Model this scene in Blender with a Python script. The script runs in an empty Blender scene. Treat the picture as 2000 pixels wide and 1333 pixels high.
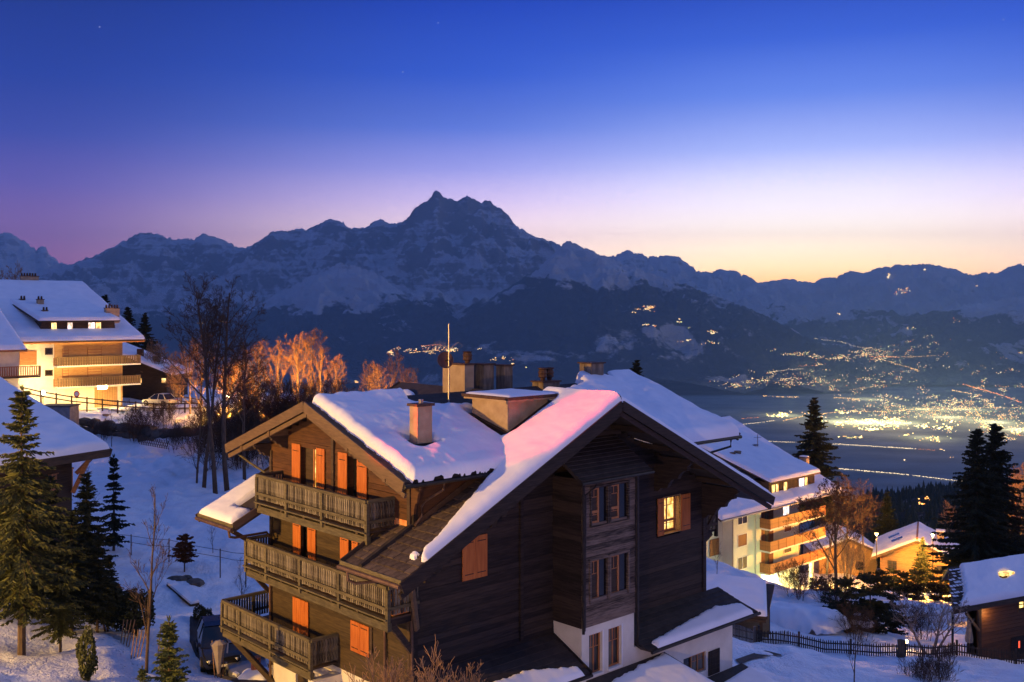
import bpy, math, random
import numpy as np
from mathutils import Vector, Matrix
from mathutils.bvhtree import BVHTree

SC = bpy.context.scene
COL = SC.collection
R = math.radians
rnd = random.Random(11)

# ------------------------------------------------------------------ camera
cam_d = bpy.data.cameras.new('camera')
cam = bpy.data.objects.new('camera', cam_d)
COL.objects.link(cam)
cam.location = (0, 0, 14)
cam.rotation_euler = (R(90), 0, 0)
cam_d.sensor_width = 36
cam_d.lens = 35
cam_d.shift_y = -0.030
cam_d.clip_start = 0.5
cam_d.clip_end = 90000
SC.camera = cam

# ------------------------------------------------------------------ sky
SUN_AZ = R(17.0)          # the sun has set behind the right hand range
world = bpy.data.worlds.new('World')
SC.world = world
world.use_nodes = True
wn, wl = world.node_tree.nodes, world.node_tree.links
wn.clear()


def lin(c):
    return tuple((x / 255 / 12.92) if x / 255 <= 0.04045 else ((x / 255 + 0.055) / 1.055) ** 2.4 for x in c)


def wmath(op, a, b=None, c=None, clamp=False):
    n = wn.new('ShaderNodeMath')
    n.operation = op
    n.use_clamp = clamp
    for i, v in enumerate((a, b, c)):
        if v is None:
            continue
        if isinstance(v, (int, float)):
            n.inputs[i].default_value = v
        else:
            wl.new(v, n.inputs[i])
    return n.outputs[0]


def wramp(fac, stops):
    n = wn.new('ShaderNodeValToRGB')
    wl.new(fac, n.inputs[0])
    el = n.color_ramp.elements
    while len(el) < len(stops):
        el.new(0.5)
    for e, (p, c) in zip(el, stops):
        e.position = p
        e.color = (*lin(c), 1)
    return n.outputs[0]


def wmix(f, a, b):
    n = wn.new('ShaderNodeMix')
    n.data_type = 'RGBA'
    wl.new(f, n.inputs[0])
    wl.new(a, n.inputs[6])
    wl.new(b, n.inputs[7])
    return n.outputs[2]


tc = wn.new('ShaderNodeTexCoord')
nrm = wn.new('ShaderNodeVectorMath')
nrm.operation = 'NORMALIZE'
wl.new(tc.outputs['Generated'], nrm.inputs[0])
sep = wn.new('ShaderNodeSeparateXYZ')
wl.new(nrm.outputs[0], sep.inputs[0])
dx, dy, dz = sep.outputs
hor = wmath('SQRT', wmath('ADD', wmath('MULTIPLY', dx, dx), wmath('MULTIPLY', dy, dy)))
cosd = wmath('DIVIDE', wmath('ADD', wmath('MULTIPLY', dx, math.sin(SUN_AZ)), wmath('MULTIPLY', dy, math.cos(SUN_AZ))), hor)
dist = wmath('ARCCOSINE', cosd)
zf = wmath('MULTIPLY', dz, 1.0, clamp=True)
ramp_sun = wramp(zf, [(0.0, (330, 200, 80)), (0.030, (356, 268, 160)), (0.042, (360, 300, 214)), (0.060, (352, 316, 262)), (0.085, (326, 306, 290)),
                      (0.115, (286, 276, 300)), (0.155, (196, 212, 284)), (0.205, (116, 154, 264)), (0.255, (62, 106, 232)),
                      (0.30, (38, 78, 202)), (0.5, (50, 88, 180)), (1.0, (74, 106, 178))])
ramp_mid = wramp(zf, [(0.0, (300, 225, 190)), (0.05, (326, 272, 240)), (0.085, (308, 270, 276)), (0.108, (258, 232, 276)),
                      (0.14, (184, 184, 264)), (0.18, (108, 138, 246)), (0.23, (54, 98, 226)),
                      (0.30, (24, 66, 194)), (0.5, (46, 86, 178)), (1.0, (74, 106, 178))])
ramp_far = wramp(zf, [(0.0, (160, 74, 122)), (0.05, (174, 106, 158)), (0.08, (154, 108, 176)), (0.115, (112, 94, 182)),
                      (0.16, (64, 76, 176)), (0.21, (34, 62, 166)), (0.30, (12, 42, 132)), (0.5, (40, 78, 166)), (1.0, (74, 106, 178))])
ramp_back = wramp(zf, [(0.0, (96, 104, 168)), (0.10, (150, 126, 178)), (0.22, (130, 126, 188)), (0.4, (92, 112, 182)), (0.65, (76, 106, 178)), (1.0, (74, 106, 178))])


def wstep(a, b):
    n = wn.new('ShaderNodeMapRange')
    n.interpolation_type = 'SMOOTHSTEP'
    wl.new(dist, n.inputs[0])
    n.inputs[1].default_value = R(a)
    n.inputs[2].default_value = R(b)
    return n.outputs[0]


sky = wmix(wstep(1, 21), ramp_sun, ramp_mid)
sky = wmix(wstep(15, 44), sky, ramp_far)
sky = wmix(wstep(50, 130), sky, ramp_back)
# a few faint stars
sv = wn.new('ShaderNodeTexVoronoi')
svm = wn.new('ShaderNodeVectorMath')
svm.operation = 'SCALE'
svm.inputs['Scale'].default_value = 60
wl.new(nrm.outputs[0], svm.inputs[0])
wl.new(svm.outputs[0], sv.inputs['Vector'])
sv.inputs['Scale'].default_value = 1.0
sc_ = wn.new('ShaderNodeSeparateXYZ')
wl.new(sv.outputs['Color'], sc_.inputs[0])
star = wmath('MULTIPLY', wmath('LESS_THAN', sv.outputs['Distance'], 0.035), wmath('GREATER_THAN', sc_.outputs[0], 0.55))
star = wmath('MULTIPLY', star, wmath('MULTIPLY', wmath('GREATER_THAN', dz, 0.13), 0.35))
sadd = wn.new('ShaderNodeMix')
sadd.data_type = 'RGBA'
sadd.blend_type = 'ADD'
sadd.inputs[0].default_value = 1
wl.new(sky, sadd.inputs[6])
cmb = wn.new('ShaderNodeCombineXYZ')
for i_ in range(3):
    wl.new(star, cmb.inputs[i_])
wl.new(cmb.outputs[0], sadd.inputs[7])
sky = sadd.outputs[2]
bg = wn.new('ShaderNodeBackground')
wl.new(sky, bg.inputs[0])
glow = wmath('SUBTRACT', 1.0, wmath('DIVIDE', zf, 0.20), clamp=True)
away = wmath('SUBTRACT', 1.0, wstep(22, 60))
wl.new(wmath('ADD', 1.06, wmath('MULTIPLY', wmath('POWER', glow, 1.3), wmath('ADD', 0.34, wmath('MULTIPLY', away, 0.74)))), bg.inputs[1])
wo = wn.new('ShaderNodeOutputWorld')
wl.new(bg.outputs[0], wo.inputs[0])

# broad side light added for mountain relief, well right of the sunset
relief_light_d = bpy.data.lights.new('sun', 'SUN')
relief_light_d.energy = 0.55
relief_light_d.angle = R(30)
relief_light_d.color = (0.86, 0.86, 1.0)
sun = bpy.data.objects.new('sun', relief_light_d)
COL.objects.link(sun)
_az, _el = R(66), R(17)
sun.rotation_euler = Vector((-math.sin(_az) * math.cos(_el), -math.cos(_az) * math.cos(_el), -math.sin(_el))).to_track_quat('-Z', 'Y').to_euler()

# ------------------------------------------------------------------ picture settings
SC.view_settings.view_transform = 'Standard'
SC.view_settings.look = 'None'
SC.view_settings.exposure = 0
SC.view_settings.gamma = 1
SC.render.engine = 'CYCLES'
cy = SC.cycles
cy.use_denoising = True
try:
    cy.denoiser = 'OPENIMAGEDENOISE'
    cy.denoising_input_passes = 'RGB_ALBEDO_NORMAL'
except Exception:
    pass
cy.max_bounces = 5
cy.diffuse_bounces = 3
cy.glossy_bounces = 2
cy.transmission_bounces = 3
cy.volume_bounces = 0
cy.transparent_max_bounces = 6
cy.sample_clamp_indirect = 4
cy.use_light_tree = True


# ------------------------------------------------------------------ helpers
F, YH, CZ = 1944.44, 606.6, 14.0


def P(px, py, Y):
    """A point seen at photo pixel px,py at depth Y metres."""
    return Vector(((px - 1000) / F * Y, Y, CZ - (py - YH) / F * Y))


class MB:
    def __init__(s):
        s.v, s.f = [], []

    def add(s, vs, fs):
        o = len(s.v)
        s.v.extend(vs)
        s.f.extend([tuple(i + o for i in f) for f in fs])
        return s

    def box(s, a, b):
        (x0, y0, z0), (x1, y1, z1) = a, b
        if x0 > x1: x0, x1 = x1, x0
        if y0 > y1: y0, y1 = y1, y0
        if z0 > z1: z0, z1 = z1, z0
        return s.add([(x0, y0, z0), (x1, y0, z0), (x1, y1, z0), (x0, y1, z0), (x0, y0, z1), (x1, y0, z1), (x1, y1, z1), (x0, y1, z1)],
                     [(0, 3, 2, 1), (4, 5, 6, 7), (0, 1, 5, 4), (1, 2, 6, 5), (2, 3, 7, 6), (3, 0, 4, 7)])

    def beam(s, p, q, w, h, up=(0, 0, 1)):
        p, q, up = Vector(p), Vector(q), Vector(up)
        d = (q - p).normalized()
        sd = d.cross(up)
        if sd.length < 1e-4:
            sd = d.cross(Vector((1, 0, 0)))
        sd.normalize()
        u = sd.cross(d)
        sd, u = sd * (w / 2), u * (h / 2)
        vs = [tuple(c + a * sd + b * u) for c in (p, q) for a, b in ((-1, -1), (1, -1), (1, 1), (-1, 1))]
        return s.add(vs, [(0, 1, 2, 3), (7, 6, 5, 4), (0, 4, 5, 1), (1, 5, 6, 2), (2, 6, 7, 3), (3, 7, 4, 0)])

    def prism(s, pts, vec):
        n = len(pts)
        vec = Vector(vec)
        vs = [tuple(p) for p in pts] + [tuple(Vector(p) + vec) for p in pts]
        fs = [tuple(range(n))[::-1], tuple(range(n, 2 * n))] + [(i, (i + 1) % n, n + (i + 1) % n, n + i) for i in range(n)]
        return s.add(vs, fs)

    def tube(s, pts, radii, n=6, cap=True):
        k = len(pts)
        if not hasattr(radii, '__len__'):
            radii = [radii] * k
        vs = []
        for i in range(k):
            p = pts[i]
            a, b = pts[max(i - 1, 0)], pts[min(i + 1, k - 1)]
            tx, ty, tz = b[0] - a[0], b[1] - a[1], b[2] - a[2]
            l = math.sqrt(tx * tx + ty * ty + tz * tz) or 1
            tx, ty, tz = tx / l, ty / l, tz / l
            if abs(tz) < 0.9:
                ux, uy, uz = ty, -tx, 0.0
            else:
                ux, uy, uz = 0.0, tz, -ty
            l = math.sqrt(ux * ux + uy * uy + uz * uz) or 1
            ux, uy, uz = ux / l, uy / l, uz / l
            wx, wy, wz = ty * uz - tz * uy, tz * ux - tx * uz, tx * uy - ty * ux
            r = radii[i]
            for j in range(n):
                an = 2 * math.pi * j / n
                c, sn = math.cos(an) * r, math.sin(an) * r
                vs.append((p[0] + c * ux + sn * wx, p[1] + c * uy + sn * wy, p[2] + c * uz + sn * wz))
        fs = []
        for i in range(k - 1):
            for j in range(n):
                j2 = (j + 1) % n
                fs.append((i * n + j, i * n + j2, (i + 1) * n + j2, (i + 1) * n + j))
        if cap:
            fs.append(tuple(range(n))[::-1])
            fs.append(tuple(range((k - 1) * n, k * n)))
        return s.add(vs, fs)

    def lathe(s, prof, c=(0, 0, 0), n=12):
        vs = [(c[0] + r * math.cos(2 * math.pi * j / n), c[1] + r * math.sin(2 * math.pi * j / n), c[2] + z) for r, z in prof for j in range(n)]
        fs = [(i * n + j, i * n + (j + 1) % n, (i + 1) * n + (j + 1) % n, (i + 1) * n + j) for i in range(len(prof) - 1) for j in range(n)]
        fs += [tuple(range(n))[::-1], tuple(range((len(prof) - 1) * n, len(prof) * n))]
        return s.add(vs, fs)

    def mesh(s, name, mat=None, smooth=False):
        me = bpy.data.meshes.new(name)
        me.from_pydata(s.v, [], s.f)
        if mat:
            me.materials.append(mat)
        if smooth:
            me.polygons.foreach_set('use_smooth', [True] * len(me.polygons))
        return me

    def build(s, name, mat=None, parent=None, smooth=False, **props):
        return link(name, s.mesh(name, mat, smooth), parent, **props)


def link(name, me, parent=None, loc=None, rotz=0.0, scale=None, **props):
    o = bpy.data.objects.new(name, me)
    COL.objects.link(o)
    if parent is not None:
        o.parent = parent
    if loc is not None:
        o.location = loc
    if rotz:
        o.rotation_euler = (0, 0, rotz)
    if scale is not None:
        o.scale = scale
    for k, v in props.items():
        o[k] = v
    return o


def thing(name, label, category, loc=(0, 0, 0), rotz=0.0, group=None, scale=None):
    o = link(name, None, None, loc, rotz, scale, label=label, category=category)
    if group:
        o['group'] = group
    return o


def tag(o, label, category, group=None):
    o['label'], o['category'] = label, category
    if group:
        o['group'] = group
    return o


def copy_tree(root, loc, rotz=0.0, scale=None, label=None):
    r = root.copy()
    COL.objects.link(r)
    r.location = loc
    r.rotation_euler = (0, 0, rotz)
    if scale is not None:
        r.scale = scale if hasattr(scale, '__len__') else (scale,) * 3
    if label:
        r['label'] = label
    for ch in list(root.children):
        c = ch.copy()
        COL.objects.link(c)
        c.parent = r
        for g in ch.children:
            d = g.copy()
            COL.objects.link(d)
            d.parent = c
    return r


# ------------------------------------------------------------------ materials
class NT:
    def __init__(s, name):
        s.m = bpy.data.materials.new(name)
        s.m.use_nodes = True
        s.n, s.l = s.m.node_tree.nodes, s.m.node_tree.links
        s.b = s.n['Principled BSDF']
        s.out = s.n['Material Output']

    def new(s, t, **kw):
        n = s.n.new(t)
        for k, v in kw.items():
            setattr(n, k, v)
        return n

    def inp(s, n, i, v):
        if isinstance(v, bpy.types.NodeSocket):
            s.l.new(v, n.inputs[i])
        elif isinstance(v, tuple) and len(v) == 3 and n.inputs[i].type == 'RGBA':
            n.inputs[i].default_value = (*v, 1)
        else:
            n.inputs[i].default_value = v

    def coord(s, kind='Object', scale=(1, 1, 1)):
        t = s.new('ShaderNodeTexCoord')
        m = s.new('ShaderNodeMapping')
        s.l.new(t.outputs[kind], m.inputs[0])
        m.inputs['Scale'].default_value = scale
        return m.outputs[0]

    def pos(s, scale=(1, 1, 1)):
        g = s.new('ShaderNodeNewGeometry')
        m = s.new('ShaderNodeMapping')
        s.l.new(g.outputs['Position'], m.inputs[0])
        m.inputs['Scale'].default_value = scale
        return m.outputs[0]

    def noise(s, vec, scale=1.0, detail=4, rough=0.55, dist=0.0):
        n = s.new('ShaderNodeTexNoise')
        s.l.new(vec, n.inputs['Vector'])
        n.inputs['Scale'].default_value = scale
        n.inputs['Detail'].default_value = detail
        n.inputs['Roughness'].default_value = rough
        n.inputs['Distortion'].default_value = dist
        return n.outputs['Fac']

    def math(s, op, a, b=0.0, clamp=False):
        n = s.new('ShaderNodeMath', operation=op, use_clamp=clamp)
        s.inp(n, 0, a)
        s.inp(n, 1, b)
        return n.outputs[0]

    def map(s, v, a, b, c=0.0, d=1.0):
        n = s.new('ShaderNodeMapRange', clamp=True)
        s.inp(n, 0, v)
        for i, x in enumerate((a, b, c, d)):
            n.inputs[i + 1].default_value = x
        return n.outputs[0]

    def mix(s, f, a, b):
        n = s.new('ShaderNodeMix', data_type='RGBA')
        s.inp(n, 0, f)
        s.inp(n, 6, a)
        s.inp(n, 7, b)
        return n.outputs[2]

    def bump(s, h, dist=0.02, strength=0.6):
        n = s.new('ShaderNodeBump')
        s.l.new(h, n.inputs['Height'])
        n.inputs['Distance'].default_value = dist
        n.inputs['Strength'].default_value = strength
        s.l.new(n.outputs[0], s.b.inputs['Normal'])

    def base(s, c, rough=0.8, metal=0.0, spec=0.3):
        s.inp(s.b, 'Base Color', c)
        s.inp(s.b, 'Roughness', rough)
        s.inp(s.b, 'Metallic', metal)
        s.inp(s.b, 'Specular IOR Level', spec)
        return s.m


def mat_flat(name, c1, c2, scale=(3, 3, 3), rough=0.8, metal=0.0, bump=0.0, rand=0.0, spec=0.3, detail=5):
    t = NT(name)
    v = t.coord('Object', scale)
    n = t.noise(v, 1.0, detail, 0.6)
    f = t.map(n, 0.3, 0.7)
    if rand:
        oi = t.new('ShaderNodeObjectInfo')
        f = t.math('ADD', f, t.math('MULTIPLY', t.math('SUBTRACT', oi.outputs['Random'], 0.5), rand), clamp=True)
    if bump:
        t.bump(n, bump)
    return t.base(t.mix(f, c1, c2), rough, metal, spec)


def mat_emit(name, col, strength, sample=True):
    t = NT(name)
    t.base((0.02, 0.02, 0.02), 0.5)
    t.inp(t.b, 'Emission Color', col)
    t.b.inputs['Emission Strength'].default_value = strength
    if not sample:
        t.m.cycles.emission_sampling = 'NONE'
    return t.m


def mat_window(name, c1, c2, s1, s2, scale=(2.2, 2.2, 1.6)):
    """A lit room seen through a pane: lamp light varying over curtains and walls."""
    t = NT(name)
    v = t.coord('Object', scale)
    f = t.map(t.noise(v, 1.0, 3, 0.6), 0.35, 0.65)
    t.base((0.02, 0.02, 0.02), 0.08, 0, 0.5)
    t.inp(t.b, 'Emission Color', t.mix(f, c1, c2))
    t.inp(t.b, 'Emission Strength', t.math('ADD', t.math('MULTIPLY', f, s2 - s1), s1))
    return t.m


M = {}
M['dark_wood'] = mat_flat('dark_wood', (0.012, 0.0075, 0.0052), (0.050, 0.032, 0.022), (1.3, 1.3, 16), 0.75, bump=0.012, rand=0.9)
M['grey_wood'] = mat_flat('grey_wood', (0.022, 0.015, 0.011), (0.20, 0.145, 0.11), (1.8, 1.8, 22), 0.8, bump=0.02, rand=0.8)
M['brown_wood'] = mat_flat('brown_wood', (0.046, 0.018, 0.007), (0.105, 0.044, 0.017), (1.5, 1.5, 18), 0.7, bump=0.008, rand=0.6)
M['olive_wood'] = mat_flat('olive_wood', (0.030, 0.019, 0.009), (0.075, 0.050, 0.023), (1.5, 1.5, 18), 0.75, bump=0.008, rand=0.6)  # the lamp's olive cast on the lower facade is put into this colour
M['fascia_wood'] = mat_flat('fascia_wood', (0.090, 0.055, 0.030), (0.150, 0.095, 0.052), (2, 2, 12), 0.7, rand=0.3)
M['beam_wood'] = mat_flat('beam_wood', (0.035, 0.023, 0.015), (0.075, 0.048, 0.030), (2, 2, 10), 0.75, rand=0.3)
M['rail_wood'] = mat_flat('rail_wood', (0.060, 0.050, 0.028), (0.135, 0.112, 0.062), (3, 3, 14), 0.8, bump=0.005, rand=0.5)
M['baluster_wood'] = mat_flat('baluster_wood', (0.030, 0.023, 0.016), (0.23, 0.20, 0.145), (14, 14, 5), 0.8, bump=0.006, rand=0.9)
M['shutter_wood'] = mat_flat('shutter_wood', (0.36, 0.095, 0.016), (0.52, 0.165, 0.034), (12, 12, 1.2), 0.6, rand=0.3)
M['frame_wood'] = mat_flat('frame_wood', (0.34, 0.13, 0.04), (0.45, 0.19, 0.07), (10, 10, 3), 0.5)
M['warm_wood'] = mat_flat('warm_wood', (0.36, 0.20, 0.08), (0.50, 0.30, 0.13), (2, 2, 14), 0.6, rand=0.5)
M['plaster'] = mat_flat('plaster', (0.60, 0.56, 0.47), (0.74, 0.70, 0.60), (1.2, 1.2, 1.2), 0.9, bump=0.004)
M['chimney_plaster'] = mat_flat('chimney_plaster', (0.30, 0.21, 0.125), (0.44, 0.33, 0.21), (2.5, 2.5, 2.5), 0.9, bump=0.006)
M['stained_plaster'] = mat_flat('stained_plaster', (0.07, 0.055, 0.04), (0.32, 0.24, 0.16), (5, 5, 0.9), 0.9, bump=0.006)
M['tile'] = mat_flat('tile', (0.050, 0.036, 0.028), (0.120, 0.088, 0.066), (5, 5, 5), 0.7, bump=0.006, rand=0.9)
M['dark_roof'] = mat_flat('dark_roof', (0.022, 0.017, 0.015), (0.055, 0.042, 0.036), (3, 3, 3), 0.75, bump=0.008, rand=0.6)
M['copper'] = mat_flat('copper', (0.10, 0.060, 0.040), (0.20, 0.12, 0.075), (4, 4, 4), 0.45, metal=0.5)
M['black_metal'] = mat_flat('black_metal', (0.015, 0.013, 0.012), (0.04, 0.032, 0.028), (6, 6, 6), 0.5, metal=0.4)
M['rust_metal'] = mat_flat('rust_metal', (0.04, 0.02, 0.014), (0.10, 0.05, 0.03), (9, 9, 9), 0.7)
M['galv'] = mat_flat('galv', (0.22, 0.20, 0.18), (0.34, 0.31, 0.28), (8, 8, 8), 0.4, metal=0.6)
M['dish'] = mat_flat('dish', (0.06, 0.030, 0.022), (0.09, 0.045, 0.032), (4, 4, 4), 0.5)
M['concrete'] = mat_flat('concrete', (0.16, 0.15, 0.14), (0.30, 0.28, 0.26), (2, 2, 2), 0.9, bump=0.01)
M['stone'] = mat_flat('stone', (0.05, 0.042, 0.036), (0.15, 0.125, 0.10), (3, 3, 3), 0.9, bump=0.03, rand=0.7)
M['asphalt'] = mat_flat('asphalt', (0.025, 0.022, 0.022), (0.055, 0.048, 0.046), (1.5, 1.5, 1.5), 0.75, bump=0.01)
M['cream_wall'] = mat_flat('cream_wall', (0.62, 0.60, 0.48), (0.74, 0.72, 0.60), (0.5, 0.5, 0.5), 0.9)
M['panel_wood'] = mat_flat('panel_wood', (0.24, 0.095, 0.035), (0.36, 0.155, 0.06), (2, 2, 12), 0.6, rand=0.4)
M['louvre_wood'] = mat_flat('louvre_wood', (0.12, 0.045, 0.02), (0.20, 0.08, 0.035), (2, 2, 30), 0.6, rand=0.4)
M['white_paint'] = mat_flat('white_paint', (0.70, 0.69, 0.66), (0.80, 0.79, 0.76), (2, 2, 2), 0.6)
M['glass'] = mat_flat('glass', (0.006, 0.006, 0.008), (0.014, 0.012, 0.012), (1, 1, 1), 0.06, spec=0.6)
M['curtain_glass'] = mat_flat('curtain_glass', (0.05, 0.045, 0.035), (0.16, 0.145, 0.11), (9, 9, 0.6), 0.25, spec=0.5)
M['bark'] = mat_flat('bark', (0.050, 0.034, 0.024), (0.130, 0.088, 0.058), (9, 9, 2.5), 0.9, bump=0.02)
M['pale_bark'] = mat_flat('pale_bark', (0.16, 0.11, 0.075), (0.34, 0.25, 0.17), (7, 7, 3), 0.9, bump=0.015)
M['birch_bark'] = mat_flat('birch_bark', (0.12, 0.085, 0.06), (0.42, 0.32, 0.23), (5, 5, 9), 0.8, bump=0.01)
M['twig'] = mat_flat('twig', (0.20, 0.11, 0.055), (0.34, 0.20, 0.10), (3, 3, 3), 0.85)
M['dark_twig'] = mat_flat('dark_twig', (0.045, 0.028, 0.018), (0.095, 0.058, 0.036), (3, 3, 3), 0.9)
M['dry_leaf'] = mat_flat('dry_leaf', (0.045, 0.020, 0.012), (0.11, 0.045, 0.024), (6, 6, 6), 0.9)
M['needle'] = mat_flat('needle', (0.038, 0.048, 0.014), (0.115, 0.118, 0.034), (2.2, 2.2, 2.2), 0.8)
M['dark_needle'] = mat_flat('dark_needle', (0.012, 0.018, 0.011), (0.040, 0.050, 0.024), (1.6, 1.6, 1.6), 0.85)
M['pine_needle'] = mat_flat('pine_needle', (0.060, 0.078, 0.020), (0.14, 0.165, 0.050), (3, 3, 3), 0.8)
M['lamp_glow'] = mat_emit('lamp_glow', (1.0, 0.62, 0.22), 60)
M['white_glow'] = mat_emit('white_glow', (1.0, 0.80, 0.42), 60)
M['lit_warm'] = mat_window('lit_warm', (1.0, 0.40, 0.06), (1.0, 0.74, 0.30), 0.9, 2.6)
M['lit_yellow'] = mat_window('lit_yellow', (1.0, 0.46, 0.06), (1.0, 0.74, 0.26), 0.75, 2.3, (3.5, 3.5, 2.6))
M['lit_white'] = mat_window('lit_white', (1.0, 0.66, 0.42), (0.92, 0.82, 1.0), 1.0, 2.6)
M['dim_room'] = mat_window('dim_room', (0.20, 0.10, 0.035), (0.42, 0.30, 0.12), 0.02, 0.22, (2.5, 2.5, 1.2))
M['red_glow'] = mat_emit('red_glow', (1.0, 0.10, 0.04), 1.6)
M['car_black'] = mat_flat('car_black', (0.008, 0.008, 0.009), (0.012, 0.012, 0.013), (1, 1, 1), 0.18, spec=0.6)
M['car_silver'] = mat_flat('car_silver', (0.20, 0.20, 0.20), (0.24, 0.24, 0.24), (1, 1, 1), 0.3, metal=0.7)
M['car_cream'] = mat_flat('car_cream', (0.50, 0.48, 0.36), (0.55, 0.52, 0.40), (1, 1, 1), 0.3, spec=0.5)
M['rubber'] = mat_flat('rubber', (0.010, 0.010, 0.010), (0.02, 0.02, 0.02), (5, 5, 5), 0.8)
M['headlamp'] = mat_flat('headlamp', (0.55, 0.55, 0.52), (0.75, 0.75, 0.72), (5, 5, 5), 0.1, spec=0.8)
M['fabric'] = mat_flat('fabric', (0.28, 0.23, 0.18), (0.40, 0.34, 0.27), (3, 3, 3), 0.95)
M['red_cloth'] = mat_flat('red_cloth', (0.20, 0.055, 0.025), (0.42, 0.16, 0.07), (9, 9, 2), 0.9)
M['sign_red'] = mat_flat('sign_red', (0.5, 0.03, 0.03), (0.55, 0.04, 0.04), (2, 2, 2), 0.5)
M['orange_sheet'] = mat_flat('orange_sheet', (0.55, 0.16, 0.04), (0.75, 0.36, 0.14), (5, 5, 5), 0.8)


def mat_snow():
    t = NT('snow')
    v = t.pos()
    n1 = t.noise(v, 1.1, 4, 0.5)
    n2 = t.noise(v, 14, 3, 0.6)
    h = t.math('ADD', t.math('MULTIPLY', n1, 0.8), t.math('MULTIPLY', n2, 0.10))
    t.bump(h, 0.10, 0.5)
    t.inp(t.b, 'Subsurface Weight', 0.0)
    return t.base(t.mix(t.map(n1, 0.3, 0.7), (0.78, 0.80, 0.84), (0.88, 0.89, 0.91)), 0.7, 0, 0.25)


def mat_roof_snow():
    t = NT('roof_snow')
    v = t.pos()
    n1 = t.noise(v, 0.8, 3, 0.5)
    n2 = t.noise(v, 26, 3, 0.6)
    t.bump(t.math('ADD', t.math('MULTIPLY', n1, 0.7), t.math('MULTIPLY', n2, 0.12)), 0.05, 0.4)
    return t.base(t.mix(t.map(n1, 0.3, 0.7), (0.80, 0.81, 0.84), (0.88, 0.88, 0.90)), 0.65, 0, 0.25)


M['snow'] = mat_snow()
M['roof_snow'] = mat_roof_snow()


# ------------------------------------------------------------------ noise in numpy
_perm = np.random.RandomState(5).permutation(512).astype(np.int64)
_perm = np.concatenate([_perm, _perm])
_grad = np.stack([np.cos(np.arange(512) * 2.39996), np.sin(np.arange(512) * 2.39996)], 1)


def pnoise(x, y):
    xi, yi = np.floor(x).astype(np.int64), np.floor(y).astype(np.int64)
    xf, yf = x - xi, y - yi
    u, v = xf * xf * xf * (xf * (xf * 6 - 15) + 10), yf * yf * yf * (yf * (yf * 6 - 15) + 10)

    def g(i, j):
        h = _perm[(_perm[i & 511] + j) & 511]
        return _grad[h]
    r = []
    for (i, j) in ((0, 0), (1, 0), (0, 1), (1, 1)):
        gg = g(xi + i, yi + j)
        r.append(gg[..., 0] * (xf - i) + gg[..., 1] * (yf - j))
    a = r[0] + u * (r[1] - r[0])
    b = r[2] + u * (r[3] - r[2])
    return (a + v * (b - a)) * 1.5


def fbm(x, y, o=5, g=0.5):
    s, a = 0, 1.0
    for k in range(o):
        s = s + a * pnoise(x * 2 ** k + 17.3 * k, y * 2 ** k + 5.1 * k)
        a *= g
    return s


def ridged(x, y, o=5, g=0.55):
    s, a, w = 0, 1.0, 1.0
    for k in range(o):
        n = 1 - np.abs(pnoise(x * 2 ** k + 31.7 * k, y * 2 ** k + 9.2 * k))
        n = n * n * w
        s = s + a * n
        w = np.clip(n * 1.6, 0, 1)
        a *= g
    return s


def grid_mesh(name, X, Y, Z, mat, smooth=True, **props):
    nu, nv = X.shape
    me = bpy.data.meshes.new(name)
    co = np.stack([X, Y, Z], -1).reshape(-1, 3)
    idx = np.arange(nu * nv).reshape(nu, nv)
    q = np.stack([idx[:-1, :-1], idx[1:, :-1], idx[1:, 1:], idx[:-1, 1:]], -1).reshape(-1, 4)
    me.vertices.add(len(co))
    me.vertices.foreach_set('co', co.ravel())
    me.loops.add(q.size)
    me.loops.foreach_set('vertex_index', q.ravel().astype(np.int32))
    me.polygons.add(len(q))
    me.polygons.foreach_set('loop_start', np.arange(0, q.size, 4, dtype=np.int32))
    me.polygons.foreach_set('loop_total', np.full(len(q), 4, dtype=np.int32))
    me.update()
    me.validate()
    if smooth:
        me.polygons.foreach_set('use_smooth', np.ones(len(q), dtype=bool))
    me.materials.append(mat)
    return link(name, me, None, **props)

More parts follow.
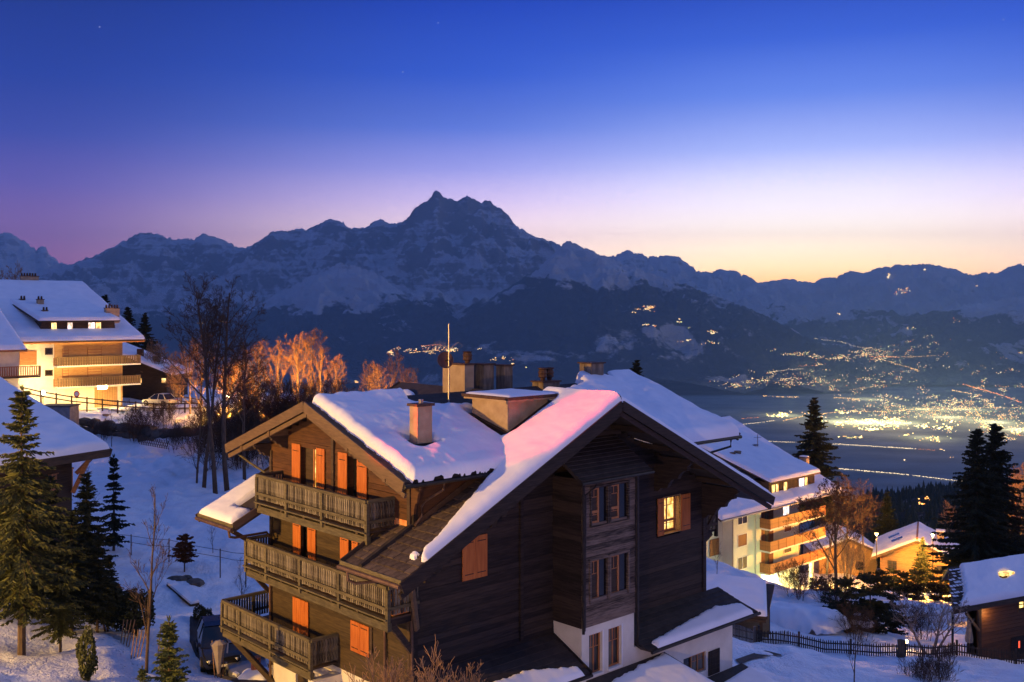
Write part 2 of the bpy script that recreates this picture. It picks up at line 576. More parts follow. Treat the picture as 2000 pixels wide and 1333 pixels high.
# ------------------------------------------------------------------ mountains, valley, hillside
def mat_mountain(name, tree, rock_lim, patch, bign=500.0, forest=(0.034, 0.050, 0.060)):
    t = NT(name)
    g = t.new('ShaderNodeNewGeometry')
    sp = t.new('ShaderNodeSeparateXYZ')
    t.l.new(g.outputs['Position'], sp.inputs[0])
    sn = t.new('ShaderNodeSeparateXYZ')
    t.l.new(g.outputs['Normal'], sn.inputs[0])
    big = t.noise(t.pos((1 / 2600, 1 / 2600, 1 / 2600)), 1, 3)
    mid = t.noise(t.pos((1 / 520, 1 / 520, 1 / 300)), 1, 6, 0.65)
    pat = t.noise(t.pos((1 / 1000, 1 / 1000, 1 / 420)), 1, 5, 0.6, 0.5)
    fine = t.noise(t.pos((1 / 110, 1 / 110, 1 / 70)), 1, 6, 0.75)
    band = t.noise(t.pos((1 / 1500, 1 / 1500, 1 / 55)), 1, 4, 0.6)
    z = sp.outputs[2]
    line = t.math('ADD', t.math('MULTIPLY', t.math('SUBTRACT', big, 0.5), bign), tree)
    line = t.math('ADD', line, t.math('MULTIPLY', t.math('SUBTRACT', mid, 0.5), 900.0))
    wood = t.map(t.math('SUBTRACT', line, z), -25, 35)
    clearing = t.map(t.math('ADD', pat, t.math('MULTIPLY', t.math('SUBTRACT', fine, 0.5), 0.16)), patch, patch + 0.05)
    wood = t.math('MULTIPLY', wood, t.math('SUBTRACT', 1.0, t.math('MULTIPLY', clearing, 0.8)))
    snowc = t.mix(t.map(mid, 0.3, 0.7), (0.52, 0.54, 0.60), (0.74, 0.76, 0.80))
    rv = t.math('ADD', t.math('MULTIPLY', band, 0.30), t.math('MULTIPLY', mid, 0.82))
    rv = t.math('ADD', rv, t.math('MULTIPLY', fine, 0.34))
    rv = t.math('ADD', rv, t.math('MULTIPLY', t.math('SUBTRACT', 0.80, sn.outputs[2]), 0.30))
    rv = t.math('ADD', rv, t.math('MULTIPLY', z, 0.00006))
    rock = t.map(rv, rock_lim, rock_lim + 0.10)
    rockc = t.mix(fine, (0.06, 0.062, 0.070), (0.21, 0.21, 0.22))
    c = t.mix(t.math('MULTIPLY', rock, 0.85), snowc, rockc)
    fc = t.mix(t.map(fine, 0.52, 0.75), forest, (0.11, 0.13, 0.15))
    c = t.mix(wood, c, fc)
    c = t.mix(t.map(t.math('ADD', z, t.math('MULTIPLY', mid, 300.0)), -520, -640), c, t.mix(t.map(fine, 0.35, 0.68), (0.07, 0.095, 0.10), (0.16, 0.19, 0.20)))
    t.bump(t.math('ADD', t.math('MULTIPLY', mid, 1.0), t.math('MULTIPLY', fine, 0.42)), 260, 0.9)
    return t.base(c, 0.9, 0, 0.1)


TERRAIN = []


def seg_ridge(X, Y, segs):
    """height of the sharpest ridge line at each point: every segment is a roof falling off sideways at its own slope"""
    H = np.full(X.shape, -9999.0)
    for (x0, y0, z0, x1, y1, z1, sl) in segs:
        ddx, ddy = x1 - x0, y1 - y0
        L2 = ddx * ddx + ddy * ddy
        reach = (max(z0, z1) + 900) / sl
        m = (X > min(x0, x1) - reach) & (X < max(x0, x1) + reach) & (Y > min(y0, y1) - reach) & (Y < max(y0, y1) + reach)
        if not m.any():
            continue
        x, y = X[m], Y[m]
        t_ = np.clip(((x - x0) * ddx + (y - y0) * ddy) / L2, 0, 1)
        d = np.hypot(x - x0 - t_ * ddx, y - y0 - t_ * ddy)
        H[m] = np.maximum(H[m], z0 + t_ * (z1 - z0) - sl * d)
    return H


def mountain(name, ridge, foot_d, foot_z, label, mat, nu=420, nv=110, amp=260, p=1.25, jag=1.0, wl=1.6, seed=0, back=2500, spurs=18, side=0.62):
    ridge = np.array(ridge, float)
    px = np.linspace(ridge[0, 0], ridge[-1, 0], nu)
    py = np.interp(px, ridge[:, 0], ridge[:, 1])
    D = np.interp(px, ridge[:, 0], ridge[:, 2])
    py = py - jag * 1.1 * (fbm(px / 40 + seed, px * 0 + seed, 6, 0.72) * 2.6 + (np.abs(fbm(px / 11 + seed, px * 0 + 2 * seed, 4, 0.7)) - 0.4) * -4.5)
    zr = CZ - (py - YH) / F * D
    fd = np.interp(px, [ridge[0, 0], ridge[-1, 0]], foot_d)
    t = np.concatenate([[-0.35], np.linspace(0, 1, nv) ** 1.2])
    T, PX = np.meshgrid(t, px, indexing='xy')
    DD = D[:, None] + (fd[:, None] - D[:, None]) * np.clip(T, 0, 1)
    DD = np.where(T < 0, D[:, None] + back, DD)
    Tc = np.clip(T, 0, 1)
    X = (PX - 1000) / F * DD
    H = foot_z + (zr[:, None] - foot_z) * (1 - Tc) ** (p + 0.75)
    r = random.Random(seed * 7 + 1)
    segs = []
    for k in range(spurs):
        i = int((k + r.uniform(0.15, 0.85)) / spurs * (nu - 1))
        x, y, z = (px[i] - 1000) / F * D[i], D[i] - 30, zr[i] - 25
        ln = (D[i] - fd[i]) * r.uniform(0.65, 1.0)
        hd = math.atan2(-y, -x) + r.uniform(-0.75, 0.75)
        n = 8
        fall = (z - foot_z) * r.uniform(0.80, 1.0)
        for q in range(n):
            hd += r.uniform(-0.28, 0.28)
            f1 = (q + 1) / n
            z2 = zr[i] - 25 - fall * (f1 ** r.uniform(0.72, 0.95))
            x2, y2 = x + math.cos(hd) * ln / n, y + math.sin(hd) * ln / n
            sl = side * r.uniform(0.85, 1.25)
            segs.append((x, y, z, x2, y2, z2, sl))
            for sg in (-1, 1):
                if r.random() < 0.75:
                    h2 = hd + sg * r.uniform(0.55, 1.1)
                    l2 = ln / n * r.uniform(0.8, 1.8)
                    xm, ym, zm = x, y, z - 20
                    dz = l2 * r.uniform(0.45, 0.62)
                    xa, ya = xm + math.cos(h2) * l2, ym + math.sin(h2) * l2
                    segs.append((xm, ym, zm, xa, ya, zm - dz, sl * 1.15))
            x, y, z = x2, y2, z2
    S = seg_ridge(X, DD, segs)
    lim = CZ + (zr[:, None] - CZ) * DD / D[:, None] - 6 - 0.03 * (D[:, None] - DD)     # nothing in front may top the crest line
    H = np.maximum(H, np.minimum(S, lim))
    env = np.clip(Tc * 8, 0, 1) * np.clip((1 - Tc) * 3, 0, 1)
    fn = fbm(X / 380 + seed, DD / 380, 5, 0.58)
    gl = ridged(X / 520 + seed, DD / 520, 4) - 0.9
    H = H + env * amp * (fn * 0.20 + gl * 0.34)
    H = np.where(T <= 0, zr[:, None], np.minimum(H, np.maximum(lim, foot_z)))
    H = np.where(T < 0, foot_z, H)
    o = grid_mesh(name, X, DD, H, mat, kind='structure', label=label)
    TERRAIN.append(o)
    return o


mt_rock = mat_mountain('alpine_slope', 60, 0.775, 0.63, 1000.0)
mt_hill = mat_mountain('forest_slope', 400, 0.92, 0.595, 900.0)
mt_shoulder = mat_mountain('shoulder_slope', 120, 0.90, 0.60, 900.0)
mt_far = mat_mountain('far_slope', -350, 0.84, 0.64)
mt_right = mat_mountain('right_slope', -80, 0.94, 0.575, 900.0)

K = 1000.0
mountain('mountain', [(-700, 500, 17 * K), (-300, 552, 16 * K), (60, 545, 15.5 * K), (100, 522, 15.5 * K), (120, 518, 15.6 * K), (150, 512, 15.6 * K),
                      (200, 494, 15.6 * K), (240, 472, 15.6 * K), (270, 459, 15.6 * K), (295, 455, 15.6 * K), (322, 462, 15.6 * K), (340, 470, 15.6 * K),
                      (365, 466, 15.6 * K), (378, 470, 15.6 * K), (400, 457, 15.6 * K), (440, 472, 15.6 * K), (478, 486, 15.6 * K), (505, 473, 15.6 * K),
                      (532, 454, 15.6 * K), (565, 452, 15.6 * K), (582, 442, 15.6 * K), (596, 449, 15.6 * K), (625, 441, 15.6 * K), (637, 430, 15.6 * K),
                      (668, 432, 15.6 * K), (680, 446, 15.6 * K), (712, 446, 15.6 * K), (745, 428, 15.6 * K), (756, 437, 15.6 * K), (774, 436, 15.6 * K),
                      (800, 424, 15.5 * K), (808, 411, 15.4 * K), (836, 392, 15.3 * K), (843, 384, 15.3 * K), (847, 375, 15.3 * K), (852, 372, 15.3 * K), (858, 377, 15.3 * K),
                      (870, 385, 15.4 * K), (893, 394, 15.5 * K), (903, 387, 15.6 * K), (913, 383, 15.6 * K), (925, 391, 15.7 * K), (940, 397, 15.8 * K),
                      (945, 393, 15.8 * K), (958, 393, 15.8 * K), (968, 405, 15.9 * K), (980, 410, 15.9 * K), (992, 422, 16 * K), (1003, 436, 16 * K),
                      (1020, 449, 16 * K), (1036, 460, 16 * K), (1060, 465, 16 * K), (1090, 478, 15.5 * K), (1130, 505, 15 * K), (1200, 560, 14.5 * K), (1300, 620, 14 * K)],
         (11.3 * K, 11.3 * K), -820, 'snowy jagged mountain massif with a pointed summit above the valley', mt_rock, 640, 190, 480, 1.15, 1.0, 1.5, 1, spurs=26, side=0.60)
mountain('mountain_shoulder', [(330, 740, 12.6 * K), (420, 660, 13 * K), (500, 600, 13.1 * K), (560, 566, 13.2 * K), (610, 538, 13.2 * K), (645, 526, 13.2 * K), (662, 515, 13.2 * K), (690, 520, 13.2 * K),
                               (735, 536, 13.2 * K), (780, 566, 13.1 * K), (830, 612, 13 * K), (880, 672, 12.7 * K), (930, 735, 12 * K)],
         (10.6 * K, 10.6 * K), -830, 'wooded shoulder of the mountain below its snow fields', mt_shoulder, 240, 110, 380, 1.1, 1.2, 1.1, 4, spurs=12, side=0.55)
mountain('forest_spur', [(800, 735, 12 * K), (850, 665, 12.3 * K), (880, 638, 12.4 * K), (930, 602, 12.5 * K), (1000, 558, 12.6 * K), (1055, 522, 12.6 * K), (1092, 484, 12.6 * K), (1108, 473, 12.6 * K),
                         (1122, 475, 12.6 * K), (1140, 485, 12.6 * K), (1170, 496, 12.6 * K), (1215, 515, 12.6 * K), (1300, 545, 12.6 * K), (1350, 562, 12.5 * K), (1400, 580, 12.5 * K), (1460, 602, 12.5 * K),
                         (1520, 630, 12.4 * K), (1570, 655, 12.3 * K), (1640, 692, 12.2 * K), (1720, 728, 12 * K)],
         (9.6 * K, 10.4 * K), -840, 'dark forested mountain spur running down to the valley town', mt_hill, 460, 150, 380, 1.12, 0.9, 1.3, 7, spurs=16, side=0.5)
mountain('far_mountain', [(1100, 520, 22 * K), (1190, 503, 22 * K), (1205, 497, 22 * K), (1228, 492, 22 * K), (1250, 494, 22 * K), (1265, 503, 22 * K), (1285, 502, 22 * K), (1300, 500, 22 * K),
                          (1325, 503, 22 * K), (1345, 517, 22 * K), (1362, 528, 22 * K), (1385, 534, 22 * K), (1403, 528, 22 * K), (1432, 528, 22 * K), (1455, 540, 22 * K), (1480, 553, 22 * K),
                          (1520, 575, 22 * K), (1650, 640, 21 * K)],
         (15.5 * K, 15.5 * K), -700, 'pale snow ridge far behind the forested spur', mt_far, 260, 80, 480, 1.2, 1.0, 1.4, 11)
mountain('right_range', [(1380, 600, 17 * K), (1430, 578, 17.5 * K), (1480, 553, 18 * K), (1525, 546, 18.4 * K), (1560, 549, 18.6 * K), (1590, 553, 18.8 * K), (1605, 545, 19 * K), (1618, 541, 19 * K), (1630, 543, 19 * K),
                         (1660, 530, 19 * K), (1690, 535, 19 * K), (1715, 524, 19 * K), (1735, 522, 19 * K), (1760, 517, 19 * K), (1800, 516, 19 * K), (1830, 520, 19 * K), (1860, 527, 19 * K),
                         (1900, 537, 19 * K), (1925, 533, 19 * K), (1945, 535, 19 * K), (1965, 525, 19 * K), (1990, 517, 19 * K), (2020, 520, 19 * K), (2200, 500, 19 * K), (2700, 520, 19 * K)],
         (12.6 * K, 12 * K), -800, 'snowy rounded range across the valley with lit ski stations', mt_right, 520, 150, 440, 1.35, 0.8, 1.2, 15, spurs=20, side=0.42)
mountain('right_foothill', [(1590, 722, 13.8 * K), (1650, 690, 14 * K), (1720, 652, 14.2 * K), (1790, 618, 14.4 * K), (1850, 604, 14.5 * K), (1900, 596, 14.5 * K), (1960, 584, 14.5 * K), (2050, 574, 14.5 * K), (2300, 570, 14 * K), (2700, 600, 13 * K)],
         (11.4 * K, 10.8 * K), -830, 'dark wooded foothill on the far side of the valley', mt_right, 280, 90, 380, 1.25, 1.0, 1.2, 21)
mountain('left_peak', [(-700, 470, 24 * K), (-200, 480, 24 * K), (-40, 462, 24 * K), (0, 459, 24 * K), (20, 457, 24 * K), (38, 468, 24 * K), (52, 474, 24 * K), (60, 481, 24 * K), (70, 489, 24 * K), (76, 484, 24 * K),
                       (82, 480, 24 * K), (90, 484, 24 * K), (97, 500, 24 * K), (108, 509, 24 * K), (125, 516, 24 * K), (180, 545, 24 * K), (260, 590, 24 * K)],
         (16.5 * K, 16.5 * K), -300, 'distant craggy peak at the edge of the range', mt_far, 260, 80, 420, 1.2, 1.2, 1.5, 25)

t = NT('valley_ground')
v = t.pos((1 / 520, 1 / 260, 1 / 400))
n1 = t.noise(v, 1, 5, 0.6)
t.base(t.mix(t.map(n1, 0.35, 0.68), (0.09, 0.125, 0.13), (0.19, 0.23, 0.24)), 0.9, 0, 0.1)
a = np.linspace(-0.95, 1.0, 60)
dd = np.geomspace(2300, 29500, 90)
DD, AA = np.meshgrid(dd, a)
TERRAIN.append(grid_mesh('valley_floor', AA * DD, DD, -850 + 6 * fbm(AA * DD / 900, DD / 900, 3), t.m, kind='structure', label='flat valley floor far below the village'))

# near hillside: thin plate through measured ground points
GP = []
for px, py, Y in [(-150, 1300, 30), (40, 1345, 36), (120, 1318, 38), (230, 1310, 38), (285, 1288, 40), (250, 1225, 45), (200, 1205, 47), (310, 1230, 45), (240, 1155, 52),
                  (345, 1290, 41.5), (430, 1318, 43.5), (395, 1262, 46), (400, 1215, 50), (370, 1195, 52), (470, 1310, 43.5), (330, 1142, 55), (420, 1142, 55), (430, 1090, 61), (300, 1095, 60),
                  (460, 1000, 72), (300, 1000, 74), (220, 1078, 62), (300, 950, 84), (150, 960, 80), (430, 930, 86), (250, 880, 100), (380, 886, 97), (170, 862, 103), (300, 866, 103), (470, 880, 97),
                  (230, 812, 111), (330, 806, 112), (400, 815, 110), (150, 806, 112), (300, 797, 118), (200, 798, 124), (0, 806, 118), (310, 780, 140), (-250, 900, 100), (-100, 820, 120),
                  (60, 950, 78), (60, 1080, 58), (-80, 1180, 45),
                  (1450, 1310, 55), (1800, 1312, 60), (2100, 1320, 60), (1700, 1285, 69), (1560, 1270, 69), (1900, 1283, 70), (2050, 1290, 70), (1450, 1256, 66), (1480, 1235, 72),
                  (1530, 1214, 79), (1600, 1200, 84), (1560, 1165, 101), (1400, 1095, 95), (1450, 1110, 98), (1500, 1131, 100), (1550, 1152, 101), (1500, 1150, 119), (1570, 1152, 120), (1540, 1152, 122), (1450, 1146, 116), (1632, 1170, 108), (1700, 1228, 86), (1720, 1150, 132), (1850, 1140, 130), (1650, 1115, 140),
                  (1950, 1290, 78), (2150, 1280, 80), (1980, 1240, 92), (1500, 1185, 92), (1640, 1235, 78), (1800, 1215, 95)]:
    q = P(px, py, Y)
    GP.append((q.x, q.y, q.z))
GP += [(-4, 20, 0), (5, 20, -1.5), (20, 20, -3), (40, 25, -4), (-20, 15, 2.5), (-45, 20, 4), (-5, 36, -1.9), (4, 45, -2.5), (8, 38, -3), (12, 48, -4), (0, 60, -2.5), (6, 70, -5), (15, 60, -5.6),
       (-10, 85, -0.5), (-20, 125, 2.2), (-25, 150, 0), (-5, 100, -2), (5, 120, -9), (15, 95, -10), (22, 130, -20), (-70, 160, 5), (-110, 150, 12), (-30, 110, 2.2), (-12, 125, 0.5),
       (60, 160, -32), (30, 170, -34), (90, 150, -28), (0, 170, -18), (-40, 190, -8), (-100, 220, 2), (80, 60, -9), (110, 100, -16), (100, 200, -40)]
GP = np.array(GP)


def tps_fit(pts, lam=3.0):
    x, y, z = pts.T
    n = len(x)
    r2 = (x[:, None] - x) ** 2 + (y[:, None] - y) ** 2
    A = np.zeros((n + 3, n + 3))
    A[:n, :n] = 0.5 * r2 * np.log(r2 + 1e-9) + lam * np.eye(n) * 10
    A[:n, n:] = np.stack([np.ones(n), x, y], 1)
    A[n:, :n] = A[:n, n:].T
    return np.linalg.solve(A, np.concatenate([z, np.zeros(3)]))


_w = tps_fit(GP)


def ground_raw(x, y):
    sh = np.shape(x)
    x, y = np.ravel(x).astype(float), np.ravel(y).astype(float)
    n = len(GP)
    r2 = (x[:, None] - GP[:, 0]) ** 2 + (y[:, None] - GP[:, 1]) ** 2
    z = (0.5 * r2 * np.log(r2 + 1e-9)) @ _w[:n] + _w[n] + _w[n + 1] * x + _w[n + 2] * y
    return z.reshape(sh)


GROOVES = []
for pts, w, dp in [([(205, 852, 103), (262, 885, 98), (340, 918, 90), (440, 958, 79)], 0.40, 0.22), ([(220, 850, 103), (290, 890, 97), (370, 915, 90), (455, 940, 83)], 0.45, 0.2),
                   ([(235, 856, 103), (300, 900, 95), (390, 935, 86), (450, 965, 78)], 0.35, 0.2), ([(215, 870, 100), (270, 905, 93), (330, 945, 85), (400, 990, 75)], 0.5, 0.22),
                   ([(240, 868, 101), (320, 905, 92), (420, 925, 87)], 0.35, 0.18), ([(330, 890, 97), (400, 915, 90), (470, 930, 85)], 0.5, 0.2),
                   ([(232, 1200, 46.5), (245, 1255, 43), (268, 1300, 40.5), (292, 1345, 38.5)], 0.40, 0.28), ([(300, 1000, 74), (360, 1040, 66), (430, 1080, 61), (480, 1130, 55)], 0.45, 0.16),
                   ([(250, 1060, 64), (320, 1080, 61), (400, 1110, 58)], 0.4, 0.14), ([(1450, 1300, 56), (1560, 1300, 60), (1700, 1305, 60), (1850, 1300, 64)], 0.35, 0.16), ([(1480, 1280, 62), (1600, 1288, 63), (1760, 1296, 63), (1950, 1310, 62)], 0.35, 0.14)]:
    w_ = [P(*q) for q in pts]
    for q0, q1_ in zip(w_, w_[1:]):
        GROOVES.append((q0.x, q0.y, q1_.x, q1_.y, w, dp))


def groove_depth(x, y):
    out = np.zeros(np.shape(x))
    for (x0, y0, x1, y1, w, dp) in GROOVES:
        ddx, ddy = x1 - x0, y1 - y0
        t_ = np.clip(((x - x0) * ddx + (y - y0) * ddy) / (ddx * ddx + ddy * ddy), 0, 1)
        wob = 0.5 * np.sin(t_ * 9 + x0) * np.sin(math.pi * t_)
        d = np.hypot(x - x0 - t_ * ddx + wob, y - y0 - t_ * ddy) / w
        out = np.maximum(out, dp * np.exp(-d * d) - 0.35 * dp * np.exp(-(d - 2.0) ** 2 * 1.5))
    return out


def ground(x, y):
    x, y = np.asarray(x, float), np.asarray(y, float)
    xc, yc = np.clip(x, -115, 112), np.clip(y, 14, 205)
    z = ground_raw(xc, yc)
    out = np.maximum(y - 205, 0) + np.maximum(np.abs(x - xc), 0) * 0.25
    z = z - 0.33 * out
    k = np.clip((y - 30) / 60, 0, 1)
    z = z + (0.15 + 0.16 * k) * fbm(x / 4.2, y / 4.2, 5, 0.55) + 0.34 * fbm(x / 14.0, y / 14.0, 3) * k - 0.10 * (ridged(x / 2.6 + 9, y / 3.4, 3) - 0.9)
    z = z - groove_depth(x, y)
    # cleared drive beside the chalet
    d = np.hypot((x + 13.2) / 1.0, (y - 46) / 2.6)
    z = z - 0.35 * np.clip(1.6 - d / 2.2, 0, 1)
    return z


def gz(x, y):
    return float(ground(np.array([x]), np.array([y]))[0])


xs = np.concatenate([np.linspace(-600, -120, 14), np.linspace(-115, -50, 40), np.linspace(-49.6, 60, 330), np.linspace(61, 125, 40), np.linspace(140, 900, 16)])
ys = np.concatenate([np.linspace(12, 130, 360), np.linspace(131, 210, 60), np.geomspace(215, 2700, 26)])
YY, XX = np.meshgrid(ys, xs)
gx = XX * np.clip(YY / 205, 1, 14)
t = NT('hillside_snow')
v = t.pos()
n1 = t.noise(v, 0.9, 5, 0.6)
n2 = t.noise(v, 6, 4, 0.65)
n3 = t.noise(t.pos((0.55, 0.16, 0.4)), 1, 4, 0.6, 0.6)
vo = t.new('ShaderNodeTexVoronoi')
t.l.new(t.pos((1.5, 0.9, 0.2)), vo.inputs['Vector'])
dent = t.map(vo.outputs['Distance'], 0.10, 0.26)
sel = t.map(t.noise(t.pos((0.09, 0.09, 0.09)), 1, 2), 0.50, 0.56)
n1 = t.math('ADD', n1, t.math('MULTIPLY', t.math('MULTIPLY', t.math('SUBTRACT', dent, 1.0), sel), 0.55))
t.bump(t.math('ADD', t.math('ADD', t.math('MULTIPLY', n1, 0.8), t.math('MULTIPLY', n2, 0.22)), t.math('MULTIPLY', n3, 0.9)), 0.34, 0.75)
t.base(t.mix(t.map(n1, 0.3, 0.7), (0.74, 0.76, 0.80), (0.86, 0.87, 0.90)), 0.7, 0, 0.25)
hill = grid_mesh('snowy_ground', gx, YY, ground(gx, YY), t.m, kind='structure', label='snow covered village hillside')

# wooded hill on the right, below the village
t = NT('wooded_hill_ground')
v = t.pos((0.02, 0.02, 0.02))
n1 = t.noise(v, 1, 5, 0.65)
n2 = t.noise(t.pos((0.18, 0.18, 0.1)), 1, 4, 0.7)
t.bump(n2, 3.0, 0.8)
t.base(t.mix(t.map(t.math('ADD', n1, t.math('MULTIPLY', n2, 0.25)), 0.66, 0.74), (0.016, 0.016, 0.014), (0.16, 0.16, 0.17)), 0.9, 0, 0.1)
pxs = np.linspace(1560, 2900, 160)
top = np.interp(pxs, [1560, 1620, 1690, 1800, 1900, 2000, 2200, 2900], [1060, 1004, 972, 963, 957, 948, 935, 930])
tt = np.linspace(0, 1, 60)
T2, PX2 = np.meshgrid(tt, pxs)
D2 = 240 + (1150 - 240) * T2
zt = CZ - (top - YH) / F * 1150
z0 = -62.0
Z2 = z0 + (zt[:, None] - z0) * T2 + 7 * fbm((PX2 - 1000) / F * D2 / 60, D2 / 60, 4) * np.clip(T2 * 3, 0, 1)
X2 = (PX2 - 1000) / F * D2
X2 = np.concatenate([X2, X2[:, -1:] * 2.2], 1)
D2 = np.concatenate([D2, D2[:, -1:] + 1500], 1)
Z2 = np.concatenate([Z2, np.full((160, 1), -850.0)], 1)
wood_hill = grid_mesh('wooded_hill', X2, D2, Z2, t.m, kind='structure', label='dark wooded hill below the village')
mb = MB()
r2 = random.Random(3)
for k in range(3400):
    i = r2.randrange(160)
    j = int(59 * r2.random() ** 0.6)
    f = r2.random()
    i2 = min(i + 1, 159)
    x = X2[i, j] * (1 - f) + X2[i2, j] * f
    y, z = D2[i, j] + r2.uniform(-6, 6), Z2[i, j] - 1
    h, r = r2.uniform(5, 13) * (1.5 if r2.random() < 0.06 else 1), r2.uniform(2.4, 4.4)
    n = 7
    a0 = r2.random() * 6
    for lo, hi, rr in ((0.08, 0.55, 1.0), (0.35, 0.8, 0.72), (0.62, 1.0, 0.42)):
        base = [(x + rr * r * r2.uniform(0.7, 1.15) * math.cos(a0 + 6.283 * q / n), y + rr * r * math.sin(a0 + 6.283 * q / n), z + h * (lo + r2.uniform(-0.04, 0.04))) for q in range(n)]
        mb.add(base + [(x, y, z + h * hi)], [(q, (q + 1) % n, n) for q in range(n)])
mb.build('far_wood', M['dark_needle'], None, kind='stuff', label='dark conifer wood covering the hill below the village', category='wood')


def bvh_of(objs):
    vs, fs, o = [], [], 0
    for ob in objs:
        me = ob.data
        co = np.empty(len(me.vertices) * 3)
        me.vertices.foreach_get('co', co)
        vs.append(co.reshape(-1, 3))
        q = np.empty(len(me.loops), dtype=np.int32)
        me.loops.foreach_get('vertex_index', q)
        fs.append(q.reshape(-1, 4) + o)
        o += len(me.vertices)
    return BVHTree.FromPolygons(np.concatenate(vs).tolist(), np.concatenate(fs).tolist())


FAR = bvh_of(TERRAIN + [wood_hill])


def far_point(px, py):
    d = Vector(((px - 1000) / F, 1.0, -(py - YH) / F)).normalized()
    h = FAR.ray_cast(Vector((0, 0, CZ)), d)
    return h[0]

# ------------------------------------------------------------------ the big wooden chalet
PHI = math.pi / 2 - 0.822
W_, L_, EV, OV = 16.17, 9.30, 2.04, 2.21
ZR, ZE, AG, WG, OVG, ZGE = 10.60, 5.73, 5.32, 6.02, 0.89, 8.45
XM = W_ / 2
SL = (ZR - ZE) / (XM + EV)
SG = (ZR - ZGE) / WG
chalet = thing('wooden_chalet', 'large dark timber chalet with snowy cross gabled roof and orange shutters', 'chalet', (-3.333, 33.199, 0), PHI)
CH = chalet
MATI = Matrix.Translation((-3.333, 33.199, 0)) @ Matrix.Rotation(PHI, 4, 'Z')
INV = MATI.inverted()


def z_main(x):
    return ZR - SL * abs(x - XM)


def z_cross(y):
    return ZR - SG * abs(y - AG)


def mk_left(x0=0.0):
    return lambda u, d, z: (x0 - d, u, z)


def mk_right(y0=0.0):
    return lambda u, d, z: (u, y0 - d, z)


def cell(mb, mk, u0, u1, d0, d1, z0, z1):
    return mb.box(mk(u0, d0, z0), mk(u1, d1, z1))


def boards(mk, lim, z0, z1, pitch, holes, mat, parent, name='plank', th=0.05, jit=0.012):
    z, n = z0, 0
    while z < z1 - 0.02:
        zt = min(z + pitch, z1)
        zm = (z + zt) / 2
        a, b = lim(zm)
        if b - a > 0.15:
            segs = [(a, b)]
            for (h0, h1, hz0, hz1) in holes:
                if hz0 < zm < hz1:
                    out = []
                    for s0, s1 in segs:
                        if h1 <= s0 or h0 >= s1:
                            out.append((s0, s1))
                        else:
                            if h0 - s0 > 0.04: out.append((s0, h0))
                            if s1 - h1 > 0.04: out.append((h1, s1))
                    segs = out
            for s0, s1 in segs:
                j = rnd.uniform(-jit, jit)
                mb = MB()
                zz0, zz1 = z + 0.006, zt - 0.006 + rnd.uniform(-0.004, 0.004)
                vs = []
                for u in (s0, s1):
                    k = rnd.uniform(-jit, jit) * 0.5
                    vs += [mk(u, -0.03, zz0), mk(u, th + j + k, zz0), mk(u, th * 0.55 + j + k, zz1), mk(u, -0.03, zz1)]
                mb.add(vs, [(0, 1, 2, 3), (7, 6, 5, 4), (0, 4, 5, 1), (1, 5, 6, 2), (2, 6, 7, 3), (3, 7, 4, 0)])
                mb.build(name, mat, parent)
                n += 1
        z = zt
    return n


def shutter(mk, u0, u1, z0, z1, d=0.07, parent=None, cut=None, label=None, mat='shutter_wood', battens=True):
    mb = MB()
    if cut:       # a corner cut away under the roof slope: polygon
        pts = [mk(u, d, z) for u, z in cut]
        q = Vector(mk(0, d + 0.035, 0)) - Vector(mk(0, d, 0))
        mb.prism(pts, q)
    else:
        n = max(2, int(abs(u1 - u0) / 0.19))
        w = (u1 - u0) / n
        for i in range(n):
            cell(mb, mk, u0 + i * w + 0.003, u0 + (i + 1) * w - 0.003, d, d + 0.035 + 0.002 * (i % 2), z0, z1)
    s = mb.build('shutter', M[mat], parent or CH)
    if label: s['label'] = label
    if battens:
        for zb in (z0 + 0.13 * (z1 - z0), z1 - 0.12 * (z1 - z0)):
            mb = MB()
            cell(mb, mk, u0 + 0.10, u1 - 0.08, d + 0.038, d + 0.050, zb - 0.013, zb + 0.013)
            mb.build('strap_hinge', M['black_metal'], s)
    return s


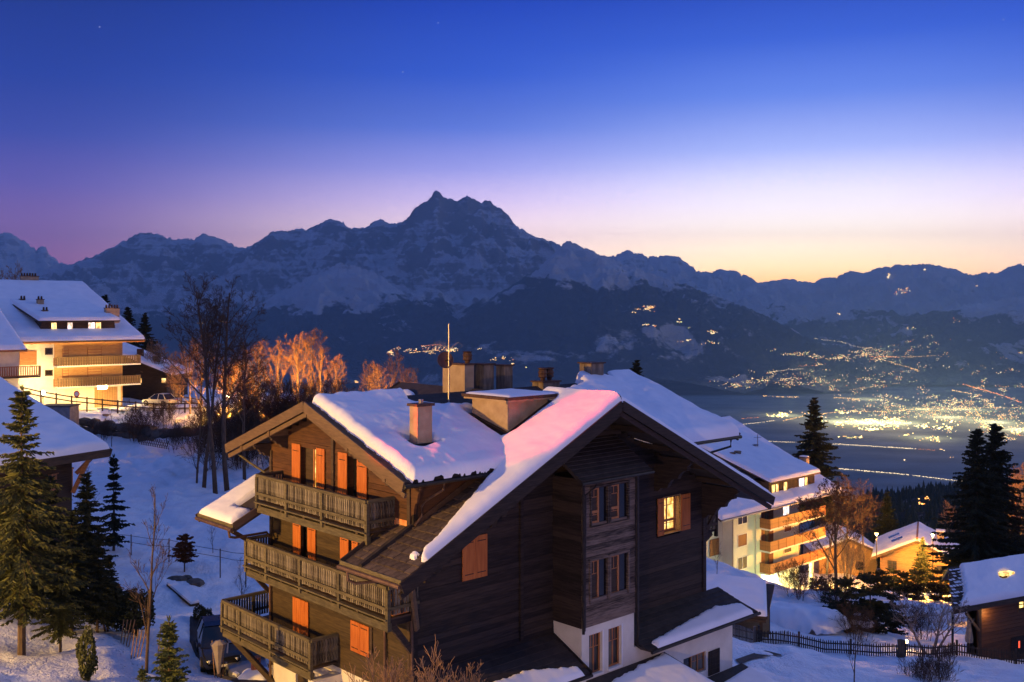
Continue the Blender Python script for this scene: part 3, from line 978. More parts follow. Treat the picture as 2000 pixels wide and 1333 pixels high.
def window(mk, u0, u1, z0, z1, pane_mat, parent=None, d=0.02, depth=0.16, fw=0.07, mull=0, trans=None, frame='frame_wood', name='window', panemats=None, bars=True):
    """casement: frame with panes set back in a reveal"""
    mb = MB()
    for (a, b, c, e) in ((u0, u0 + fw, z0, z1), (u1 - fw, u1, z0, z1), (u0 + fw, u1 - fw, z0, z0 + fw), (u0 + fw, u1 - fw, z1 - fw, z1)):
        cell(mb, mk, a, b, d - depth, d - depth + 0.06, c, e)
    for k in range(mull):
        um = u0 + (u1 - u0) * (k + 1) / (mull + 1)
        cell(mb, mk, um - fw * 0.45, um + fw * 0.45, d - depth, d - depth + 0.058, z0 + fw, z1 - fw)
    f = mb.build(name, M[frame], parent or CH)
    zs = [z0 + fw] + ([trans] if trans else []) + [z1 - fw]
    us = [u0 + fw + (u1 - u0 - 2 * fw) * k / (mull + 1) for k in range(mull + 2)]
    if trans:
        mb = MB()
        cell(mb, mk, u0 + fw, u1 - fw, d - depth + 0.004, d - depth + 0.066, trans - 0.05, trans + 0.05)
        mb.build('crossbar', M[frame], f)
    for i in range(len(us) - 1):
        for j in range(len(zs) - 1):
            mb = MB()
            cell(mb, mk, us[i] + 0.01, us[i + 1] - 0.01, d - depth + 0.010, d - depth + 0.022, zs[j], zs[j + 1])
            pm = panemats[(i + j) % len(panemats)] if panemats else pane_mat
            mb.build('pane', M[pm], f)
            if bars:
                mb = MB()
                um, zm = (us[i] + us[i + 1]) / 2, zs[j] + 0.66 * (zs[j + 1] - zs[j])
                cell(mb, mk, us[i] + 0.01, us[i + 1] - 0.01, d - depth + 0.024, d - depth + 0.036, zm - 0.012, zm + 0.012)
                cell(mb, mk, um - 0.012, um + 0.012, d - depth + 0.026, d - depth + 0.034, zm + 0.012, zs[j + 1])
                mb.build('glazing_bar', M[frame], f)
    return f


def reveal(mk, u0, u1, z0, z1, depth, mat, parent=None, name='reveal', t=0.02):
    """jambs, head and sill lining an opening"""
    mb = MB()
    cell(mb, mk, u0 - t, u0, -depth, 0.062, z0 - t, z1 + t)
    cell(mb, mk, u1, u1 + t, -depth, 0.062, z0 - t, z1 + t)
    cell(mb, mk, u0, u1, -depth, 0.060, z1, z1 + t)
    cell(mb, mk, u0, u1, -depth, 0.075, z0 - t, z0)
    return mb.build(name, M[mat], parent or CH)


def snow_patch(o, u, v, nu, nv, th, parent, name='roof_snow', label=None, up=None, seed=0, sink=0.03, rough=0.05):
    """snow blanket on a sloping plane: th(a, b) gives the depth at metres a, b along u, v"""
    o, u, v = Vector(o), Vector(u), Vector(v)
    lu, lv = u.length, v.length
    n = u.cross(v).normalized()
    if n.z < 0: n = -n
    n = (n * 0.55 + Vector((0, 0, 0.45))).normalized()
    A, B = np.meshgrid(np.linspace(0, lu, nu), np.linspace(0, lv, nv), indexing='ij')
    H = th(A, B)
    H = np.where(H > 0, H * (1 + rough * 3 * fbm(A / 1.7 + seed, B / 1.7 + seed, 3)) + rough * 0.2 * fbm(A / 0.45 + seed, B / 0.45, 3), H)
    Hc = np.maximum(H, -sink)
    pts = np.array(o)[None, None] + A[..., None] / lu * np.array(u) + B[..., None] / lv * np.array(v) + Hc[..., None] * np.array(n)
    me = bpy.data.meshes.new(name)
    idx = np.arange(nu * nv).reshape(nu, nv)
    q = np.stack([idx[:-1, :-1], idx[1:, :-1], idx[1:, 1:], idx[:-1, 1:]], -1).reshape(-1, 4)
    ok = (H.ravel()[q] > -sink * 0.9).any(1)
    q = q[ok]
    used = np.unique(q)
    remap = np.full(nu * nv, -1)
    remap[used] = np.arange(len(used))
    me.from_pydata(pts.reshape(-1, 3)[used].tolist(), [], remap[q].tolist())
    me.materials.append(M['roof_snow'])
    me.polygons.foreach_set('use_smooth', [True] * len(me.polygons))
    return link(name, me, parent, **({'label': label} if label else {}))


def dome(d, r, T):
    k = np.clip(d / r, 0, 1)
    return np.where(d > 0, T * np.sqrt(np.clip(1 - (1 - k) ** 2, 0, 1)), -1.0)


def slab(pts, th, name, mat, parent, label=None):
    mb = MB()
    mb.prism(pts, (0, 0, -th))
    return mb.build(name, M[mat], parent, **({'label': label} if label else {}))


# --- inner walls
wl_left = MB().box((0.30, 0.3, -1.7), (W_ - 0.3, L_ - 0.3, 7.9)).build('wall', M['beam_wood'], CH)
mb = MB()
mb.prism([(0.30, y, z) for y, z in ((0.3, 7.9), (L_ - 0.3, 7.9), (L_ - 0.3, z_cross(L_ - 0.3) - 0.35), (AG, ZR - 0.35), (0.3, z_cross(0.3) - 0.35))], (W_ - 0.6, 0, 0))
mb.build('gable_wall', M['beam_wood'], CH)
mb = MB()
mb.prism([(x, 0.30, z) for x, z in ((2.2, 7.9), (XM, ZR - 0.35), (W_ - 2.2, 7.9))], (0, L_ - 0.6, 0))
mb.build('gable_wall', M['beam_wood'], CH)
# --- plastered base, left facade
base = MB()
base.box((0.0, 7.44, -2.2), (0.28, L_, 0.93))
base.box((0.0, 0.0, -2.2), (0.28, 6.2, 0.93))
base.box((0.0, 6.2, 0.75), (0.28, 7.44, 0.93))
base.box((-1.16, 4.25, -2.4), (-0.002, 4.62, 0.74))
base.box((0.28, 0.002, -2.2), (6.64, 0.28, 1.45))
base.build('plaster_base', M['plaster'], CH)
MB().box((0.10, 6.2, -2.2), (0.26, 7.44, 0.75)).build('door', M['olive_wood'], CH, label='dark board door in the plaster base')
for z in (0.25, 0.42):
    for y in (4.33, 4.5):
        pass
for i, (x, z) in enumerate(((-0.85, 0.30), (-0.42, 0.36))):
    MB().box((x - 0.07, 4.12, z - 0.09), (x + 0.07, 4.25, z + 0.07)).build('beam_end', M['beam_wood'], CH)

left, right = mk_left(), mk_right()
lh = [(6.28, 6.95, 6.72, 8.84), (5.81, 6.28, 6.72, 8.84), (3.10, 3.74, 6.72, 8.84), (6.41, 6.92, 3.9, 5.95), (3.43, 3.64, 3.9, 5.95), (3.05, 3.43, 3.9, 5.95)]


def lim_left(z):
    h = (ZR - 0.30 - z) / SG
    return max(0.0, AG - h), min(L_, AG + h)


boards(left, lim_left, 0.95, 3.75, 0.20, [], M['olive_wood'], wl_left)
boards(left, lim_left, 3.75, 6.55, 0.20, lh, M['olive_wood'], wl_left)
boards(left, lim_left, 6.55, 10.3, 0.20, lh, M['brown_wood'], wl_left)
wl_right = MB().box((0.32, 0.29, -1.6), (W_ - 0.32, 0.295, 7.8)).build('wall', M['dark_wood'], CH)
rh = [(6.72, 9.58, 0, 8.2), (13.25, 14.42, 4.5, 6.05), (12.80, 13.25, 4.5, 6.05), (2.2, 3.2, 4.6, 6.0)]


def lim_right(z):
    h = (ZR - 0.32 - z) / SL
    return max(0.0, XM - h), min(W_, XM + h)


boards(right, lim_right, 1.40, 10.3, 0.20, rh, M['dark_wood'], wl_right)
boards(right, lambda z: (0.06, min(3.6, max(0.0, (z - ZE - 0.1) / SL - EV))), 5.9, 8.3, 0.2, [(0, 0, 0, 0)], M['brown_wood'], wl_left, th=0.055) if False else None
# corner boards, posts
for (x, y, z0, z1) in ((-0.03, 0.0, 1.0, 8.4), (-0.03, L_ - 0.16, -0.2, 8.4), (-0.05, 4.60, 6.6, 9.9)):
    MB().box((x - 0.07, y, z0), (x + 0.10, y + 0.16, z1)).build('corner_post', M['beam_wood'], CH)
MB().box((-0.02, -0.10, 1.0), (0.16, 0.02, 8.4)).build('corner_post', M['dark_wood'], CH)
MB().box((W_ - 0.14, -0.085, 1.0), (W_ + 0.08, 0.10, 6.4)).build('corner_post', M['dark_wood'], CH)
MB().box((W_ - 0.02, 0.0, -3.5), (W_ + 0.02, L_, 7.6)).build('side_wall', M['dark_wood'], CH)
MB().box((0.0, L_ - 0.02, -2.2), (W_, L_ + 0.02, 7.6)).build('back_wall', M['dark_wood'], CH)
MB().box((4.86, -0.14, 1.9), (5.0, -0.052, 7.1)).build('wall_post', M['dark_wood'], CH)

# --- doors and shutters, left facade
for z0, z1, sets in ((6.70, 8.84, ((7.56, 6.95), (5.81, 5.23), (4.33, 3.74))), (3.92, 5.95, ((7.49, 6.92), (6.41, 5.85), (4.18, 3.64)))):
    for a, b in sets:
        shutter(left, b, a, z0, z1)
shutter(left, 2.50, 3.10, 6.70, 8.72, cut=[(2.5, 6.70), (3.10, 6.70), (3.10, 8.84), (2.98, 8.84), (2.50, 8.66)])
shutter(left, 3.05, 3.43, 3.92, 5.95)
for u0, u1 in ((6.37, 6.93), (6.94, 7.49)):
    shutter(left, u0, u1, 0.95, 2.90, battens=False)
for u0, u1 in ((2.37, 2.93), (2.94, 3.50)):
    shutter(left, u0, u1, 1.82, 2.90)
MB().box((-0.09, 2.20, 1.78), (-0.052, 2.33, 2.92)).build('shutter_post', M['beam_wood'], CH)
reveal(left, 5.81, 6.95, 6.70, 8.84, 0.26, 'brown_wood')
reveal(left, 3.10, 3.74, 6.70, 8.84, 0.26, 'brown_wood')
mb = MB()
cell(mb, left, 6.36, 6.93, -0.20, -0.14, 6.72, 8.82)
mb.build('door', M['beam_wood'], CH)
window(left, 5.82, 6.36, 6.72, 8.82, 'lit_yellow', depth=0.20, name='glazed_door', trans=7.0)
mb = MB()
cell(mb, left, 3.12, 3.72, -0.24, -0.18, 6.72, 8.82)
mb.build('door', M['glass'], CH)
mb = MB()
cell(mb, left, 6.43, 6.90, -0.22, -0.16, 3.92, 5.93)
mb.build('door', M['beam_wood'], CH)
mb = MB()
cell(mb, left, 3.44, 3.63, -0.22, -0.16, 3.92, 5.93)
mb.build('door', M['beam_wood'], CH)

# --- right facade: closed shutter, lit window
for u0, u1, z1a, z1b in ((2.12, 2.68, 5.94, 6.06), (2.69, 3.26, 6.07, 6.07)):
    shutter(right, u0, u1, 4.58, 6.06, cut=[(u0, 4.58), (u1, 4.58), (u1, 6.07), (u0 + (0.22 if u0 < 2.5 else 0), 6.07), (u0, 5.94 if u0 < 2.5 else 6.07)])
shutter(right, 12.83, 13.25, 4.48, 6.06)
shutter(right, 14.44, 15.07, 4.48, 6.04)
reveal(right, 13.25, 14.42, 4.50, 6.05, 0.30, 'warm_wood')
window(right, 13.27, 14.40, 4.53, 6.03, 'lit_yellow', depth=0.30, mull=1, trans=4.98)

# --- bay
bay = MB().box((6.75, -1.44, 2.3), (9.55, 0.25, 7.75)).build('bay', M['dark_wood'], CH)
by = mk_right(-1.495)
bh = [(7.12, 8.02, 6.06, 7.38), (8.20, 9.20, 6.06, 7.38), (7.10, 8.02, 3.20, 4.70), (8.20, 9.20, 3.20, 4.70)]
boards(by, lambda z: (6.66, 9.64), 2.27, 7.76, 0.20, bh, M['grey_wood'], bay, jit=0.02)
boards(mk_left(6.66), lambda z: (-1.495, 0.0), 2.27, 7.76, 0.20, [], M['dark_wood'], bay)
MB().box((9.60, -1.50, 2.27), (9.66, 0.0, 7.7)).build('side_wall', M['dark_wood'], bay)
for (a, b, c, e) in bh:
    cells = MB()
    cell(cells, by, a - 0.07, a, -0.05, 0.095, c - 0.08, e + 0.08)
    cell(cells, by, b, b + 0.07, -0.05, 0.095, c - 0.08, e + 0.08)
    cell(cells, by, a, b, -0.05, 0.092, e, e + 0.08)
    cell(cells, by, a - 0.07, b + 0.07, -0.05, 0.13, c - 0.10, c - 0.082)
    cells.build('window_surround', M['grey_wood'], bay)
    window(by, a + 0.01, a + 0.01 + (b - a) * 0.56, c, e, 'dim_room', bay, d=0.0, depth=0.08, fw=0.075, trans=(c + 0.42 if c > 5 else None), panemats=['glass', 'dim_room'])
    mb = MB()
    cell(mb, by, a + 0.03 + (b - a) * 0.56, b - 0.01, -0.07, -0.02, c + 0.01, e - 0.01)
    mb.build('dark_casement', M['glass'], bay)
for x in (6.60, 9.64):
    MB().tube([(x + 0.05, -1.60, 2.1), (x + 0.05, -1.60, 7.7)], 0.055, 8).build('corner_pipe', M['black_metal'], bay)
slab([(6.2, 0.02, 9.05), (10.16, 0.02, 9.05), (10.16, -1.92, 7.80), (6.2, -1.92, 7.80)], 0.14, 'bay_roof', 'dark_roof', CH)
bayroof = CH.children[-1]
for k in range(11):
    f0 = k / 11
    y0, z0 = -1.94 + f0 * 1.94, 7.80 + f0 * 1.25
    mb = MB()
    mb.prism([(6.18, y0, z0 + 0.03), (10.18, y0, z0 + 0.03), (10.18, y0 + 0.19, z0 + 0.115), (6.18, y0 + 0.19, z0 + 0.115)], (0, 0, -0.025))
    mb.build('shingle_course', M['dark_roof'], bayroof)
MB().tube([(6.15, -1.98, 7.72), (10.22, -1.98, 7.72)], 0.06, 8).build('gutter', M['black_metal'], CH)
MB().tube([(6.95, -1.98, 7.70), (6.95, -1.9, 7.5), (6.72, -1.62, 7.2), (6.70, -1.60, 2.2)], 0.045, 8).build('downpipe', M['black_metal'], CH)
MB().tube([(9.74, -1.60, 7.6), (9.74, -1.60, 1.0)], 0.045, 8).build('downpipe', M['black_metal'], CH)

# --- ground floor in plaster under and beside the bay
mb = MB()
for (a, b, c, e) in ((6.66, 7.06, -3.5, 2.27), (7.78, 8.14, 0.40, 2.27), (8.86, 12.75, -3.5, 2.27), (7.06, 7.78, 1.94, 2.27), (8.14, 8.86, 1.94, 2.27), (7.06, 8.86, -3.5, 0.40)):
    if a > 8.8:
        mb.box((8.86, -1.495, -3.5), (9.63, -1.25, 2.27))
    else:
        mb.box((a, -1.495, c), (b, -1.25, e))
mb.box((6.66, -1.25, -3.5), (6.90, 0.0, 2.27))
mb.build('plaster_base', M['plaster'], CH)
mb = MB()
mb.box((9.63, -1.495, -4.5), (12.75, -1.25, 0.92))
mb.box((14.30, -1.495, -4.5), (16.2, -1.25, 0.78))
mb.box((12.75, -1.495, -0.30), (14.30, -1.25, 0.85))
mb.box((12.75, -1.495, -4.5), (14.30, -1.25, -1.12))
mb.box((15.96, -1.25, -4.5), (16.2, 0.0, 0.9))
mb.build('plaster_base', M['plaster'], CH)
MB().box((1.0, -1.495, -3.0), (6.66, -1.25, 0.85)).build('plaster_base', M['plaster'], CH)
gr = mk_right(-1.495)
for a, b in ((7.08, 7.77), (8.15, 8.85)):
    window(gr, a, b, 0.46, 1.93, 'curtain_glass', d=0.0, depth=0.16, fw=0.05, mull=1, panemats=['curtain_glass', 'glass'])
    mb = MB()
    cell(mb, gr, a - 0.05, b + 0.05, -0.1, 0.06, 0.36, 0.44)
    mb.build('window_sill', M['white_paint'], CH)
    mb = MB()
    cell(mb, gr, b + 0.02, b + 0.09, 0.002, 0.03, 0.44, 2.0)
    mb.build('window_trim', M['white_paint'], CH)
window(gr, 13.35, 14.28, -1.10, -0.32, 'curtain_glass', d=0.0, depth=0.14, fw=0.06, mull=1)
mb = MB()
cell(mb, gr, 12.77, 13.33, -0.20, -0.14, -1.10, -0.32)
mb.build('dark_casement', M['glass'], CH)
shutter(gr, 14.42, 15.2, -1.40, -0.38, d=0.02, mat='dark_wood', battens=False, label='dark shutter beside the ground floor window')

# lean-to roofs
lr = slab([(9.72, -0.05, 1.52), (17.1, -0.05, 1.52), (17.3, -2.05, 0.86), (10.0, -2.05, 0.86), (9.72, -1.75, 0.96)], 0.10, 'lean_to_roof', 'dark_roof', CH)
ll = slab([(0.6, -0.05, 1.74), (6.58, -0.05, 1.74), (6.58, -2.0, 0.80), (0.6, -2.0, 0.80)], 0.10, 'lean_to_roof', 'dark_roof', CH)
for (par, x0, x1, za, zb, ya) in ((lr, 9.80, 17.15, 1.52, 0.86, -2.05), (ll, 0.62, 6.56, 1.74, 0.80, -2.0)):
    for k in range(7):
        f0, f1 = k / 7, (k + 1.12) / 7
        y0, y1 = ya * (1 - f0) - 0.06 * f0, ya * (1 - f1) - 0.06 * f1
        z0, z1 = zb + (za - zb) * f0, zb + (za - zb) * f1
        mb = MB()
        mb.prism([(x0, y0, z0 + 0.045), (x1, y0, z0 + 0.045), (x1, min(y1, -0.06), z1 + 0.02), (x0, min(y1, -0.06), z1 + 0.02)], (0, 0, -0.03))
        mb.build('shingle_course', M['dark_roof'], par)
MB().tube([(9.95, -2.12, 0.78), (17.35, -2.12, 0.78)], 0.07, 8).build('gutter', M['black_metal'], CH)
MB().tube([(0.6, -2.06, 0.72), (6.62, -2.06, 0.72)], 0.06, 8).build('gutter', M['black_metal'], CH)
MB().beam((6.60, -0.05, 1.75), (6.60, -2.05, 0.80), 0.05, 0.16).build('verge_board', M['black_metal'], CH)


def wig(a, s=0.0, k=0.10, l=0.6):
    return k * fbm(a / l + s, a * 0 + s, 4)


snow_patch((9.9, -2.13, 0.90), (7.35, 0, 0), (0, 1.6, 0.51), 120, 30,
           lambda a, b: dome(np.minimum(np.minimum(b - 0.02, a - 0.45 - wig(b, 3)), np.minimum(0.30 + 0.72 * np.clip(a / 5.2, 0, 1) - 0.25 * np.clip((a - 5.2) / 1.6, 0, 1) - b + wig(a, 1, 0.07, 0.35), (6.95 - a) * 0.8)), 0.22, 0.16), lr, seed=2)
snow_patch((2.0, -2.06, 0.84), (4.5, 0, 0), (0, 1.5, 0.72), 90, 30,
           lambda a, b: dome(np.minimum(np.minimum(b - 0.01, a - 0.2), np.minimum(0.95 - 0.55 * np.clip((a - 2.2) / 2.0, 0, 1) - b + wig(a, 5, 0.07, 0.35), 4.2 - a)), 0.2, 0.13), ll, seed=4)
# porch roofs on the garden side
pr = slab([(6.9, -1.50, 0.30), (11.5, -1.50, 0.30), (11.3, -4.6, -0.30), (6.7, -4.6, -0.30)], 0.14, 'porch_roof', 'dark_roof', CH)
snow_patch((6.7, -4.62, -0.28), (4.65, 0, 0), (0, 3.12, 0.60), 80, 60,
           lambda a, b: dome(np.minimum(np.minimum(b, a), np.minimum(4.5 - a - 0.0 * b, 2.45 + 0.12 * a - b + wig(a, 8, 0.12, 0.5))), 0.25, 0.20), pr, seed=6)
pr2 = slab([(14.3, -1.50, -1.45), (16.9, -1.50, -1.45), (16.9, -3.4, -1.9), (14.3, -3.4, -1.9)], 0.14, 'porch_roof', 'dark_roof', CH)
snow_patch((14.3, -3.4, -1.88), (2.6, 0, 0), (0, 1.9, 0.45), 50, 40, lambda a, b: dome(np.minimum(np.minimum(b, a), np.minimum(2.5 - a, 1.25 + 0.1 * a - b)), 0.25, 0.2), pr2, seed=7)

# --- roofs
TH = 0.24
rl = slab([(XM, -OV, ZR), (XM, L_ + OV, ZR), (-EV, L_ + OV, ZE), (-EV, 8.54, ZE), (0.05, 8.54, z_main(0.05)), (0.05, 1.10, z_main(0.05)), (-EV, 1.10, ZE), (-EV, -OV, ZE)], TH, 'roof', 'dark_roof', CH)
rr = slab([(XM, -OV, ZR), (W_ + EV, -OV, ZE), (W_ + EV, L_ + OV, ZE), (XM, L_ + OV, ZR)], TH, 'roof', 'dark_roof', CH)
xa, xb = XM - (ZR - ZGE) / SL, XM + (ZR - ZGE) / SL
cl = slab([(-OVG, AG, ZR + 0.01), (XM, AG, ZR + 0.01), (xa, AG - WG, ZGE + 0.01), (-OVG, AG - WG, ZGE + 0.01)], TH, 'roof', 'dark_roof', CH)
cf = slab([(-OVG, AG, ZR + 0.01), (-OVG, AG + WG, ZGE + 0.01), (xa, AG + WG, ZGE + 0.01), (XM, AG, ZR + 0.01)], TH, 'roof', 'dark_roof', CH)
cr = slab([(XM, AG, ZR + 0.01), (W_ + 1.6, AG, ZR + 0.01), (W_ + 1.6, AG - WG, ZGE + 0.01), (xb, AG - WG, ZGE + 0.01)], TH, 'roof', 'dark_roof', CH)
cb = slab([(XM, AG, ZR + 0.01), (xb, AG + WG, ZGE + 0.01), (W_ + 1.6, AG + WG, ZGE + 0.01), (W_ + 1.6, AG, ZR + 0.01)], TH, 'roof', 'dark_roof', CH)
# verge boards
for pts, mt in ((((XM, -OV - 0.03, ZR - 0.14), (-EV - 0.05, -OV - 0.03, ZE - 0.16)), 'dark_wood'), (((XM, -OV - 0.03, ZR - 0.14), (W_ + EV + 0.05, -OV - 0.03, ZE - 0.16)), 'dark_wood'),
                (((XM, L_ + OV + 0.03, ZR - 0.12), (-EV - 0.05, L_ + OV + 0.03, ZE - 0.14)), 'beam_wood'),
                (((-OVG - 0.03, AG, ZR - 0.12), (-OVG - 0.03, AG - WG - 0.05, ZGE - 0.14)), 'fascia_wood'), (((-OVG - 0.03, AG, ZR - 0.12), (-OVG - 0.03, AG + WG + 0.05, ZGE - 0.14)), 'fascia_wood'),
                (((W_ + 1.63, AG, ZR - 0.12), (W_ + 1.63, AG - WG - 0.05, ZGE - 0.14)), 'dark_wood')):
    MB().beam(pts[0], pts[1], 0.06, 0.36).build('verge_board', M[mt], CH)
for pts in (((-OVG + 0.10, AG, ZR - 0.42), (-OVG + 0.10, AG - WG, ZGE - 0.44)), ((-OVG + 0.10, AG, ZR - 0.42), (-OVG + 0.10, AG + WG, ZGE - 0.44))):
    MB().beam(pts[0], pts[1], 0.10, 0.16).build('verge_rafter', M['fascia_wood'], CH)
for pts in (((XM, -OV + 0.12, ZR - 0.45), (-EV, -OV + 0.12, ZE - 0.45)), ((XM, -OV + 0.12, ZR - 0.45), (W_ + EV, -OV + 0.12, ZE - 0.45))):
    MB().beam(pts[0], pts[1], 0.12, 0.18).build('verge_rafter', M['dark_wood'], CH)
# rafters under the right gable overhang
for k in range(1, 5):
    for sx in (-1, 1):
        x = XM + sx * k * 1.9
        MB().beam((x, -OV + 0.2, z_main(x) - 0.36), (x, 0.0, z_main(x) - 0.36), 0.16, 0.2).build('purlin', M['dark_wood'], CH)
MB().beam((XM, -OV + 0.2, ZR - 0.50), (XM, 0.0, ZR - 0.50), 0.2, 0.26).build('purlin', M['dark_wood'], CH)
for y in (AG, AG - 2.7, AG + 2.7, AG - 4.9, AG + 4.9):
    z = z_cross(y) - 0.40
    MB().beam((-OVG + 0.02, y, z), (0.1, y, z), 0.17, 0.24).build('purlin', M['fascia_wood'], CH)


def bracket(p, out, length, drop, mat, w=0.16, parent=None):
    """stepped, scalloped timber bracket growing out of a wall at p along out"""
    out = Vector(out).normalized()
    side = out.cross(Vector((0, 0, 1))) * w
    prof = [(0, 0), (1, 0), (1, -0.12), (0.92, -0.2), (0.92, -0.3), (0.78, -0.36), (0.70, -0.46), (0.66, -0.58), (0.50, -0.62), (0.42, -0.74), (0.38, -0.86), (0.2, -0.9), (0.12, -1.0), (0, -1.0)]
    pts = [Vector(p) + out * (a * length) + Vector((0, 0, b * drop)) - side / 2 for a, b in prof]
    mb = MB()
    mb.prism([tuple(q) for q in pts], side)
    return mb.build('bracket', M[mat], parent or CH)


for y in (AG + 2.7, AG + 4.0, AG - 2.7, AG - 4.9):
    bracket((0.0, y, z_cross(y) - 0.5), (-1, 0, 0), 0.8, 0.55, 'beam_wood')
for x in (W_ - 0.1, W_ - 3.4, 0.1, 3.0):
    bracket((x, 0.0, z_main(x) - 0.42), (0, -1, 0), 1.9, 1.5, 'dark_wood', 0.2)
bracket((0.0, 0.08, z_cross(0.1) - 0.3), (0, -1, 0), 0.62, 1.4, 'brown_wood', 0.10)
for y in (1.6, 8.2):
    for z in (6.52, 3.85):
        bracket((0.0, y, z), (-1, 0, 0), 1.0, 0.55, 'beam_wood')
for y in (5.0, 3.6):
    bracket((0.0, y, 3.82), (-1, 0, 0), 0.9, 0.5, 'beam_wood')
    bracket((0.0, y, 6.5), (-1, 0, 0), 0.9, 0.5, 'beam_wood')
# the side cheek of the cross gable above the main roof
mb = MB()
ck = [(0.0, z_main(0) + 0.02)] + [(x, z_main(x) + 0.02) for x in (1.2, 2.4, xa - 0.05)] + [(xa - 0.05, z_cross(0.0) - 0.5), (0.0, z_cross(0.0) - 0.28)]
mb.prism([(x, -0.03, z) for x, z in ck], (0, 0.2, 0))
mb.build('cheek_wall', M['brown_wood'], CH)
MB().beam((0.05, -0.08, z_main(0.05) + 0.10), (3.5, -0.08, z_main(3.5) + 0.10), 0.06, 0.22).build('flashing', M['copper'], CH)
MB().beam((0.02, 0.02, z_main(0) + 0.10), (-EV, 0.02, ZE + 0.10), 0.16, 0.16).build('snow_board', M['dark_roof'], CH)
MB().beam((-0.02, 1.08, z_main(0) + 0.14), (-0.02, 0.05, z_main(0) + 0.14), 0.05, 0.24).build('flashing', M['orange_sheet'], CH)
MB().beam((0.0, 1.12, z_main(0) + 0.02), (-EV, 1.12, ZE + 0.02), 0.05, 0.22).build('verge_board', M['beam_wood'], CH)
MB().beam((0.0, 8.52, z_main(0) + 0.02), (-EV, 8.52, ZE + 0.02), 0.05, 0.26).build('verge_board', M['fascia_wood'], CH)
MB().beam((-0.1, -0.30, z_main(-0.1) + 0.05), (-EV, -0.30, ZE + 0.05), 0.02, 0.02).build('lightning_wire', M['copper'], CH)
# tiles laid bare on the near eave
tw, tl = 0.335, 0.37
base_tiles = []
for q in range(3):
    mb = MB()
    w = tw - 0.016
    th0, th1 = 0.050 + 0.008 * q, 0.022
    mb.add([(0, 0, 0), (0, w, 0), (tl * 1.08, w, 0), (tl * 1.08, 0, 0), (0, 0, th0), (0, w, th0), (tl * 1.08, w, th1), (tl * 1.08, 0, th1)],
           [(0, 3, 2, 1), (4, 5, 6, 7), (0, 1, 5, 4), (1, 2, 6, 5), (2, 3, 7, 6), (3, 0, 4, 7)])
    base_tiles.append(mb.mesh('roof_tile', M['tile']))
ang = math.atan(SL)
for i in range(16):
    x = -EV + i * tl * math.cos(ang)
    for j in range(10):
        y = -OV + 0.03 + j * tw
        if x > 0.0 and y > -0.25: continue
        if x > -0.4 and y > 0.8: continue
        if y + tw > 1.12 and j > 8: continue
        if y < -1.9 and x > -1.0: continue
        if -0.10 < y < 0.0: pass
        o = link('roof_tile', base_tiles[rnd.randrange(3)], rl)
        o.location = (x, y, z_main(x) + 0.005 + rnd.uniform(0, 0.01))
        o.rotation_euler = (0, -ang + rnd.uniform(-0.012, 0.012), 0)
# gutters
for (y0, y1) in ((-OV, 1.15), (8.5, L_ + OV)):
    MB().tube([(-EV - 0.10, y0, ZE - 0.12), (-EV - 0.10, y1, ZE - 0.12)], 0.075, 8).build('gutter', M['copper'], CH)
    MB().beam((-EV - 0.03, y0, ZE - 0.02), (-EV - 0.03, y1, ZE - 0.02), 0.05, 0.20).build('eave_board', M['rail_wood'], CH)
MB().tube([(-OVG - 0.02, AG - WG - 0.09, ZGE - 0.14), (xa + 0.25, AG - WG - 0.09, ZGE - 0.14)], 0.075, 8).build('gutter', M['black_metal'], CH)
MB().tube([(xb - 0.2, AG - WG - 0.09, ZGE - 0.14), (W_ + 1.7, AG - WG - 0.09, ZGE - 0.14)], 0.08, 8).build('gutter', M['black_metal'], CH)
MB().tube([(0.75, -0.76, ZGE - 0.18), (0.75, -0.74, ZGE - 0.42), (0.42, -0.25, ZGE - 0.80), (0.30, -0.14, ZGE - 1.0), (0.30, -0.14, z_main(0.3) + 0.25), (0.0, -0.16, z_main(0) + 0.14)], 0.045, 8).build('downpipe', M['copper'], CH)
MB().tube([(-EV - 0.10, 0.62, ZE - 0.18), (-EV - 0.08, 0.62, ZE - 0.46), (-1.9, 0.5, ZE - 0.58), (-0.25, -0.1, ZE - 0.62), (-0.1, -0.12, ZE - 0.9), (-0.1, -0.12, 1.3)], 0.05, 8).build('downpipe', M['copper'], CH)
MB().tube([(-0.12, 1.38, 3.5), (-0.12, 1.38, -1.5)], 0.05, 8).build('downpipe', M['copper'], CH)
MB().tube([(-EV - 0.10, 8.75, ZE - 0.18), (-EV - 0.06, 8.75, ZE - 0.42), (-1.8, 8.9, ZE - 0.52), (-0.3, 9.15, ZE - 0.58), (-0.12, 9.2, ZE - 0.8), (-0.12, 9.2, -1.5)], 0.05, 8).build('downpipe', M['copper'], CH)
MB().tube([(-0.55, AG + WG - 0.3, ZGE - 0.35), (-0.3, AG + WG - 0.9, ZGE - 0.7), (-0.12, L_ - 0.25, ZGE - 1.1), (-0.12, L_ - 0.25, 6.7)], 0.045, 8).build('downpipe', M['rail_wood'], CH)
MB().tube([(W_ + 0.9, -0.82, ZGE - 0.2), (W_ + 0.9, -0.8, ZGE - 0.5), (W_ - 0.4, -0.5, ZGE - 0.72), (W_ - 0.9, -0.4, ZGE - 0.75)], 0.05, 8).build('downpipe', M['black_metal'], CH)
MB().prism([(-0.5, -0.03, 3.95), (-0.002, -0.03, 3.95), (-0.002, -0.03, 1.2), (-0.38, -0.03, 1.2)][::-1], (0, 0.12, 0)) if False else None

# --- snow on the roof
bigc = (5.32, 7.40, 1.02, 3.12)


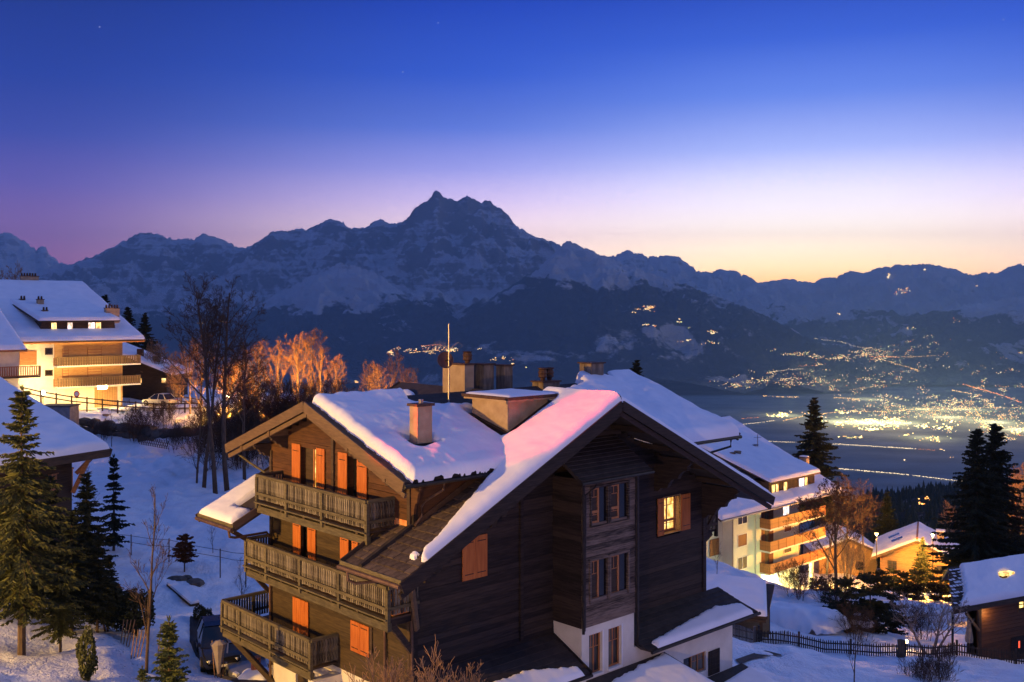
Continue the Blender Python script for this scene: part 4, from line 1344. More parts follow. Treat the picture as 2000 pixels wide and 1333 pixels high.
def hole(x, y, rect, pad, r):
    x0, x1, y0, y1 = rect
    ddx, ddy = np.maximum(np.maximum(x0 - x, x - x1), 0), np.maximum(np.maximum(y0 - y, y - y1), 0)
    return np.hypot(ddx, ddy) - pad


def th_cross_left(a, b):
    x, y = -OVG + a, AG - WG - 0.12 + b * math.cos(math.atan(SG))
    xv = xa + (y - (AG - WG)) * (XM - xa) / WG
    d = np.minimum(a - 0.33 - 0.06 * fbm(b / 0.6, b * 0 + 2, 3), b - 0.0 + wig(a, 2, 0.04, 0.4))
    d = np.minimum(d, xv + 0.55 - x)
    d = np.minimum(d, AG + 0.10 - y - 0.14 * fbm(x / 1.3, x * 0 + 3, 3) + 0.1)
    d = np.minimum(d, hole(x, y, (1.15, 1.85, 1.2, 1.68), 0.16, 0.2) + 0.10 * np.sin(3 * x + 2))
    d = np.minimum(d, hole(x, y, bigc, 0.34, 0.3))
    e = np.hypot((x - 5.7) / 2.3, (y - 4.75) / 0.95) - 1
    d = np.minimum(d, e * 0.9 + 0.12 * fbm(x / 0.7, y / 0.7, 3))
    d = np.where((y > 3.5) & (x > 5.9), -1.0, d)
    return dome(d, 0.34, 0.34)


snow_patch((-OVG, AG - WG - 0.12, ZGE - 0.02), (9.4, 0, 0), (0, WG + 0.12, (WG + 0.12) * SG), 230, 150, th_cross_left, cl, seed=1, rough=0.045)


def th_strip(a, b):
    x, y = -EV + a * math.cos(ang), -OV - 0.02 + b
    yb = np.interp(x, [-1.25, -0.9, -0.4, 0.5, 2.0, 2.95, 3.65, 3.9, 5.2, XM + 0.5], [-2.1, -1.78, -1.72, -1.42, -0.95, -0.66, -0.45, 0.2, 1.8, 1.9]) + 0.05 * fbm(x / 0.35, x * 0 + 1, 3)
    d = np.minimum(b - 0.02, yb - y)
    d = np.minimum(d, hole(x, y, bigc, 0.34, 0.3))
    d = np.minimum(d, x + 1.15 + 0.15 * fbm(y / 0.3, y * 0 + 6, 3))
    return dome(d, 0.36, 0.36)


lsl = (XM + EV) / math.cos(ang)
snow_patch((-EV, -OV - 0.02, ZE + 0.01), ((XM + EV), 0, (XM + EV) * SL), (0, 7.6, 0), 240, 160, th_strip, rl, seed=3, rough=0.03)


def th_rightm(a, b):
    x, y = XM + a * math.cos(ang), -OV - 0.02 + b
    yv = np.where(x < xb, np.minimum(AG - (x - XM) * WG / (xb - XM) + 0.35, 1.7 + 0.12 * fbm(x / 0.5, x * 0, 3)), 99)
    d = np.minimum(np.minimum(b - 0.02, yv - y), 11.6 - x * 0 - 0 + 0 * a)
    return dome(np.minimum(d, (W_ + EV - x)), 0.36, 0.30)


snow_patch((XM, -OV - 0.02, ZR + 0.01), ((XM + EV), 0, -(XM + EV) * SL), (0, 7.6, 0), 120, 90, th_rightm, rr, seed=5, rough=0.03)


def th_cross_right(a, b):
    x, y = XM + a, AG - WG - 0.14 + b * math.cos(math.atan(SG))
    xv = xb - (y - (AG - WG)) * (xb - XM) / WG
    d = np.minimum(b, x - xv + 0.5)
    d = np.minimum(d, W_ + 1.55 - x)
    bare = np.interp(x, [XM, 10.5, 11.5, 12.6, 13.4, 13.9, 14.6, 15.6, 16.2, 18], [2.3, 3.4, 4.3, 4.55, 4.9, 5.9, 5.9, 5.2, 6.4, 6.4]) - y + 0.10 * fbm(x / 0.5, x * 0, 3)
    d = np.minimum(d, bare)
    return dome(d, 0.45, 0.46)


snow_patch((XM, AG - WG - 0.14, ZGE - 0.03), (W_ + 1.6 - XM, 0, 0), (0, WG + 0.25, (WG + 0.25) * SG), 200, 120, th_cross_right, cr, seed=8, rough=0.05)
snow_patch((-EV - 0.05, 8.56, ZE + 0.01), (2.9, 0, 2.9 * SL), (0, 2.9, 0), 70, 70,
           lambda a, b: dome(np.minimum(np.minimum(a - 0.01, 2.88 - b), np.minimum(np.where(b < 1.35, 0.95 - a, 2.9 - a) + wig(b, 4, 0.15, 0.4), b - 0.12 - np.clip(a - 0.4, 0, 9) * 0.25)), 0.30, 0.24), rl, seed=9)
snow_patch((5.6, 8.7, z_main(5.6) + 0.01), (2.1, 0, 2.1 * SL), (0, 2.7, 0), 50, 50, lambda a, b: dome(0.85 - np.hypot((a - 1.1) / 1.05, (b - 1.3) / 1.25) + 0.1 * fbm(a / 0.6, b / 0.6, 3), 0.35, 0.22), rl, seed=10)
snow_patch((-1.25, -1.72, z_main(-1.25) + 0.05), (0.35, 0, 0.35 * SL), (0, 0.3, 0), 20, 20, lambda a, b: dome(0.15 - np.hypot(a - 0.18, (b - 0.15) * 0.9) + 0.05 * fbm(a / 0.1, b / 0.1, 2), 0.12, 0.16), rl, seed=12)


# --- chimneys
def chimney(x0, x1, y0, y1, z0, z1, label, mat='chimney_plaster', cap=0.10, capth=0.10, pots=0, pipe=False, capmat='rust_metal', collar=True):
    c = MB().box((x0, y0, z0), (x1, y1, z1)).build('chimney', M[mat], CH, label=label)
    MB().box((x0 - cap, y0 - cap, z1), (x1 + cap, y1 + cap, z1 + capth)).build('chimney_cap', M[capmat], c)
    if collar:
        zc = z0
        MB().box((x0 - 0.06, y0 - 0.06, zc), (x1 + 0.06, y1 + 0.06, zc + 0.42)).build('collar', M['black_metal'], c)
    if pipe:
        MB().tube([((x0 + x1) / 2, (y0 + y1) / 2, z1 + capth), ((x0 + x1) / 2, (y0 + y1) / 2, z1 + capth + 0.14)], 0.09, 10).build('flue', M['galv'], c)
    for k in range(pots):
        x = (x0 + x1) / 2 + (k - (pots - 1) / 2) * 0.42
        MB().lathe([(0.10, 0), (0.12, 0.12), (0.21, 0.16), (0.19, 0.28), (0.22, 0.34), (0.17, 0.50), (0.23, 0.53), (0.23, 0.57), (0.05, 0.60)], (x, (y0 + y1) / 2, z1 + capth), 12).build('chimney_pot', M['rust_metal'], c)
    return c


chimney(1.15, 1.80, 1.20, 1.66, 8.9, 10.62, 'slim plastered chimney with a short flue', cap=0.07, capth=0.09, pipe=True)
big = MB().box((5.32, 1.02, 8.9), (7.40, 3.12, 10.62)).build('chimney', M['chimney_plaster'], CH, label='broad plastered chimney block under a snowy slab')
MB().box((5.02, 0.72, 10.62), (7.70, 3.42, 10.74)).build('chimney_cap', M['rust_metal'], big)
MB().box((5.08, 0.78, 10.55), (7.64, 3.36, 10.62)).build('cap_trim', M['chimney_plaster'], big)
snow_patch((5.02, 0.72, 10.745), (2.68, 0, 0), (0, 2.7, 0), 40, 40, lambda a, b: dome(np.minimum(np.minimum(a - 0.12, b - 0.05), np.minimum(2.6 - a, 2.6 - b)), 0.30, 0.075), big, seed=15, rough=0.03)
mb = MB()
for (a, b) in (((5.24, 0.94), (7.48, 0.94)), ((5.24, 0.94), (5.24, 3.2))):
    za, zb = max(z_main(a[0]), z_cross(a[1])), max(z_main(b[0]), z_cross(b[1]))
    mb.beam((a[0], a[1], za + 0.03), (b[0], b[1], zb + 0.03), 0.20, 0.22)
mb.build('collar', M['black_metal'], big)
c3 = chimney(7.60, 8.12, 6.28, 7.79, 9.6, 11.62, 'tall pale chimney beside the antenna mast', cap=0.05, capth=0.08, collar=False)
MB().lathe([(0.10, 0), (0.12, 0.10), (0.21, 0.16), (0.19, 0.28), (0.22, 0.34), (0.17, 0.46), (0.23, 0.50), (0.05, 0.54)], (7.9, 6.45, 11.70), 12).build('chimney_pot', M['rust_metal'], c3)
chimney(8.75, 9.35, 6.35, 7.0, 9.5, 11.58, 'grey rendered chimney with a flat lid', cap=0.06, capth=0.07, mat='stained_plaster', collar=False)
chimney(9.85, 10.35, 6.2, 6.75, 9.3, 11.50, 'short grey chimney with a flat lid', cap=0.06, capth=0.07, mat='stained_plaster', collar=False)
chimney(11.0, 12.05, 4.9, 5.6, 9.9, 10.78, 'low chimney with two dark cowls', cap=0.06, capth=0.06, pots=2, mat='stained_plaster', collar=False)
chimney(14.1, 14.95, 4.85, 5.6, 10.1, 11.50, 'stained chimney at the end of the ridge', cap=0.08, capth=0.06, mat='stained_plaster', collar=False)
MB().lathe([(0.05, 0), (0.05, 0.25), (0.10, 0.27), (0.10, 0.36), (0.03, 0.42)], (15.7, 5.3, 10.55), 8).build('vent_pipe', M['rust_metal'], CH)

# --- balconies
balw = []
for q in range(4):
    mb = MB()
    n = 7
    r3 = random.Random(q)
    lft = [(-0.040 + r3.uniform(-0.008, 0.008), -0.86 + 0.86 * k / (n - 1)) for k in range(n)]
    rgt = [(0.040 + r3.uniform(-0.008, 0.008), -0.86 + 0.86 * k / (n - 1)) for k in range(n)]
    mb.prism([(0.0, a, b) for a, b in lft[::-1]] + [(0.0, a, b) for a, b in rgt], (0.03, 0, 0))
    balw.append(mb.mesh('baluster', M['baluster_wood']))


def rail_run(par, p, q, zt, posts=(), wood='rail_wood', pitch=0.114, drop=0.98, bal=True):
    p, q = Vector((*p, 0)), Vector((*q, 0))
    d = (q - p)
    ln = d.length
    d.normalize()
    ang_ = math.atan2(d.y, d.x) - math.pi / 2
    up = Vector((0, 0, 1))
    MB().beam(p + up * (zt - 0.05), q + up * (zt - 0.05), 0.14, 0.11).build('top_rail', M[wood], par)
    nrm_ = Vector((d.y, -d.x, 0))
    out = nrm_ * (-0.06 if (Vector((4, 4, 0)) - p).dot(nrm_) > 0 else 0.06)
    MB().beam(p + out + up * (zt - 0.73), q + out + up * (zt - 0.73), 0.05, 0.11).build('bottom_rail', M[wood], par)
    n = int(ln / pitch)
    for k in range(n):
        c = p + d * ((k + 0.5) * ln / n)
        o = link('baluster', balw[rnd.randrange(4)], par)
        o.location = (c.x, c.y, zt - 0.10 + rnd.uniform(-0.01, 0.01))
        o.rotation_euler = (0, 0, ang_ + rnd.uniform(-0.08, 0.08))
    for f in posts:
        c = p + d * (ln * f)
        MB().box((c.x - 0.06, c.y - 0.07, zt - 1.32), (c.x + 0.06, c.y + 0.07, zt - 0.11)).build('post', M[wood], par)


def balcony(y0, y1, xo, zt, label, runs, joists, near_beam=True):
    zf = zt - 1.06
    deck = MB()
    b = None
    deck.box((xo + 0.05, y0, zf - 0.06), (0.0, y1, zf))
    b = deck.build('balcony', M['beam_wood'], CH, label=label)
    MB().beam((xo - 0.05, y0 - 0.05, zf - 0.02), (xo - 0.05, y1 + 0.05, zf - 0.02), 0.16, 0.05).build('floor_edge', M['rail_wood'], b)
    MB().beam((xo + 0.08, y0, zf - 0.30), (xo + 0.08, y1, zf - 0.30), 0.16, 0.26).build('edge_beam', M['rail_wood'], b)
    for y in joists:
        MB().beam((xo + 0.02, y, zf - 0.14), (0.0, y, zf - 0.14), 0.14, 0.16).build('joist', M['beam_wood'], b)
    for r_ in runs:
        rail_run(b, *r_)
    return b


balcony(0.96, 8.36, -1.147, 7.67, 'short upper balcony under the gable', [((-1.147, 0.96), (-1.147, 8.36), 7.67, (0.0, 0.37, 0.70, 1.0)), ((-1.147, 0.96), (0.0, 0.96), 7.67, ()), ((-1.147, 8.36), (0.0, 8.36), 7.67, ())], (1.6, 3.6, 5.0, 6.6, 8.2))
b2 = balcony(-0.20, 9.26, -1.135, 5.04, 'long middle balcony across the facade', [((-1.135, -0.20), (-1.135, 9.26), 5.04, (0.0, 0.30, 0.57, 0.83, 1.0)), ((-1.135, -0.20), (0.1, -0.20), 5.04, ()), ((-1.135, 9.26), (0.6, 9.26), 5.04, ())], (0.0, 1.6, 3.2, 4.8, 6.6, 8.2, 9.1))
b3 = balcony(4.45, 11.2, -1.16, 2.20, 'lower balcony reaching past the far corner', [((-1.16, 4.45), (-1.16, 11.2), 2.20, (0.0, 0.42, 0.78, 1.0)), ((-1.16, 4.45), (0.0, 4.45), 2.20, ()), ((-1.16, 11.2), (1.6, 11.2), 2.20, (0.5,))], (4.9, 6.4, 7.9, 9.2, 10.6))
MB().box((0.0, L_, 1.08), (1.6, 11.2, 1.14)).build('deck', M['beam_wood'], b3)
MB().beam((-1.0, 10.6, 0.72), (-0.02, 9.1, -0.9), 0.18, 0.2).build('brace', M['olive_wood'], CH)
MB().beam((-0.95, -0.05, 3.8), (-0.02, -0.05, 2.6), 0.16, 0.2).build('brace', M['dark_wood'], CH)
MB().box((-1.1, -0.15, 3.70), (0.02, 0.0, 3.92)).build('beam_end', M['dark_wood'], CH)
MB().beam((-0.30, -0.40, 4.9), (0.02, -0.25, 3.4), 0.10, 0.2).build('brace', M['fascia_wood'], CH)
MB().beam((-1.0, 9.42, 3.80), (-0.05, 9.42, 2.7), 0.14, 0.16).build('brace', M['beam_wood'], CH)
MB().beam((-1.8, 9.2, ZE - 0.3), (-0.05, 9.2, ZE - 1.5), 0.14, 0.16).build('brace', M['beam_wood'], CH)
# right side balcony
b4 = MB().box((W_, 0.3, 3.95), (W_ + 1.35, 6.0, 4.03)).build('balcony', M['dark_wood'], CH, label='dark side balcony beyond the right corner')
rail_run(b4, (W_ + 0.05, 0.3), (W_ + 1.35, 0.3), 5.03, (1.0,), 'dark_wood', 0.13)
rail_run(b4, (W_ + 1.35, 0.3), (W_ + 1.35, 6.0), 5.03, (1.0,), 'dark_wood', 0.13)
MB().beam((W_ + 0.02, 0.35, 3.4), (W_ + 1.6, 0.2, 5.4), 0.16, 0.16).build('brace', M['dark_wood'], CH)
MB().beam((W_ + 0.02, 0.5, 3.3), (W_ + 1.2, 0.5, 3.9), 0.16, 0.3).build('brace', M['dark_wood'], CH)

# rolled mat and firewood sheet lying on the balconies
o = MB()
o.tube([(-0.45, 8.3, 4.42), (-0.45, 6.9, 4.42)], 0.26, 14)
o = o.build('rolled_mat', M['red_cloth'])
o.matrix_world = MATI
tag(o, 'reddish rolled mat lying on the long middle balcony', 'mat')
mb = MB()
mb.box((-0.85, -0.08, 4.0), (-0.2, 0.5, 4.32))
mb.prism([(-0.95, -0.10, 4.33), (-0.12, -0.10, 4.36), (-0.20, -0.10, 4.80), (-0.75, -0.10, 4.78)], (0, 0.5, 0))
o = mb.build('covered_chair', M['orange_sheet'])
o.matrix_world = MATI
tag(o, 'orange cloth covered chair at the near end of the middle balcony', 'chair')

# antenna mast
am = thing('antenna_mast', 'pale roof mast with a brown dish and small aerials', 'antenna', MATI @ Vector((4.85, 4.0, 10.1)), PHI)
MB().tube([(0, 0, 0), (0, 0, 3.35)], [0.03, 0.024], 8).build('pole', M['galv'], am)
dv = Vector((-0.35, -1.0, 0.25)).normalized()
mb = MB()
rm = dv.to_track_quat('Z', 'Y').to_matrix()
prof = [(0.02, 0), (0.18, 0.015), (0.31, 0.055), (0.335, 0.07), (0.335, 0.05), (0.18, -0.015), (0.02, -0.03)]
tmp = MB().lathe(prof, (0, 0, 0), 24)
tmp.v = [tuple(rm @ Vector(p) + Vector((-0.10, 0.12, 1.92))) for p in tmp.v]
tmp.build('dish', M['dish'], am, smooth=False)
MB().tube([(-0.10, 0.1, 1.9), (-0.02, 0.0, 1.92)], 0.03, 6).build('dish_arm', M['black_metal'], am)
mb = MB()
lp = [(0.10, -0.02, 2.42), (0.25, -0.25, 2.34), (0.36, -0.42, 2.50), (0.26, -0.28, 2.64), (0.10, -0.02, 2.42)]
mb.tube(lp, 0.014, 6)
mb.tube([(0, 0, 2.40), (0.12, -0.04, 2.44)], 0.02, 6)
mb.build('loop_aerial', M['galv'], am)
mb = MB()
mb.tube([(0, 0, 2.45), (-0.42, 0.40, 2.52)], 0.012, 5)
for k in range(6):
    a = 0.1 + k * 0.06
    p = Vector((-a, a * 0.95, 2.46 + a * 0.16))
    mb.tube([p + Vector((0, 0, -0.16)), p + Vector((0, 0, 0.16))], 0.007, 4)
mb.build('yagi_aerial', M['galv'], am)

# ------------------------------------------------------------------ other buildings
def plane_snow(p0, pu, pv, T, parent, r=0.3, seed=0, inset=(0.02, 0.02, 0.02, 0.02), holes=(), nu=70, nv=50):
    """snow over the parallelogram p0, p0+pu, p0+pv; inset u0,u1,v0,v1 (negative = runs over the edge without rounding)"""
    pu, pv = Vector(pu), Vector(pv)
    lu, lv = pu.length, pv.length

    def th(a, b):
        d = np.full(a.shape, 9.0)
        if inset[0] is not None: d = np.minimum(d, a - inset[0])
        if inset[1] is not None: d = np.minimum(d, lu - inset[1] - a)
        if inset[2] is not None: d = np.minimum(d, b - inset[2])
        if inset[3] is not None: d = np.minimum(d, lv - inset[3] - b)
        for (ha, hb, hr) in holes:
            d = np.minimum(d, np.hypot(a - ha, b - hb) - hr)
        return dome(d, r, T)
    return snow_patch(p0, pu, pv, nu, nv, th, parent, seed=seed, rough=0.05)


def simple_win(mk, u0, u1, z0, z1, pm, parent, d=0.0, fw=0.08, frame='beam_wood', cross=True, mull=0, name='window'):
    mb = MB()
    for (a, b, c, e) in ((u0 - fw, u0, z0 - fw, z1 + fw), (u1, u1 + fw, z0 - fw, z1 + fw), (u0, u1, z0 - fw, z0), (u0, u1, z1, z1 + fw)):
        cell(mb, mk, a, b, d - 0.03, d + 0.05, c, e)
    for k in range(mull):
        um = u0 + (u1 - u0) * (k + 1) / (mull + 1)
        cell(mb, mk, um - fw / 2, um + fw / 2, d - 0.02, d + 0.045, z0, z1)
    if cross:
        zm = (z0 + z1) / 2
        cell(mb, mk, u0, u1, d - 0.01, d + 0.035, zm - 0.025, zm + 0.025)
        um = (u0 + u1) / 2
        cell(mb, mk, um - 0.025, um + 0.025, d - 0.01, d + 0.033, z0, zm - 0.025)
        cell(mb, mk, um - 0.025, um + 0.025, d - 0.01, d + 0.033, zm + 0.025, z1)
    f = mb.build(name, M[frame], parent)
    mb = MB()
    cell(mb, mk, u0 + 0.005, u1 - 0.005, d + 0.004, d + 0.014, z0 + 0.005, z1 - 0.005)
    mb.build('pane', M[pm], f)
    return f


def panel_rail(par, p0, p1, zb, zt, mat, step, name='plank', gap=0.03, th=0.05):
    p0, p1 = Vector((*p0, 0)), Vector((*p1, 0))
    d = p1 - p0
    n = max(1, int(round(d.length / step)))
    ang_ = math.atan2(d.y, d.x)
    w = d.length / n
    mb = MB()
    mb.box((gap / 2, -th / 2, 0), (w - gap / 2, th / 2, zt - zb))
    me = mb.mesh(name, mat)
    for k in range(n):
        q = p0 + d * (k / n)
        o = link(name, me, par)
        o.location = (q.x, q.y, zb)
        o.rotation_euler = (0, 0, ang_)
    MB().beam((p0.x, p0.y, zt + 0.03), (p1.x, p1.y, zt + 0.03), 0.14, 0.08).build('top_rail', mat, par)


# --- apartment house on the left, flood lit
LA = thing('apartment_house', 'flood lit yellow apartment house with long wooden balconies and a wide snowy roof', 'apartment house', (-55.2, 120, 0), PHI)
fr = mk_right(0.0)
MB().box((-16, 0, 0.5), (8.05, 20, 10.6)).build('wall', M['plaster'], LA)
clad = MB().box((0.0, -0.06, 4.6), (8.05, 0.002, 10.5)).build('cladding', M['warm_wood'], LA)
for k in range(19):
    MB().box((0.02, -0.10, 4.62 + k * 0.31), (8.03, -0.058, 4.90 + k * 0.31)).build('plank', M['warm_wood'], clad)
MB().box((8.05, -0.1, 0.5), (8.22, 0.4, 10.5)).build('corner_post', M['warm_wood'], LA)
for u0, u1, z0, z1 in ((-0.95, -0.25, 8.75, 9.40), (-0.95, -0.25, 6.20, 6.75)):
    simple_win(fr, u0, u1, z0, z1, 'glass', LA, frame='beam_wood', cross=False, fw=0.1)
for u0, u1, z0, z1, n in ((0.9, 1.65, 7.4, 9.35, 'warm_wood'), (3.9, 5.6, 7.4, 9.45, 'warm_wood'), (0.9, 1.65, 5.0, 6.9, 'warm_wood'), (3.9, 5.6, 5.0, 7.0, 'warm_wood')):
    mb = MB()
    cell(mb, fr, u0, u1, 0.10, 0.18, z0, z1)
    s = mb.build('shutter', M['panel_wood'], LA)
    for q in range(6):
        mb = MB()
        cell(mb, fr, u0 + 0.06, u1 - 0.06, 0.18, 0.20, z0 + 0.1 + q * (z1 - z0) / 6, z0 + 0.1 + (q + 0.75) * (z1 - z0) / 6)
        mb.build('slat', M['warm_wood'], s)
mb = MB()
cell(mb, fr, -3.9, -2.0, 0.02, 0.12, 7.5, 9.2)
mb.build('shutter', M['panel_wood'], LA)
for zb, lab in ((7.15, 'upper balcony'), (4.62, 'lower balcony')):
    b = MB().box((-0.1, -1.45, zb), (10.0, 0.0, zb + 0.16)).build('balcony', M['white_paint'], LA)
    panel_rail(b, (-0.1, -1.42), (10.0, -1.42), zb + 0.18, zb + 1.16, M['fascia_wood'], 0.30, gap=0.06)
    panel_rail(b, (10.0, -1.42), (10.0, 0.0), zb + 0.18, zb + 1.16, M['fascia_wood'], 0.30, gap=0.06)
    MB().box((-0.1, -0.1, zb + 0.16), (8.0, -0.062, zb + 1.1)).build('backing_board', M['panel_wood'], b)  # darker wood along the wall behind the rail
g = MB().box((4.8, -0.06, 2.0), (7.6, 0.001, 4.4)).build('garage_door', M['fascia_wood'], LA)
for q in range(9):
    MB().box((4.82 + q * 0.308, -0.09, 2.02), (5.09 + q * 0.308, -0.058, 4.38)).build('plank', M['warm_wood'], g)
rf = slab([(-16, -1.4, 10.35), (10.7, -1.4, 10.35), (10.5, 20, 18.0), (-16, 20, 18.0)], 0.22, 'roof', 'beam_wood', LA)
slab([(10.6, -1.4, 10.33), (-16, -1.4, 10.33), (-16, -1.25, 10.15), (10.6, -1.25, 10.15)], 0.14, 'eave_board', 'panel_wood', LA)
for q in range(8):
    x = -5 + q * 2.1
    MB().beam((x, -1.3, 10.05), (x, 0.0, 10.15), 0.16, 0.18).build('rafter', M['panel_wood'], LA)
plane_snow((-16, -1.42, 10.36), (26.7, 0, 0), (-0.2, 21.4, 7.65), 0.34, rf, 0.35, 1, (None, 0.03, 0.02, 0.2), nu=110, nv=70)
slab([(-16, 20, 18.0), (10.5, 20, 18.0), (10.7, 40, 10.5), (-16, 40, 10.5)], 0.22, 'roof', 'beam_wood', LA)
# long dormer
dm = MB().prism([(-1.2, 1.5, 11.2), (8.0, 1.5, 11.2), (7.75, 1.5, 12.75), (-0.95, 1.5, 12.75)], (0, 9.0, 0)).build('dormer', M['beam_wood'], LA)
for q in range(5):
    MB().box((-1.15 + 0.04 * q, 1.44, 11.24 + q * 0.30), (7.95 - 0.04 * q, 1.505, 11.51 + q * 0.30)).build('plank', M['beam_wood'], dm)
dmk = mk_right(1.44)
for u0, u1, pm in ((0.15, 0.75, 'lit_warm'), (2.05, 2.65, 'lit_white'), (4.55, 5.35, 'lit_white'), (5.45, 6.1, 'lit_warm')):
    simple_win(dmk, u0, u1, 11.62, 12.48, pm, dm, d=0.02, cross=False, fw=0.06)
dr = slab([(-1.45, 0.9, 12.75), (8.35, 0.9, 12.75), (8.35, 11.5, 15.1), (-1.9, 11.5, 15.1)], 0.16, 'dormer_roof', 'beam_wood', dm)
s = plane_snow((-1.5, 0.88, 12.77), (9.9, 0, 0), (-0.2, 10.7, 2.37), 0.34, dm, 0.3, 2, (0.02, 0.02, 0.02, None), nu=70, nv=60)
mb = MB()
mb.prism([(-1.35, 1.0, 12.7), (-1.35, 1.0, 12.55), (-1.35, 8, 13.95), (-1.35, 8, 14.25)], (0.10, 0, 0))
mb.build('cheek_wall', M['beam_wood'], dm)


def small_chimney(par, x, y, z, w, h, mat='chimney_plaster', lid=True, name='chimney'):
    c = MB().box((x - w / 2, y - 0.3, z - 0.8), (x + w / 2, y + 0.3, z + h)).build(name, M[mat], par)
    if lid:
        MB().box((x - w / 2 - 0.06, y - 0.36, z + h), (x + w / 2 + 0.06, y + 0.36, z + h + 0.08)).build('lid', M['rust_metal'], c)
        mb = MB()
        for k in range(max(2, int(w / 0.35))):
            mb = MB()
            xx = x - w / 2 + 0.18 + k * 0.35
            mb.lathe([(0.12, 0), (0.14, 0.1), (0.10, 0.34), (0.15, 0.38)], (xx, y, z + h + 0.08), 8).build('pot', M['rust_metal'], c)
    return c


small_chimney(LA, 3.2, 19.6, 17.9, 2.3, 0.75)
small_chimney(LA, 8.3, 3.6, 12.5, 1.75, 1.75)
small_chimney(LA, -0.3, 11.0, 14.9, 0.55, 0.5, 'rust_metal')
small_chimney(LA, 1.2, 8.8, 14.4, 0.75, 0.95)
small_chimney(LA, 0.4, 4.6, 13.5, 0.6, 0.45)
small_chimney(LA, -4.5, 17.0, 16.9, 0.5, 0.5, 'rust_metal')
# wing at the picture edge
wg = MB().box((-18, -4.2, 0.5), (-5.2, 0.0, 9.7)).build('wing', M['plaster'], LA, label='nearer wing with its own snowy roof')
wr = slab([(-18, -5.2, 9.55), (-4.6, -5.2, 9.55), (-4.6, 8.2, 15.6), (-18, 8.2, 15.6)], 0.24, 'wing_roof', 'panel_wood', LA)
plane_snow((-18, -5.2, 9.58), (13.4, 0, 0), (0, 13.4, 6.05), 0.34, wr, 0.35, 3, (None, 0.03, 0.03, None), nu=60, nv=60)
wb = MB().box((-18, -5.6, 6.35), (-3.3, -4.2, 6.52)).build('balcony', M['beam_wood'], wg)
MB().beam((-18, -5.55, 7.65), (-3.3, -5.55, 7.65), 0.12, 0.10).build('top_rail', M['panel_wood'], wb)
MB().beam((-18, -5.55, 6.62), (-3.3, -5.55, 6.62), 0.08, 0.08).build('bottom_rail', M['panel_wood'], wb)
bm_ = MB().box((-0.06, -0.03, 0), (0.06, 0.03, 1.0)).mesh('baluster', M['panel_wood'])
for k in range(34):
    link('baluster', bm_, wb).location = (-11.4 + k * 0.24, -5.55, 6.62)
MB().box((-3.42, -5.6, 6.5), (-3.28, -5.5, 7.6)).build('post', M['panel_wood'], wb)

# --- house behind it on the right
HB = thing('house', 'dark timber house with a low snowy roof beside the flood lit apartment house', 'house', (0, 0, 0))
MB().prism([(-60, 139, 1), (-48.2, 139, 1), (-48.2, 139, 5.2), (-54, 139, 7.7), (-60, 139, 9.6)], (0, 9, 0)).build('wall', M['dark_wood'], HB)
h1 = slab([(-58, 138, 9.35), (-47.0, 138, 4.95), (-47.4, 147.5, 4.95), (-58, 147.5, 9.35)], 0.2, 'roof', 'beam_wood', HB)
plane_snow((-58, 138, 9.37), (11.0, 0, -4.4), (-0.2, 9.5, 0), 0.3, h1, 0.3, 4, (None, 0.03, 0.02, 0.02), nu=60, nv=40)
hm = mk_right(139.0)
simple_win(hm, -52.3, -51.7, 3.85, 4.5, 'lit_warm', HB, d=0.02, cross=False)
simple_win(hm, -48.9, -48.3, 3.9, 4.5, 'lit_warm', HB, d=0.02, cross=False)
small_chimney(HB, -53.0, 142, 7.6, 0.8, 0.9, 'rust_metal', lid=False)
small_chimney(HB, -50.7, 142, 6.6, 0.7, 0.9, 'rust_metal', lid=False)

# --- near chalet on the left edge: only its roof corner and balcony show
LC = thing('chalet', 'chalet at the left edge with a deep snowy roof and red brown balcony', 'chalet', (0, 0, 0))
c0, cu, cv = Vector((-22.2, 55.0, 6.35)), Vector((0.45, 0.89, 0)), Vector((-0.89, 0.45, 0.37))
q1, q2, q3 = c0 - cu * 16, c0 - cu * 16 + cv * 12, c0 + cv * 12
lcr = slab([tuple(c0), tuple(q3), tuple(q2), tuple(q1)], 0.26, 'roof', 'beam_wood', LC)
plane_snow(c0, cv * 12, -cu * 16, 0.42, lcr, 0.4, 5, (0.0, None, 0.02, None), nu=110, nv=110)
vb = MB()
vb.beam(c0 + Vector((0, 0, -0.3)), q1 + Vector((0, 0, -0.3)), 0.10, 0.26).build('eave_board', M['beam_wood'], LC)
MB().beam(c0 + Vector((0.03, 0.06, -0.2)), q3 + Vector((0.03, 0.06, -0.2)), 0.10, 0.34).build('verge_board', M['beam_wood'], LC)
wc = c0 - cu * 1.6 + cv * 1.1
wc.z = 6.3
mb = MB()
pts = [wc, wc - cu * 13, wc - cu * 13 + Vector((cv.x, cv.y, 0)) * 9, wc + Vector((cv.x, cv.y, 0)) * 9]
mb.prism([(p.x, p.y, -1.5) for p in pts], (0, 0, 7.9)).build('wall', M['dark_wood'], LC)
for k in range(9):
    p = c0 - cu * (0.35 + k * 0.85) + Vector((0, 0, -0.36))
    MB().beam(p + cv * 0.02, p + cv * 1.3, 0.16, 0.18).build('rafter', M['panel_wood'], LC)
MB().beam(c0 - cu * 1.2 + cv * 0.25 + Vector((0, 0, -0.5)), wc + Vector((0.05, 0, -2.2)), 0.16, 0.2).build('brace', M['panel_wood'], LC)
MB().beam(c0 - cu * 0.5 + cv * 0.6 + Vector((0, 0, -0.5)), wc + Vector((0.05, 0, -1.2)) + cu * 0.2, 0.14, 0.2).build('brace', M['panel_wood'], LC)
lb = MB()
b0, b1 = P(97, 960, 52.5), P(142, 958, 55)
